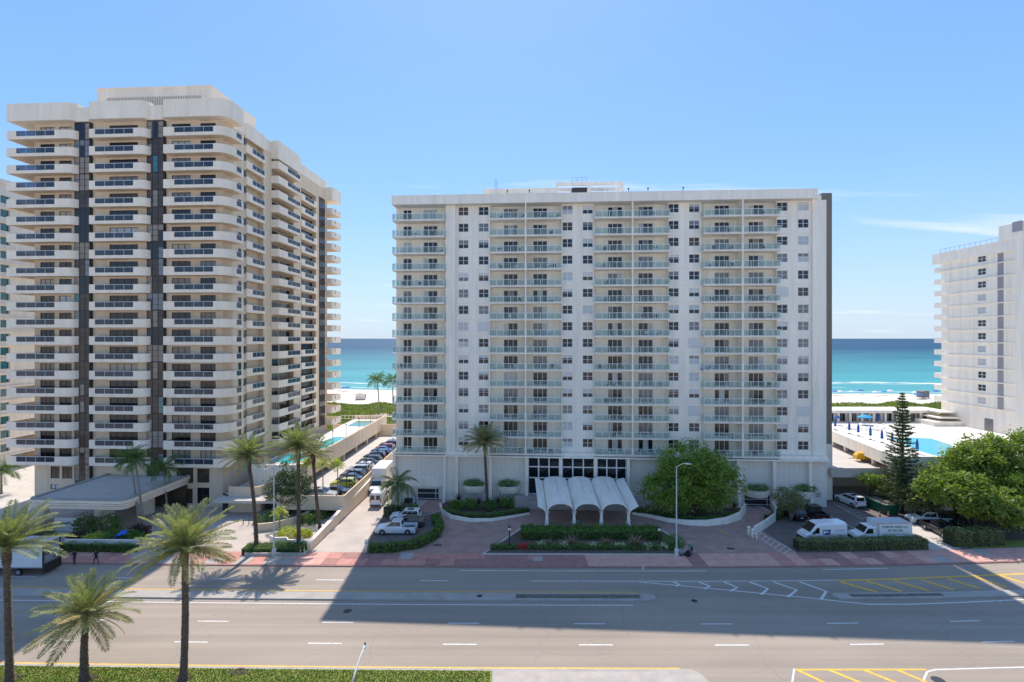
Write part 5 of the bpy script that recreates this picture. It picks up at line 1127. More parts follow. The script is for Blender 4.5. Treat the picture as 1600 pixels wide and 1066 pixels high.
for i, px in enumerate((479, 505, 528)):
    x = XAT(px, 80.9 - .3 * i); palm('fan_palm', ('small fan palm half hidden between two date palm trunks', 'small fan palm on a thin trunk behind the left half of the beige deck wall', 'small fan palm on a thin trunk nearest the yellow-green hatchback')[i], (x, 80.8 - .3 * i, 2.6 if px > 490 else .1), (x, 80.8 - .3 * i, 8.0), 'fan', 26, 0.9, .09, .07, seed=20 + i, group='fan palms at the parking deck')
palm('young_palm', 'knee-high young palm among yellow shrubs by the lamp post', (XAT(437, 74.5), 74.5, ZI), (XAT(437, 74.5), 74.5, 2.4), 'fan', 16, .9, .1, .08, seed=30, emin=0)
# ---- trees
tree('ficus_tree', 'broad dense green ficus tree in front of the block podium', (XAT(1084, 79.6), 79.6, .6), [((27.2, 79.6, 5.6), (6.0, 3.6, 4.0)), ((30.6, 79.8, 5.0), (4.2, 3.2, 3.6)), ((24.0, 79.4, 4.6), (4.3, 3.0, 3.2)), ((27.0, 79.8, 8.6), (4.6, 3.0, 2.9)), ((30.5, 79.4, 7.4), (3.2, 2.8, 2.8))], 30000, 0.36, 'leaf_ficus', 'bark_brown', .3, seed=41, clump=.42, droop=.7)
tree('olive_tree', 'small grey-green flowering tree beside the garage wall', (XAT(1236, 78.2), 78.2, ZI), [((41.4, 78.2, 3.6), (2.2, 1.9, 1.7)), ((42.0, 78.2, 2.9), (1.6, 1.4, 1.2))], 5200, .22, 'leaf_olive', 'bark_grey', .11, seed=42, clump=.26)
tree('clusia_tree', 'dense round dark tree behind the lamp post and palms', (XAT(450, 81), 81.2, ZI), [((XAT(447, 81), 81.2, 4.3), (3.0, 2.6, 3.3)), ((XAT(465, 81), 81.2, 4.0), (2.4, 2.2, 2.8))], 9000, .3, 'leaf_pine', 'bark_brown', .25, seed=43, clump=.25)
tree('almond_tree', 'spreading yellow-green tree overhanging the parked off-road pickup', (64.4, 72.5, ZI), [((60.6, 72.6, 6.5), (3.6, 3.0, 1.9)), ((65.0, 72.0, 4.9), (3.6, 3.0, 2.2)), ((67.6, 71.6, 3.4), (2.4, 2.2, 1.4)), ((63.2, 72.4, 7.0), (2.6, 2.4, 1.6))], 10500, .55, 'leaf_almond', 'bark_brown', .2, seed=44, clump=.4)
tree('almond_tree', 'large bright green tree rising before the pool terrace', (68, 79.5, ZI), [((69.8, 79.2, 8.3), (4.0, 3.0, 3.2)), ((65.8, 79.0, 5.8), (3.2, 2.6, 2.5)), ((72.5, 79.4, 8.8), (3.0, 2.6, 2.6))], 11500, .55, 'leaf_almond', 'bark_brown', .25, seed=45, clump=.45)
tree('almond_tree', 'large bright green tree before the hotel base wall', (77, 80, ZI), [((74.8, 80, 9.2), (5.2, 3.2, 3.5)), ((80.5, 80.2, 9.6), (5.2, 3.4, 3.6)), ((77.5, 78.2, 6.2), (5.0, 3.0, 3.4))], 13500, .55, 'leaf_almond', 'bark_brown', .25, seed=46, clump=.45)
tree('sea_grape_tree', 'darker green bushy tree beneath the bright trees by the lawn', (73, 75.5, ZI), [((72.0, 75.6, 4.6), (3.8, 2.6, 3.2)), ((77.0, 75.4, 4.2), (4.2, 2.8, 3.4))], 10000, .36, 'leaf_ficus', 'bark_brown', .2, seed=47, clump=.4)
tree('olive_tree', 'pale grey-green bushy tree at the foot of the pine', (XAT(1447, 78.5), 78.5, ZI), [((XAT(1445, 78.5), 78.5, 3.2), (2.8, 2.0, 2.5))], 5600, .28, 'leaf_olive', 'bark_brown', .12, seed=48, clump=.3)
tree('sea_grape_tree', 'small leafy tree against the undercroft wall behind the dumpster', (XAT(1356, 85.5), 85.5, ZI), [((XAT(1358, 86.5), 86.5, 4.2), (1.5, .9, .9)), ((XAT(1378, 86), 86.0, 3.6), (1.6, 1.0, 1.3))], 2600, .3, 'leaf_ficus', 'bark_brown', .09, seed=49, clump=.3)
# Norfolk pine: tiers of upswept branches
def norfolk(label, base, H, Rmax, seed=5):
    r = random.Random(seed); g = np.random.default_rng(seed); t = thing('norfolk_pine', label, 'pine tree', base); mb = MB(); mb.tube([(0, 0, 0), (0.05, 0, H * .5), (0, 0, H)], [0.24, .15, .03], 8); mb.build('trunk', 'bark_brown', t, smooth=True)
    br = MB(); Ps = []; z = 1.6
    while z < H - .2:
        u = z / H; rad = Rmax * (1 - u) ** 0.72 * (0.86 + .28 * r.random()) + .18; k = 6 if u < .8 else 5; a0 = r.random() * 6.28
        for i in range(k):
            a = a0 + i * 6.283 / k + r.uniform(-.25, .25); l = rad * r.uniform(.5, 1.15); d = Vector((math.cos(a), math.sin(a), 0)); e = Vector((0, 0, z)) + d * l + Vector((0, 0, .16 * l)); br.tube([(0, 0, z), Vector((0, 0, z)) + d * l * .5, e], [.04, .025, .01], 4)
            m = int(34 * l) + 12; q = g.random(m) ** .75; side = np.array([-d.y, d.x, 0]); off = g.normal(size=m) * .13 * (l ** .5)
            Ps.append(np.array([0, 0, z]) + np.outer(q * l, np.array(d)) + np.outer(off, side) + np.c_[np.zeros(m), np.zeros(m), .16 * l * q ** 2 + g.random(m) * .16])
        z += 0.40 + .34 * (1 - u)
    br.build('branch', 'bark_brown', t); ob('crown', quads_mesh('crown', leaf_quads(np.concatenate(Ps), .34, seed=seed, up=.2, asp=.4), 'leaf_pine'), t)
norfolk('tall dark Norfolk pine with tiered branches behind the parking lot', (XAT(1410, 81.5), 81.5, ZI), 19.0, 3.4)
# ---- hedges
L2 = lambda *ps: [tuple(gi(*p)[:2]) for p in ps]
hedge('clipped_hedge', 'long low clipped hedge in front of the parked van and box truck', [(36.9, 67.9), (45, 68.1), (54.0, 68.4)], 1.5, ZI, 1.25, 'leaf_hedge_pale', .15, 420, 1)
hedge('clipped_hedge', 'tall boxy clipped hedge beside the exit driveway and lawn', [(57.9, 69.3), (65.0, 69.8)], 1.9, ZI, 1.95, 'leaf_hedge_pale', .15, 420, 2)
hedge('clipped_hedge', 'bright green hedge along the canopy side of the island bed', [(1.2, 72.2), (11, 72.1), (20.4, 72.0)], 2.7, ZI, 1.15, 'leaf_hedge', .18, 330, 3)
hedge('clipped_hedge', 'low dark green hedge along the sidewalk edge of the island bed', [(2.0, 67.9), (11, 67.8), (21.0, 67.9)], 1.2, ZI, .5, 'leaf_hedge', .12, 420, 4)
hedge('clipped_hedge', 'short dark hedge piece beside the red flowers and black post', [(-2.8, 67.9), (-.8, 67.9), (0.8, 68.0)], 1.3, ZI, .5, 'leaf_hedge', .12, 420, 5)
hedge('clipped_hedge', 'curved hedge wrapping the white pickup parking bay', L2((577, 862), (612, 861), (650, 856), (678, 842), (688, 826), (680, 812)), 1.2, ZI, .95, 'leaf_hedge', .15, 380, 6)
hedge('clipped_hedge', 'grey-green hedge between the camper van and the white crossover', L2((600, 806), (625, 803), (652, 803)), 1.5, ZI, 1.35, 'leaf_hedge_pale', .15, 380, 7)
hedge('clipped_hedge', 'low green hedge with rounded corner under the street lamp', L2((383, 862), (430, 861), (478, 861)), 2.2, ZI, .8, 'leaf_hedge', .13, 380, 8)
hedge('clipped_hedge', 'long low hedge under a white coping beside the black-clothed walkers', L2((92, 861), (150, 861.5), (216, 862)), 0.7, ZI, .95, 'leaf_hedge', .13, 380, 9)
hedge('clipped_hedge', 'small hedge strip across the parking deck by the yellow car', [(-32, 84.9), (-26.4, 84.6)], .7, 2.6, .55, 'leaf_hedge', .13, 380, 10)
hedge('clipped_hedge', 'dark curved hedge at the foot of the small olive tree', L2((1197, 815), (1212, 812), (1221, 803), (1220, 795)), .9, ZI, 1.0, 'leaf_hedge_pale', .14, 380, 12)
# ---- planted beds at the podium, with their curved white walls
def bed(name, label, pts, h, fill, inner):
    o = thing(name, label, 'planter', (0, 0, ZI)); p = [tuple(gi(*q)[:2]) for q in pts]; mb = MB(); n = len(p); i2 = offset_in(p, 0.28)
    hh = lambda i: h[0] + (h[1] - h[0]) * i / (n - 1)
    for i in range(n - 1):
        q = [p[i], p[i + 1], i2[i + 1], i2[i]]; b = [(x, y, 0) for x, y in q] + [(q[k][0], q[k][1], hh(i + (k in (1, 2)))) for k in range(4)]; mb._add(b, [(0, 1, 5, 4), (2, 3, 7, 6), (4, 5, 6, 7), (3, 0, 4, 7), (1, 2, 6, 5)])
    mb.build('bed_wall', 'white_paint', o); mb = MB(); poly = i2 + [tuple(q) for q in inner]; mb._add([(x, y, min(h) * .8 + .02) for x, y in poly], [tuple(range(len(poly)))]); mb.build('bed_soil', fill, o); return o
bed('planting_bed', 'planted bed with curved white wall around the podium palm', [(686, 793), (689, 802), (703, 811), (735, 816), (768, 815), (800, 809.5), (828, 804)], (.75, .25), 'mulch', [(2.5, 86.2), (-11, 86.9)])
bed('planting_bed', 'planted bed with curved white wall under the ficus tree', [(988, 804), (1010, 808), (1042, 816), (1075, 821), (1105, 822.5), (1137, 819), (1158, 812), (1166, 800)], (.3, 1.3), 'mulch', [(37.0, 83.5), (19, 84.6)])
hedge('clipped_hedge', 'low green edging hedge along the curved podium palm bed', L2((692, 800), (705, 807), (735, 811.5), (768, 811), (800, 806), (826, 801)), .9, ZI + .35, .45, 'leaf_hedge', .12, 420, 13)
hedge('clipped_hedge', 'low green edging hedge along the curved ficus bed', L2((995, 803), (1012, 805), (1042, 812), (1075, 817), (1105, 818), (1135, 814), (1155, 806)), 1.0, ZI + .35, .5, 'leaf_hedge', .12, 420, 14)
for i, (px, py, rr, m, lab) in enumerate([(712, 802, .9, 'leaf_hedge', 'round green shrub left of the podium palm'), (735, 800, 1.0, 'leaf_hedge', 'leafy green shrub below the first bowl planter'), (765, 802, 1.0, 'leaf_coconut', 'big-leafed green shrub in front of the podium palm'), (792, 797, .9, 'leaf_hedge', 'leafy green shrub below the second bowl planter')]):
    p = gi(px, py); shrub('shrub', lab, (p.x, p.y + .6, .6), (rr * 1.2, rr, rr), 900, .3, m, 60 + i)
for i, (px, py, lab) in enumerate([(716, 792, 'purple-leafed cordyline at the corner pier of the podium'), (747, 797, 'purple-leafed cordyline left of the podium palm trunk'), (778, 796, 'purple-leafed cordyline right of the podium palm trunk'), (1150, 803, 'purple-leafed cordyline under the ficus tree edge')]):
    p = gi(px, py); spiky('cordyline', lab, (p.x, p.y + .9, .7), 1.9, 'leaf_maroon', 34, .14, (85, 25), 70 + i)
for i, (px, py, L) in enumerate([(783, 833.5, 1.3), (822, 834, 1.4), (893, 846, 2.0), (948, 845, 1.4), (994, 847, 2.1), (857, 845, 1.1)]):
    p = gi(px, py + 10); spiky('bromeliad', 'bronze spiky rosette plant in the island bed before the hedge' , (p.x if px > 800 else p.x + 5, p.y + .3, ZI), L, 'leaf_bronze', 60, .2, (80, 8), 80 + i, group='bronze rosette plants of the island bed')
for i, (px, py) in enumerate([(846, 852), (882, 853), (928, 853), (968, 853), (1012, 855), (1035, 856)]):
    p = gi(px, py + 3.5); shrub('silver_shrub', 'small silvery leafed plant between bronze rosettes in the island bed', (p.x, p.y, ZI), (.75, .5, .5), 260, .24, 'leaf_silver', 90 + i, group='silvery plants of the island bed')
p = gi(820, 860); shrub('red_flowers', 'bright red flowering plant at the gap in the low hedge', (p.x, p.y + .5, ZI), (.9, .5, .45), 420, .2, 'flower_red', 97, cat='flowers')
p = gi(1052, 855); shrub('shrub', 'round yellow-green shrub at the island bed end by the lamp', (p.x, p.y, ZI), (1.4, 1.1, 1.1), 1500, .2, 'leaf_hedge', 98)
o = thing('island_bed', 'mulched island bed with pale kerb between driveway and sidewalk', 'planter', (0, 0, ZI)); q = [tuple(gi(*a)[:2]) for a in ((752, 867), (1062, 868), (1066, 846), (1036, 829), (812, 826), (792, 840))]
mb = MB(); mb.prism(q, 0.01, .09); mb.build('kerb', 'concrete_pale', o); c = (9.5, 70.5); mb = MB(); mb.prism([(c[0] + (x - c[0]) * .965, c[1] + (y - c[1]) * .93) for x, y in q], .03, .1); mb.build('bed_soil', 'mulch', o)
for i, (s, lab) in enumerate([(740, 'clipped bush filling the bowl planter nearest the corner pier'), (794.5, 'clipped bush filling the bowl planter beside the lobby'), (1186, 'leafy bush filling the bowl planter above the garage gate'), (1258, 'leafy bush filling the bowl planter behind the olive tree')]):
    w = to_world(OB, sb(s), .15, 2.75); shrub('planter_bush', lab, w, (1.9, .85, .8), 1500, .2, 'leaf_hedge', 100 + i, cat='bush')
# ---- gardens of the cream tower
for i, (px, py, r_, hh, m, lab) in enumerate([(132, 834, 1.7, 1.8, 'leaf_coconut', 'tall fern-like shrub beside the sign wall'), (165, 832, 2.2, 1.7, 'leaf_hedge', 'large glossy green shrub before the porch column'), (118, 846, 1.3, .8, 'leaf_maroon', 'dark red groundcover behind the truck liftgate'), (150, 846, 1.8, .7, 'leaf_lime', 'yellow-green groundcover row below the sign wall shrubs'), (176, 846, 1.2, 1.0, 'leaf_hedge', 'green shrub left of the blue cloth'), (205, 843, 2.0, .7, 'leaf_hedge', 'dark green groundcover right of the blue cloth'), (218, 836, 1.6, 1.0, 'leaf_maroon', 'dark red shrub at the foot of the twin palms'), (65, 840, 1.8, 1.2, 'leaf_olive', 'yellowish shrub above the box truck roof'), (40, 838, 2.0, 1.2, 'leaf_hedge', 'green shrub behind the box truck cab end')]):
    p = gi(px, py); shrub('shrub', lab, (p.x, p.y, ZI), (r_, r_ * .55, hh), int(900 * r_), .24, m, 110 + i)
for i, (px, py, r_, m, lab) in enumerate([(450, 838, 1.5, 'leaf_lime', 'yellow shrub mound left of the tallest palm trunk'), (475, 838, 1.2, 'leaf_lime', 'yellow shrub mound right of the tallest palm trunk'), (482, 818, 1.6, 'leaf_coconut', 'green cycad-like shrub against the ramp wall'), (497, 810, 1.5, 'leaf_hedge', 'green shrub under the beige parking deck wall'), (415, 818, 1.8, 'leaf_hedge', 'flat green shrub strip behind the lamp post'), (510, 800, 1.3, 'leaf_hedge', 'bright green shrub beside the dark undercroft opening')]):
    p = gi(px, py); shrub('shrub', lab, (p.x, p.y, ZI), (r_, r_ * .7, r_ * .55), int(1000 * r_), .22, m, 130 + i)
sw_ = thing('sign_wall', 'white sign wall with dark cursive lettering in the shrub bed', 'sign', (XAT(102, 74.2), 74.2, ZI), R(-2))
mb = MB(); mb.box(-1.6, 1.75, 0, .35, 0, 1.9); mb.build('wall', 'white_paint', sw_)
pts = []
for i in range(60): u = i / 59; pts.append((-0.75 + 1.6 * u + .13 * math.sin(u * 31), -.03, 1.15 + .26 * math.sin(u * 40) * (0.55 + .45 * math.cos(u * 9)) ))
mb = MB(); mb.tube(pts, .03, 4); mb.build('lettering', 'print_dark', sw_)
cp = thing('coping_wall', 'thin white coping wall above the long low hedge', 'wall', (0, 0, ZI)); q = L2((100, 856.5), (216, 857.5)); mb = MB(); mb.prism([q[0], q[1], (q[1][0], q[1][1] + .3), (q[0][0], q[0][1] + .3)], 0, 1.1); mb.build('wall', 'white_paint', cp)
q = L2((382, 869), (478, 869)); kb = thing('bed_kerb', 'pale kerb edging the hedge bed under the street lamp', 'kerb', (0, 0, ZI)); mb = MB(); mb.prism([q[0], q[1], (q[1][0], q[1][1] + .25), (q[0][0], q[0][1] + .25)], 0, .35); mb.build('kerb', 'concrete', kb)
wv = thing('garden_kerb_wall', 'wavy low white wall between yellow shrubs and green hedge', 'wall', (0, 0, ZI)); q = L2((421, 848), (430, 851.5), (447, 851), (450, 855), (478, 856)); mb = MB(); mb.prism(q + [(x, y + .22) for x, y in q[::-1]], 0, .95); mb.build('wall', 'white_paint', wv)
rb = thing('garden_ramp_wall', 'low cream wall curving behind the palms and yellow shrubs', 'wall', (0, 0, ZI)); q = L2((397, 832), (425, 829), (455, 822), (486, 808)); mb = MB(); mb.prism(q + [(x, y + .3) for x, y in q[::-1]], 0, 1.1); mb.build('wall', 'cream_stucco', rb)
# ---- dune vegetation (a mass nobody could count)
def dune(x0, x1, y0, y1, n, seed, h=1.5):
    r = np.random.default_rng(seed); x = r.uniform(x0, x1, n); y = r.uniform(y0, y1, n); e = np.minimum(1, np.minimum(y - y0, y1 - y) / 6 + .15)
    hz = h * e * (0.6 + .4 * np.sin(x * .33 + seed) * np.sin(y * .21 + 2)) + .25; keep = (np.sin(x * .21 + 1.3) + np.sin(y * .3 + x * .13)) > -1.45
    P = np.c_[x, y, .2 + hz * r.random(n) ** .4][keep]
    o = ob('dune_vegetation', quads_mesh('dune_vegetation', leaf_quads(P, .75, seed=seed, up=.8, asp=.7), 'leaf_dune')); o['kind'] = 'stuff'
dune(-95, -30, 152, 213, 36000, 201, 1.8); dune(100, 190, 180, 214, 24000, 202, 2.4); dune(-150, -95, 152, 200, 12000, 203, 3.0)

# ================================================================== VEHICLES
def loft(mb, secs, mi=0):
    n = len(secs[0]); vs = [p for s in secs for p in s]
    fs = [(i * n + k, (i + 1) * n + k, (i + 1) * n + (k + 1) % n, i * n + (k + 1) % n) for i in range(len(secs) - 1) for k in range(n)]
    fs += [tuple(range(n)), tuple((len(secs) - 1) * n + k for k in range(n - 1, -1, -1))]; mb._add(vs, fs, mi)
def section(x, w, z0, zm, zt, wt): return [(x, -w * .46, z0), (x, -w * .5, zm), (x, -w * .49, zt - .06), (x, -w * wt, zt), (x, w * wt, zt), (x, w * .49, zt - .06), (x, w * .5, zm), (x, w * .46, z0)]
WHEEL = {}
def wheel_meshes(r):
    if r not in WHEEL:
        a = MB(); k = 18; w = .22
        a.tube([(0, -w / 2, 0), (0, -w / 2 + .03, 0), (0, w / 2 - .03, 0), (0, w / 2, 0)], [r * .9, r, r, r * .9], k)
        b = MB(); b.tube([(0, -w / 2 - .012, 0), (0, w / 2 + .012, 0)], r * .6, 12); WHEEL[r] = (a.mesh('wheel', 'rubber'), b.mesh('rim', 'rim'))
    return WHEEL[r]
def wheels(t, xs, y, r):
    tm, rm = wheel_meshes(r)
    for x in xs:
        for s in (-1, 1): o = ob('wheel', tm, t, (x, s * y, r)); ob('rim', rm, o)
def inset(q, fx, fz, out):
    a, b, c, d = [Vector(p) for p in q]; n = (b - a).cross(d - a).normalized() * out; L = lambda u, v: a.lerp(b, u).lerp(d.lerp(c, u), v) + n
    return [L(fx, fz), L(1 - fx, fz), L(1 - fx, 1 - fz), L(fx, 1 - fz)]
STY = {'suv': (-.47, .22, -.43, .04, .64), 'sedan': (-.36, .24, -.2, .04, .66), 'pickup': (-.17, .25, -.14, .09, .60), 'hatch': (-.46, .24, -.34, .05, .65)}
def car(name, label, cat, loc, head, L, W, H, style, paint, group=None, cargo=None):
    t = thing(name, label, cat, loc, R(head), group); b0, b1, r0, r1, bf = STY[style]; bz = bf * H; mb = MB(); r = .36 if style in ('suv', 'pickup') else .32
    pick_ = style == 'pickup'; hood = bz * .97 if style != 'sedan' else bz * .93
    tops = [(-.5, bz * .80, .80), (-.485, bz * .92, .95), (-.40, bz if not pick_ else bz * .6, 1), (b0 - .01, bz if not pick_ else bz * .6, 1), (b0, bz, 1), (b1, bz, 1), (b1 + .02, hood, 1), (.43, hood * .9, .97), (.485, hood * .78, .90), (.5, hood * .6, .8)]
    if pick_: tops[0] = (-.5, bz * .6, .97); tops[1] = (-.49, bz * .6, 1)
    loft(mb, [section(f * L, W * w, .24, .38 * H, z, .45) for f, z, w in tops])
    wb, wr = W * .455, W * .385
    base = [(b0 * L, -wb, bz), (b1 * L, -wb, bz), (b1 * L, wb, bz), (b0 * L, wb, bz)]; roof = [(r0 * L, -wr, H), (r1 * L, -wr, H), (r1 * L, wr, H), (r0 * L, wr, H)]
    mb._add(base + roof, [(4, 5, 6, 7), (0, 1, 5, 4), (1, 2, 6, 5), (2, 3, 7, 6), (3, 0, 4, 7)])
    if pick_:
        for s in (-1, 1): mb.box(-.5 * L + .02, b0 * L - .02, s * W * .49 - (.09 if s > 0 else 0), s * W * .49 + (.09 if s < 0 else 0), bz * .55, bz)
        mb.box(-.5 * L, -.5 * L + .09, -W * .40, W * .40, bz * .55, bz)
    body = mb.build('body', paint, t)
    if pick_: mb = MB(); mb.box(-.48 * L, b0 * L - .03, -W * .44, W * .44, bz * .6, bz * .63); mb.build('cargo_bed', 'metal_dark', t)
    for nm, q, fx, fz in (('windshield', [base[1], base[2], roof[2], roof[1]], .06, .08), ('rear_window', [base[3], base[0], roof[0], roof[3]], .1, .14), ('side_window', [base[0], base[1], roof[1], roof[0]], .07, .12), ('side_window', [base[2], base[3], roof[3], roof[2]], .07, .12)):
        mb = MB(); q2 = inset(q, fx, fz, .012)
        if nm == 'side_window':
            a, b, c, d = q2; n = 2 if pick_ or style == 'sedan' else 3
            for i in range(n): u0, u1 = (i + .03) / n, (i + .97) / n; mb.quad(a.lerp(b, u0), a.lerp(b, u1), d.lerp(c, u1), d.lerp(c, u0))
        else: mb.quad(*q2)
        mb.build(nm, 'car_glass', t)
    if style in ('suv', 'hatch') and random.random() < .5: mb = MB(); mb.box((r0 * .4 + r1 * .6) * L - .5, (r0 * .4 + r1 * .6) * L + .35, -wr * .7, wr * .7, H + .003, H + .012); mb.build('sunroof', 'car_glass', t)
    for s in (-1, 1):
        mb = MB(); mb.box(.44 * L, .492 * L, s * W * .40 - .17, s * W * .40 + .11 * (1 if s < 0 else .6), hood * .66, hood * .80); mb.build('headlight', 'lamp_clear', t)
        mb = MB(); mb.box(-.5 * L - .015, -.46 * L, s * W * .41 - .1, s * W * .41 + .1, bz * .66, bz * .9); mb.build('taillight', 'lamp_red', t)
        mb = MB(); mb.box((b1 - .06) * L, (b1 - .06) * L + .12, s * (W * .5 + .1) - .1, s * (W * .5 + .1) + .1, bz, bz + .16); mb.build('wing_mirror', paint, t)
    mb = MB(); mb.box(.47 * L, .505 * L, -W * .38, W * .38, .26, .44); mb.box(-.51 * L, -.47 * L, -W * .4, W * .4, .28, .46); mb.build('bumper', 'metal_dark', t)
    mb = MB(); mb.box(.485 * L, .507 * L, -W * .24, W * .24, .47, hood * .62); mb.build('grille', 'metal_dark', t)
    mb = MB(); mb.box(-.512 * L - .01, -.511 * L, -.16, .16, .52, .66); mb.build('number_plate', 'road_white', t)
    mb = MB()
    for x in (-.31 * L, .31 * L):
        for s in (-1, 1): mb.tube([(x, s * W * .49, r + .02), (x, s * (W * .5 + .004), r + .02)], r * 1.16, 18)
    mb.build('wheel_arch', 'metal_dark', t); wheels(t, (-.31 * L, .31 * L), W * .5 - .1, r); return t
def van(name, label, loc, head, L, W, H, paint, cat='van'):
    t = thing(name, label, cat, loc, R(head)); mb = MB()
    st = [(-.5, .97 * H, .96), (-.485, 1.0 * H, .99), (.12, 1.0 * H, 1), (.2, .965 * H, 1), (.385, .55 * H, 1), (.47, .46 * H, .95), (.5, .34 * H, .86)]
    loft(mb, [[(f * L, -W * w * .48, .26), (f * L, -W * w * .5, .4 * z + .2), (f * L, -W * w * (.47 if z > .8 * H else .49), z - .22 * min(1, z / H)), (f * L, -W * w * .38, z), (f * L, W * w * .38, z), (f * L, W * w * (.47 if z > .8 * H else .49), z - .22 * min(1, z / H)), (f * L, W * w * .5, .4 * z + .2), (f * L, W * w * .48, .26)] for f, z, w in st]); mb.build('body', paint, t)
    mb = MB(); q = [(.385 * L, -W * .44, .56 * H), (.385 * L, W * .44, .56 * H), (.215 * L, W * .36, .955 * H), (.215 * L, -W * .36, .955 * H)]; mb.quad(*inset(q, .04, .05, .03)); mb.build('windshield', 'car_glass', t)
    for s in (-1, 1):
        mb = MB(); y = s * (W * .497 + .012); mb._add([(.33 * L, y, .52 * H), (.17 * L, y, .52 * H), (.17 * L, y * .985, .80 * H), (.225 * L, y * .985, .80 * H)], [(0, 1, 2, 3)]); mb.build('side_window', 'car_glass', t)
        mb = MB(); mb.box(.46 * L, .488 * L, s * W * .38 - .14, s * W * .38 + .1, .36 * H, .43 * H); mb.build('headlight', 'lamp_clear', t)
        mb = MB(); mb.box(.30 * L, .33 * L, s * (W * .5 + .14) - .1, s * (W * .5 + .14) + .1, .52 * H, .64 * H); mb.build('wing_mirror', 'metal_dark', t)
        mb = MB(); mb.box(-.503 * L, -.49 * L, s * W * .43 - .07, s * W * .43 + .07, .35 * H, .6 * H); mb.build('taillight', 'lamp_red', t)
    mb = MB(); mb.box(.47 * L, .507 * L, -W * .42, W * .42, .26, .30 * H); mb.box(-.508 * L, -.48 * L, -W * .43, W * .43, .3, .48); mb.build('bumper', 'metal_dark', t); wheels(t, (-.3 * L, .33 * L), W * .5 - .1, .36); return t
def box_truck(name, label, loc, head, Lc, Lb, W, H, roofm='truck_roof', open_rear=False):
    """cab at +x, cargo box behind"""
    t = thing(name, label, 'truck', loc, R(head)); L = Lc + Lb; x0 = -L / 2; xb = x0 + Lb; mb = MB(); z0 = .95
    if open_rear:
        for a in ((x0, xb, -W / 2, -W / 2 + .06, z0, H), (x0, xb, W / 2 - .06, W / 2, z0, H), (x0, xb, -W / 2 + .06, W / 2 - .06, H - .06, H), (x0, xb, -W / 2 + .06, W / 2 - .06, z0, z0 + .1), (xb - .06, xb, -W / 2 + .06, W / 2 - .06, z0 + .1, H - .06)): mb.box(*a)
    else: mb.box(x0, xb, -W / 2, W / 2, z0, H)
    mb.build('cargo_box', 'truck_white', t)
    mb = MB(); mb.box(x0 + .03, xb - .03, -W / 2 + .03, W / 2 - .03, H + .003, H + .03); mb.build('box_roof', roofm, t)
    mb = MB()
    for s in (-1, 1): mb.box(x0 - .01, xb + .01, s * (W / 2 + .012) - .012, s * (W / 2 + .012) + .012, H - .1, H + .02); mb.box(x0 - .01, xb + .01, s * (W / 2 + .012) - .012, s * (W / 2 + .012) + .012, z0 - .03, z0 + .1); mb.box(xb - .1, xb + .012, s * (W / 2 + .012) - .01, s * (W / 2 + .012) + .014, z0 + .1, H - .1)
    mb.build('box_trim', 'metal_grey', t)
    mb = MB(); Wc = W * .88; cz = 2.15
    loft(mb, [[(x, -Wc * w * .48, .42), (x, -Wc * w * .5, .9), (x, -Wc * w * .46, z - .1), (x, -Wc * w * .40, z), (x, Wc * w * .40, z), (x, Wc * w * .46, z - .1), (x, Wc * w * .5, .9), (x, Wc * w * .48, .42)] for x, z, w in ((xb + .05, cz, 1), (xb + Lc * .40, cz, 1), (xb + Lc * .62, 1.32, 1), (xb + Lc * .94, 1.12, .94), (xb + Lc, .8, .85))]); mb.build('cab', 'truck_white', t)
    mb = MB(); q = [(xb + Lc * .62, -Wc * .46, 1.34), (xb + Lc * .62, Wc * .46, 1.34), (xb + Lc * .40, Wc * .40, cz - .03), (xb + Lc * .40, -Wc * .40, cz - .03)]; mb.quad(*inset(q, .03, .06, .02)); mb.build('windshield', 'car_glass', t)
    for s in (-1, 1):
        mb = MB(); y = s * (Wc * .5 + .01); mb._add([(xb + Lc * .58, y, 1.3), (xb + Lc * .2, y, 1.3), (xb + Lc * .2, y * .96, 1.95), (xb + Lc * .42, y * .96, 1.95)], [(0, 1, 2, 3)]); mb.build('side_window', 'car_glass', t)
        mb = MB(); mb.box(xb + Lc * .93, xb + Lc * .985, s * Wc * .36 - .15, s * Wc * .36 + .12, .82, 1.02); mb.build('headlight', 'lamp_clear', t)
    mb = MB(); mb.box(xb + Lc * .93, xb + Lc * 1.02, -Wc * .46, Wc * .46, .38, .72); mb.box(x0, xb, -W * .3, W * .3, .55, z0 - .003); mb.build('chassis', 'metal_dark', t)
    wheels(t, (x0 + Lb * .3, xb + Lc * .6), W * .5 - .16, .4); return t
def text_mesh(s, size, m, name='lettering', parent=None, loc=(0, 0, 0), rot=(0, 0, 0), sx=1.0, shear=0.0):
    c = bpy.data.curves.new('txt', 'FONT'); c.body = s; c.size = size; c.align_x = 'CENTER'; c.extrude = .002; c.shear = shear; c.offset = size * .012
    to = bpy.data.objects.new('txt', c); COL.objects.link(to); dg = bpy.context.evaluated_depsgraph_get(); me = bpy.data.meshes.new_from_object(to.evaluated_get(dg)); bpy.data.objects.remove(to)
    me.name = name; me.materials.clear(); me.materials.append(MATS[m]); return ob(name, me, parent, loc, rot, (sx, 1, 1))
Z1 = ZI + .03
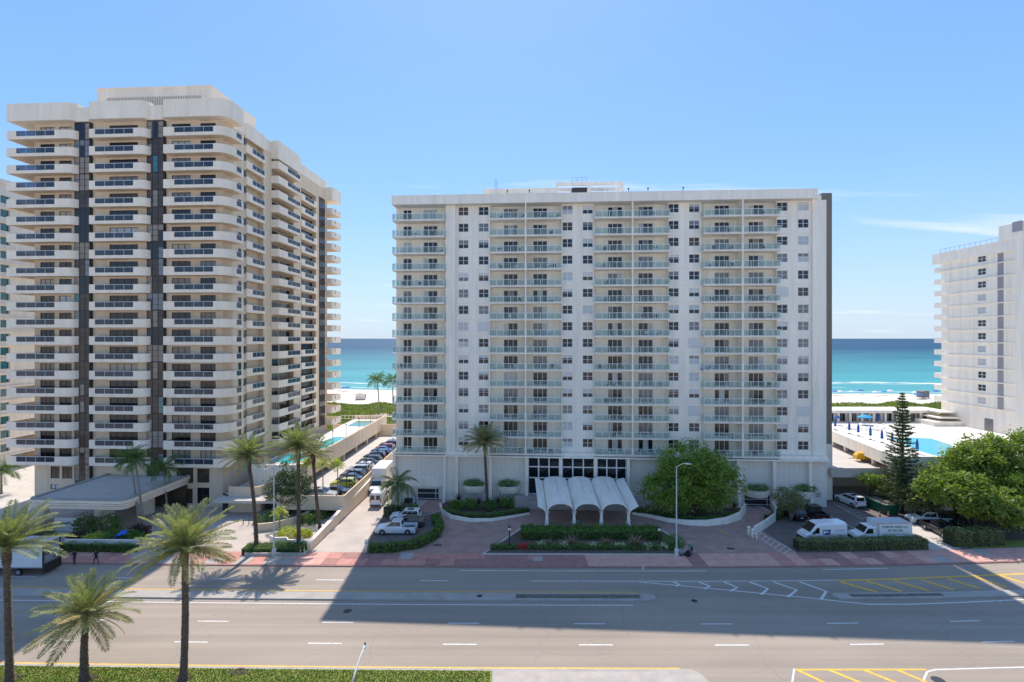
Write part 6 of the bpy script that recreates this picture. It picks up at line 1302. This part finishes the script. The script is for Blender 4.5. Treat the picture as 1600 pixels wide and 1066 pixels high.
# right-hand parking lot
car('parked_car', 'black crossover parked under the small olive tree', 'car', (43.2, 80.2, Z1), 90, 4.7, 1.9, 1.7, 'suv', 'paint_black')
car('pickup_truck', 'black pickup parked beside the corner column', 'pickup', (46.4, 80.4, Z1), 90, 5.4, 1.95, 1.8, 'pickup', 'paint_black')
v = van('delivery_van', 'white mail van with blue eagle logo behind the long hedge', (41.9, 70.7, Z1), 186, 6.0, 2.05, 2.62, 'paint_white')
yl = 2.05 * .5 + .02
mb = MB(); mb._add([(.55, yl, 1.15), (-.45, yl, 1.15), (-.55, yl, 1.82), (.62, yl, 1.82)], [(0, 1, 2, 3)]); lg = mb.build('eagle_logo', 'print_blue', v)
mb = MB(); mb._add([(.5, yl + .004, 1.72), (-.2, yl + .004, 1.62), (-.38, yl + .004, 1.42), (-.05, yl + .004, 1.46), (.3, yl + .004, 1.3), (.5, yl + .004, 1.2)], [(0, 1, 2, 3, 4, 5)]); mb.build('eagle_head', 'road_white', lg)
mb = MB(); mb._add([(1.0, yl, .95), (-2.9, yl, .95), (-2.9, yl, 1.0), (1.0, yl, 1.0)], [(0, 1, 2, 3)]); mb.build('red_stripe', 'print_red', v)
mb = MB()
for i in range(9): mb._add([(-1.2 - .17 * i, yl, 1.62), (-1.32 - .17 * i, yl, 1.62), (-1.32 - .17 * i, yl, 1.72), (-1.2 - .17 * i, yl, 1.72)], [(0, 1, 2, 3)])
mb.build('lettering', 'grille_grey', v)
bt = box_truck('box_truck', 'white box truck lettered FOREVER GREEN behind the long hedge', (49.6, 70.7, Z1), 180, 2.9, 4.5, 2.3, 2.75)
text_mesh('FOREVER GREEN LLC', .40, 'print_green', parent=bt, loc=(-1.45, 1.178, 2.12), rot=(R(90), 0, R(180)), sx=.92)
text_mesh('305-206-1805', .38, 'print_green', parent=bt, loc=(-1.45, 1.178, 1.66), rot=(R(90), 0, R(180)), sx=.95)
mb = MB()
for z, w in ((1.42, 1.5), (1.22, 1.8)): mb.box(-1.45 - w, -1.45 + w, 1.172, 1.178, z, z + .05)
mb.build('small_lettering', 'grille_grey', bt)
car('parked_car', 'white SUV parked by the green dumpster', 'car', (55.8, 86.2, Z1), 96, 5.0, 2.0, 1.78, 'suv', 'paint_white')
car('pickup_truck', 'white off-road pickup with black top under the yellow-green tree', 'pickup', (61.6, 77.4, Z1), 172, 5.5, 1.95, 1.82, 'pickup', 'paint_white')
o = [c for c in bpy.data.objects if c.name.startswith('pickup_truck')][-1]; mb = MB(); b0, b1, r0, r1, bf = STY['pickup']; mb.box(r0 * 5.5 - .02, r1 * 5.5 + .02, -.76, .76, 1.823, 1.86); mb.build('black_top', 'cloth_black', o); mb = MB(); mb.box(-2.6, -.75, -.86, .86, 1.13, 1.2); mb.build('bed_cover', 'cloth_black', o)
car('pickup_truck', 'black pickup nosing out between the hedges', 'pickup', (60.1, 73.2, Z1), -92, 5.4, 1.95, 1.75, 'pickup', 'paint_black')
car('parked_car', 'black sedan half hidden under the tree behind the boxy hedge', 'car', (64.6, 74.2, Z1), -90, 4.6, 1.8, 1.45, 'sedan', 'paint_black')
# left bay and ramp
car('pickup_truck', 'white pickup with open bed behind the curved hedge', 'pickup', (-16.3, 73.6, Z1), 180, 5.7, 1.98, 1.82, 'pickup', 'paint_white')
car('parked_car', 'dark car parked between the white pickup and white crossover', 'car', (-15.1, 76.2, Z1), 180, 4.6, 1.85, 1.5, 'sedan', 'paint_darkgrey')
car('parked_car', 'white crossover with dark sunroof beside the grey-green hedge', 'car', (-16.0, 78.8, Z1), 180, 4.6, 1.88, 1.62, 'suv', 'paint_white')
bt2 = box_truck('box_truck', 'white box truck facing out on the ramp beside the block', (-24.0, 95.6, Z1), -90, 2.9, 6.4, 2.5, 3.95, 'truck_white')
cv = van('camper_van', 'boxy white van backed onto the ramp before the box truck', (-22.1, 87.0, Z1), 90, 5.2, 2.0, 2.35, 'paint_white')
for y in (-.45, .45): mb = MB(); mb.box(-2.66, -2.62, y - .32, y + .32, 1.25, 1.95); mb.build('rear_window', 'car_glass', cv)
van('parked_van', 'silver van behind the low coconut palm', (-16.6, 84.6, Z1), -84, 4.8, 1.9, 1.95, 'paint_silver')
cols = ['yellow', 'navy', 'grey', 'silver', 'white', 'black', 'grey', 'navy', 'blue', 'blue', 'red', 'black', 'white']; names = ['yellow-green hatchback first in the row on the parking deck', 'dark blue sedan parked next to the yellow hatchback on the deck', 'grey hatchback in the parking deck row, two past the yellow one', 'silver car in the middle of the parking deck row', 'white car in the parking deck row beside the box truck', 'black car in the parking deck row past the white one', 'grey car in the far half of the parking deck row', 'navy car in the far half of the parking deck row', 'bright blue car near the end of the parking deck row', 'bright blue car near the end of the parking deck row', 'red car almost at the end of the parking deck row', 'black car at the far end of the parking deck row', 'white car at the far end of the parking deck row']
for i, (c, lab) in enumerate(zip(cols, names)):
    st = ['hatch', 'sedan', 'hatch', 'suv'][i % 4]; car('parked_car', lab, 'car', (-28.3 + .006 * i * 3 + random.uniform(-.2, .2), 87.6 + 2.85 * i, 2.61), 180 + random.uniform(-2, 2), 4.4, 1.8, 1.5 + .15 * (st == 'suv'), st, 'paint_' + c, 'cars parked on the parking deck')
car('parked_car', 'silver SUV with sunroof directly behind the beige deck wall', 'car', (-29.6, 81.3, 2.61), 0, 4.7, 1.85, 1.68, 'suv', 'paint_silver', 'cars parked on the parking deck')
car('parked_car', 'dark car behind the silver SUV on the deck', 'car', (-27.9, 83.2, 2.61), 0, 4.2, 1.75, 1.45, 'sedan', 'paint_navy', 'cars parked on the parking deck')
# street truck with open rear and lowered tail lift
st = box_truck('box_truck', 'white moving truck with open rear and dark tail lift at the kerb', (-60.4, 61.6, 0.0), 180, 2.6, 9.6, 2.4, 3.75, open_rear=True)
xr = -6.1
mb = MB(); mb.box(xr - .14, xr - .06, -1.2, 1.2, .25, 1.35); lift = mb.build('tail_lift', 'frame_bronze', st)
mb = MB()
for s in (-1, 1): mb.box(xr - .06, xr + .04, s * 1.15 - .06, s * 1.15 + .06, .6, 3.7)
mb.build('rear_frame', 'frame_bronze', st)
mb = MB(); mb.box(xr + .1, xr + 2, -1.1, 1.1, 1.05, 1.4); mb.box(xr + .4, xr + 1.5, -.6, .5, 1.41, 2.0); mb.build('load', 'grille_grey', st)
# dumpster, compressor, cones
dm = thing('dumpster', 'green open-top dumpster filled with debris beside the white SUV', 'dumpster', (58.8, 83.6, ZI), R(92))
mb = MB(); l, w, h = 2.7, 1.15, 1.5; mb._add([(-l, -w * .85, .15), (l, -w * .85, .15), (l, w * .85, .15), (-l, w * .85, .15), (-l, -w, h), (l, -w, h), (l, w, h), (-l, w, h)], [(0, 3, 2, 1), (0, 1, 5, 4), (1, 2, 6, 5), (2, 3, 7, 6), (3, 0, 4, 7)]); mb.build('bin', 'dumpster_green', dm)
for i in range(7):
    x = -l + .3 + i * .85
    for s in (-1, 1): mb = MB(); mb._add([(x, s * w * .87, .2), (x + .1, s * w * .87, .2), (x + .1, s * (w + .06), h), (x, s * (w + .06), h)], [(0, 1, 2, 3)]); mb.box(x, x + .1, s * w - .06, s * w + .07, h - .12, h); mb.build('rib', 'dumpster_green', dm)
mb = MB(); mb.box(-l - .05, l + .05, -w - .05, -w + .06, h, h + .08); mb.box(-l - .05, l + .05, w - .06, w + .05, h, h + .08); mb.box(-l - .05, -l + .06, -w + .06, w - .06, h, h + .08); mb.box(l - .06, l + .05, -w + .06, w - .06, h, h + .08); mb.build('rim', 'dumpster_green', dm)
mb = MB(); n = 12; vs = [(-l + .1 + (2 * l - .2) * i / n, -w + .1 + (2 * w - .2) * j / 6, h - .12 + random.uniform(-.1, .16)) for i in range(n + 1) for j in range(7)]; mb._add(vs, [(i * 7 + j, (i + 1) * 7 + j, (i + 1) * 7 + j + 1, i * 7 + j + 1) for i in range(n) for j in range(6)]); mb.build('debris', 'debris', dm)
def cone(label, p, m, h=.72, group=None):
    t = thing('traffic_cone', label, 'cone', p, 0, group); mb = MB(); mb.lathe([(.16, .04), (.1, h * .45), (.03, h)], n=12); mb.build('cone_body', m, t, smooth=True); mb = MB(); mb.box(-.2, .2, -.2, .2, 0, .04); mb.build('base', m, t); mb = MB(); mb.lathe([(.113, h * .42), (.085, h * .6)], n=12); mb.build('reflective_band', 'road_white', t); return t
p = G(469.5, 866, .13); cone('orange traffic cone beside a green one at the ramp wall', p, 'orange', .95); p = G(475.5, 866, .13); cone('bright green traffic cone beside an orange one at the ramp wall', p, 'cone_green', .95)
for px, py, lab in [(1375, 806, 'orange cone at the left end corner of the dumpster'), (1388, 806, 'orange cone at the right end corner of the dumpster'), (1391, 797, 'orange cone along the far side of the dumpster')]: cone(lab, G(px, py + 2, ZI), 'orange', .9)
cm = thing('air_compressor', 'yellow towable compressor on the sunlit lower deck', 'compressor', (63.0, 93.5, 5.5), R(170))
mb = MB(); loft(mb, [[(x, -.75, .45), (x, -.8, .9), (x, -.6, z), (x, .6, z), (x, .8, .9), (x, .75, .45)] for x, z in ((-1.5, 1.3), (-1.3, 1.5), (1.1, 1.55), (1.5, 1.1))]); mb.build('housing', 'machine_yellow', cm); wheels(cm, (0.0,), .75, .3); mb = MB(); mb.tube([(1.4, 0, .5), (2.5, 0, .45)], .05, 6); mb.build('tow_bar', 'metal_dark', cm)
for i in range(4): mb = MB(); mb.box(-1.0 + .5 * i, -.7 + .5 * i, -.82, -.77, .8, 1.05); mb.build('vent', 'metal_dark', cm)

# ================================================================== PEOPLE (one skinned body each)
def person(label, loc, rz, joints, edges, shirt, trousers, head_c, waist, height=1.75):
    """body grown with a Skin modifier over a posed skeleton; joints: (x,y,z,radius)"""
    t = thing('person', label, 'person', loc, rz); me = bpy.data.meshes.new('body'); me.from_pydata([j[:3] for j in joints], edges, []); o = ob('body', me, t)
    sk = o.modifiers.new('skin', 'SKIN'); me.update()
    for i, j in enumerate(joints): me.skin_vertices[0].data[i].radius = (j[3], j[3] * .85); me.skin_vertices[0].data[i].use_root = (i == 0)
    sk.use_smooth_shade = True; ss = o.modifiers.new('sub', 'SUBSURF'); ss.levels = 1; ss.render_levels = 1
    dg = bpy.context.evaluated_depsgraph_get(); nm = bpy.data.meshes.new_from_object(o.evaluated_get(dg)); o.modifiers.clear(); o.data = nm; nm.materials.clear()
    for m in (shirt, trousers, 'skin', 'hair', 'cloth_black'): nm.materials.append(MATS[m])
    hc = Vector(head_c)
    for p in nm.polygons:
        c = p.center; d = (c - hc).length
        if d < .17: p.material_index = 3 if (c.z > hc.z + .035 or c.x < hc.x - .05) else 2
        elif c.z < .09: p.material_index = 4
        elif c.z < waist: p.material_index = 1
        else: p.material_index = 0
        j = min(range(len(joints)), key=lambda k: (Vector(joints[k][:3]) - c).length)
        if j in HANDS: p.material_index = 2
    mb = MB()
    for a in (-1, 1): mb.lathe([(.012, -.0), (.016, .012), (.004, .024)], (0, 0), 6)
    return t
# skeleton order: 0 pelvis 1 waist 2 chest 3 neck 4 head 5 top | 6,7,8,9 arm L (shoulder elbow wrist hand) | 10..13 arm R | 14..17 leg L (hip knee ankle toe) | 18..21 leg R
EDG = [(0, 1), (1, 2), (2, 3), (3, 4), (4, 5), (2, 6), (6, 7), (7, 8), (8, 9), (2, 10), (10, 11), (11, 12), (12, 13), (0, 14), (14, 15), (15, 16), (16, 17), (0, 18), (18, 19), (19, 20), (20, 21)]
HANDS = (8, 9, 12, 13)
def stand(step=.18, armL=(.1, .05), armR=(-.1, .1)):
    return [(0, 0, .95, .135), (0, 0, 1.12, .125), (.01, 0, 1.36, .15), (.02, 0, 1.5, .055), (.04, 0, 1.62, .095), (.03, 0, 1.72, .07),
            (0, .19, 1.42, .06), (armL[0] * .5, .25, 1.16, .045), (armL[0] + .08, .25, .94, .033), (armL[0] + .12, .25, .85, .028),
            (0, -.19, 1.42, .06), (armR[0] * .5, -.25, 1.16, .045), (armR[0] + .08, -.25, .94, .033), (armR[0] + .12, -.25, .85, .028),
            (0, .1, .88, .095), (step * .6, .11, .5, .07), (step, .11, .09, .045), (step + .15, .12, .04, .04), (0, -.1, .88, .095), (-step * .3, -.11, .5, .07), (-step, -.11, .09, .045), (-step + .14, -.12, .04, .04)]
def bent():
    return [(-.12, 0, .88, .135), (.0, 0, 1.0, .13), (.2, 0, 1.14, .145), (.31, 0, 1.2, .055), (.42, 0, 1.25, .095), (.47, 0, 1.33, .07),
            (.2, .19, 1.14, .06), (.32, .24, .92, .045), (.48, .18, .76, .033), (.55, .16, .69, .028), (.2, -.19, 1.14, .06), (.34, -.24, .92, .045), (.5, -.18, .78, .033), (.57, -.15, .71, .028),
            (-.1, .1, .84, .095), (0, .12, .47, .07), (-.06, .13, .09, .045), (.1, .14, .04, .04), (-.1, -.1, .84, .095), (.06, -.12, .47, .07), (.1, -.13, .09, .045), (.26, -.14, .04, .04)]
j = stand(.12, (.05, 0), (.12, 0)); person('black-clothed walker standing nearest the truck tail lift', (XAT(112, 62.9), 63.3, .12), R(-80), j, EDG, 'cloth_black', 'cloth_navy', j[4][:3], .98)
j = stand(.24, (.16, 0), (-.12, 0)); person('black-clothed walker striding along the pink sidewalk', (XAT(145, 62.9), 63.4, .12), R(175), j, EDG, 'cloth_black', 'cloth_black', j[4][:3], .98)
j = bent(); person('gardener in teal shirt bending behind the island hedge', (XAT(906, 75.0), 74.95, ZI), R(170), j, EDG, 'cloth_teal', 'cloth_navy', j[4][:3], .95)
j = bent(); person('worker in teal shirt bending over a black bin bag', (XAT(1080, 66.4), 66.3, .12), R(185), j, EDG, 'cloth_teal', 'cloth_black', j[4][:3], .95)
j = stand(.06, (.06, 0), (.2, 0)); person('person in light blue clothes beside the white off-road pickup', (61.9, 75.4, Z1), R(120), j, EDG, 'cloth_denim', 'cloth_denim', j[4][:3], .98)
bb = thing('bin_bag', 'round black bin bag on the sidewalk in front of the teal worker', 'bag', (XAT(1074, 66), 65.7, .12)); mb = MB(); mb.lathe([(.12, 0), (.32, .12), (.36, .35), (.25, .6), (.08, .7), (.11, .8)], n=11); mb.build('bag', 'cloth_black', bb, smooth=True)
wb = thing('push_mower', 'grey push trolley between the lamp post and bin bag', 'trolley', (XAT(1065, 66.2), 66.1, .12), R(20)); mb = MB(); mb.box(-.4, .3, -.25, .25, .2, .45); mb.build('deck', 'metal_grey', wb); mb = MB(); mb.tube([(.2, -.22, .4), (.8, -.22, 1.0), (.8, .22, 1.0), (.2, .22, .4)], .025, 5); mb.build('handle', 'metal_pale', wb); wheels(wb, (-.3, .2), .27, .14)

# ================================================================== STREET FURNITURE
def lamp(label, base, H, arm, m='metal_pale', k=0.8):
    t = thing('street_lamp', label, 'street lamp', base); a = Vector(arm)
    mb = MB(); mb.tube([(0, 0, 0), (0, 0, .05), (0, 0, H * .5), (0, 0, H)], [.14 * k, .13 * k, .1 * k, .07 * k], 10); mb.build('pole', m, t, smooth=True)
    mb = MB(); mb.lathe([(.27, 0), (.27, .75), (.16, .9)], n=10); mb.build('base', m, t)
    mb = MB(); pts = [Vector((0, 0, H - .1)) + Vector((a.x * u, a.y * u, a.z * math.sin(u * 1.57))) for u in (0, .25, .5, .75, 1)]; mb.tube(pts, [.055, .05, .045, .04, .04], 7); mb.build('arm', m, t, smooth=True)
    e = pts[-1]; d = Vector((a.x, a.y, 0)).normalized(); n = Vector((-d.y, d.x, 0)); mb = MB()
    loft(mb, [[e + d * x + n * (-w) + Vector((0, 0, -.06)), e + d * x - n * w * .6 + Vector((0, 0, h)), e + d * x + n * w * .6 + Vector((0, 0, h)), e + d * x + n * w + Vector((0, 0, -.06))] for x, w, h in ((-.1, .06 * k, .03), (.1 * k, .2 * k, .08), (.56 * k, .21 * k, .07), (.85 * k, .1 * k, .02))]); hd = mb.build('lamp_head', m, t)
    mb = MB(); c = e + d * .5 * k; mb.lathe([(.05, .07 + c.z), (.06, .17 + c.z), (.02, .2 + c.z)], (c.x, c.y), 8); mb.build('photocell', 'metal_dark', hd); return t
lamp('grey street lamp rising from the hedge bed among palms', G(428, 868, .12), 11.0, (-.3, -.9, .3)); lamp('tall pale street lamp in front of the ficus tree', G(1057, 868, .12), 11.2, (1.0, -.4, .6)); lamp('slender street lamp reaching over the roadside lawn', (-8.9, 29.0, 0), 8.4, (.05, 2.2, .7), k=.5)
for px, py, lab in [(796, 857, 'black post lamp at the left tip of the island bed'), (1030, 858, 'black post lamp at the shrub end of the island bed')]:
    p = gi(px, py); t = thing('post_lamp', lab, 'lamp', p); mb = MB(); mb.tube([(0, 0, 0), (0, 0, 2.3)], .09, 8); mb.build('post', 'metal_dark', t); mb = MB(); mb.lathe([(.13, 2.3), (.17, 2.35), (.17, 2.75), (.2, 2.8), (.06, 2.95)], n=10); mb.build('lantern', 'metal_dark', t); mb = MB(); mb.lathe([(.175, 2.4), (.175, 2.7)], n=10); mb.build('lens', 'lamp_clear', t)
def post(label, px, py, h, r, m, nm='bollard'):
    p = gi(px, py); t = thing(nm, label, 'bollard', p); mb = MB(); mb.lathe([(r, 0), (r, h - r * .5), (r * .8, h - r * .15), (r * .3, h)], n=12); mb.build('post', m, t, smooth=True); mb = MB(); mb.lathe([(r + .01, h * .75), (r + .01, h * .82)], n=12); mb.build('band', 'metal_grey', t)
post('white square-topped post at the hedge corner by the ramp', 572.5, 863, 1.6, .24, 'white_paint')
for px, py, lab in [(1170, 838, 'white barrier post at the garage entry'), (1176, 842, 'white ticket post in front of the barrier post'), (1182, 845, 'thin white post beside the hatched bay')]: post(lab, px, py, 1.4 if px < 1180 else 1.0, .22 if px < 1180 else .1, 'white_paint')
gwll = thing('garage_ramp_wall', 'low white wall curving beside the right-hand garage entry', 'wall', (0, 0, ZI)); q = L2((1180, 836), (1197, 826), (1212, 815), (1214, 803), (1204, 790)); mb = MB(); mb.prism(q + [(x - .2, y + .2) for x, y in q[::-1]], 0, 1.15); mb.build('wall', 'white_paint', gwll)
sg = thing('street_sign', 'thin pole with small sign on the median tip', 'sign', (13.9, 55.4, .15)); mb = MB(); mb.tube([(0, 0, 0), (0, 0, 3.4)], .035, 6); mb.build('pole', 'metal_grey', sg); mb = MB(); mb.box(-.02, .02, -.25, .25, 2.75, 3.35); mb.build('sign_plate', 'metal_pale', sg)
for px, py, lab in [(380, 820, 'dark thin bollard in the forecourt, left of a pair'), (389, 820, 'dark thin bollard in the forecourt, right of a pair')]: post(lab, px, py, 1.2, .06, 'bark_brown')
tp = thing('blue_tarp', 'crumpled bright blue cloth hanging over the shrubs', 'cloth', gi(184, 850)); mb = MB(); n = 9
vs = [(-.9 + 2.0 * i / n + .1 * math.sin(j * 2), 1.0 * (j / 4) - .3 + .08 * math.sin(i), .2 + 1.5 * math.sin(1.9 * i / n) + .07 * math.sin(i * 1.7 + j) - .35 * (j - 2) ** 2 / 4) for i in range(n + 1) for j in range(5)]; mb._add(vs, [(i * 5 + j, (i + 1) * 5 + j, (i + 1) * 5 + j + 1, i * 5 + j + 1) for i in range(n) for j in range(4)]); mb.build('cloth', 'tarp_blue', tp, smooth=True)
# ================================================================== POOL TERRACE AND BEACH THINGS
def closed_umbrella(label, p, m='canvas_blue', h=2.6, group=None):
    t = thing('closed_umbrella', label, 'umbrella', p, 0, group); mb = MB(); mb.tube([(0, 0, 0), (0, 0, h)], .03, 6); mb.build('pole', 'metal_pale', t); mb = MB(); mb.lathe([(.08, .75), (.27, .85), (.2, 1.3), (.24, 1.5), (.14, 2.2), (.03, h - .05)], n=9); mb.build('folded_canopy', m, t); mb = MB(); mb.lathe([(.3, 0), (.28, .1)], n=10); mb.build('base', 'metal_dark', t)
def open_umbrella(label, p, m, h=2.3, r=1.4, group=None, nm='parasol'):
    t = thing(nm, label, 'umbrella', p, 0, group); mb = MB(); mb.tube([(0, 0, 0), (0, 0, h)], .03, 6); mb.build('pole', 'metal_pale', t); mb = MB(); mb.lathe([(r, h - .62), (r * .95, h - .5), (r * .5, h - .18), (.03, h)], n=10); mb.build('canopy', m, t)
for px, py in [(1305, 672), (1327, 678), (1341, 681.5), (1360, 687), (1378, 692), (1394, 697), (1433, 709)]: closed_umbrella('closed blue umbrella in the row along the terrace parapet', G(px, py, 8.0), group='closed umbrellas along the terrace parapet')
closed_umbrella('closed blue umbrella in front of the cabana doors', G(1374, 662, 8.0), h=2.4)
open_umbrella('open azure umbrella before the cabana row', G(1352, 664, 8.0), 'canvas_azure', 2.3, 1.6); open_umbrella('half-open dark blue umbrella beside the block corner', G(1308, 664, 8.0), 'canvas_blue', 2.2, .7)
lm = lounge_mesh('frame_white')
for i, (px, py) in enumerate([(1322, 669), (1334, 671), (1340, 667), (1352, 672), (1362, 671), (1372, 673), (1380, 670)]): tagd(ob('sun_lounger', lm, None, G(px, py, 8.0), (0, 0, 1.2 + .3 * (i % 3))), 'white sun lounger on the bright pool terrace', 'lounger', 'loungers on the pool terrace')
rb_ = random.Random(9)
for px, m in [(1304, 'canvas_blue'), (1313, 'frame_white'), (1331, 'frame_white'), (1345, 'canvas_blue'), (1368, 'frame_white'), (1380, 'canvas_azure'), (1391, 'frame_white'), (1430, 'frame_white'), (1436, 'canvas_blue'), (1462, 'canvas_blue'), (537, 'canvas_blue'), (543, 'canvas_blue'), (530, 'frame_white')]:
    d = shore(XAT(px, 268)) - 9 + rb_.uniform(-3, 5); nm = {'canvas_blue': 'blue', 'frame_white': 'white', 'canvas_azure': 'azure'}[m]
    open_umbrella(nm + ' beach umbrella on the sand near the waterline', (XAT(px, d), d, .0), m, 2.2, 1.5, nm + ' beach umbrellas near the waterline', 'beach_umbrella')
open_umbrella('blue beach umbrella beside the wooden beach hut', (XAT(1436, 236), 236, .2), 'canvas_blue', 2.4, 2.2, nm='beach_umbrella')
def hut(label, p, w, d, h, m):
    t = thing('beach_hut', label, 'hut', p, R(8)); mb = MB(); mb.box(-w / 2, w / 2, 0, d, .3, h); mb.build('walls', m, t); mb = MB(); mb.yprism([(-w / 2 - .2, h + .003), (w / 2 + .2, h + .003), (w / 2 + .2, h + .15), (0, h + .5), (-w / 2 - .2, h + .15)], -.2, d + .2); mb.build('roof', m, t); mb = MB(); mb.box(w / 2 + .004, w / 2 + .03, .5, d - .5, .5, h - .3); mb.build('door', 'metal_dark', t)
    for x in (-w / 2 + .2, w / 2 - .2): mb = MB(); mb.box(x - .1, x + .1, .1, .3, 0, .3); mb.build('stilt', 'bark_brown', t)
hut('white beach hut standing on the sand behind the dune', (XAT(563, 232), 232, .2), 4.2, 3.2, 2.6, 'white_paint'); hut('tan beach hut on the sand near a blue umbrella', (XAT(1447, 238), 238, .2), 3.6, 3, 3.0, 'bark_grey')
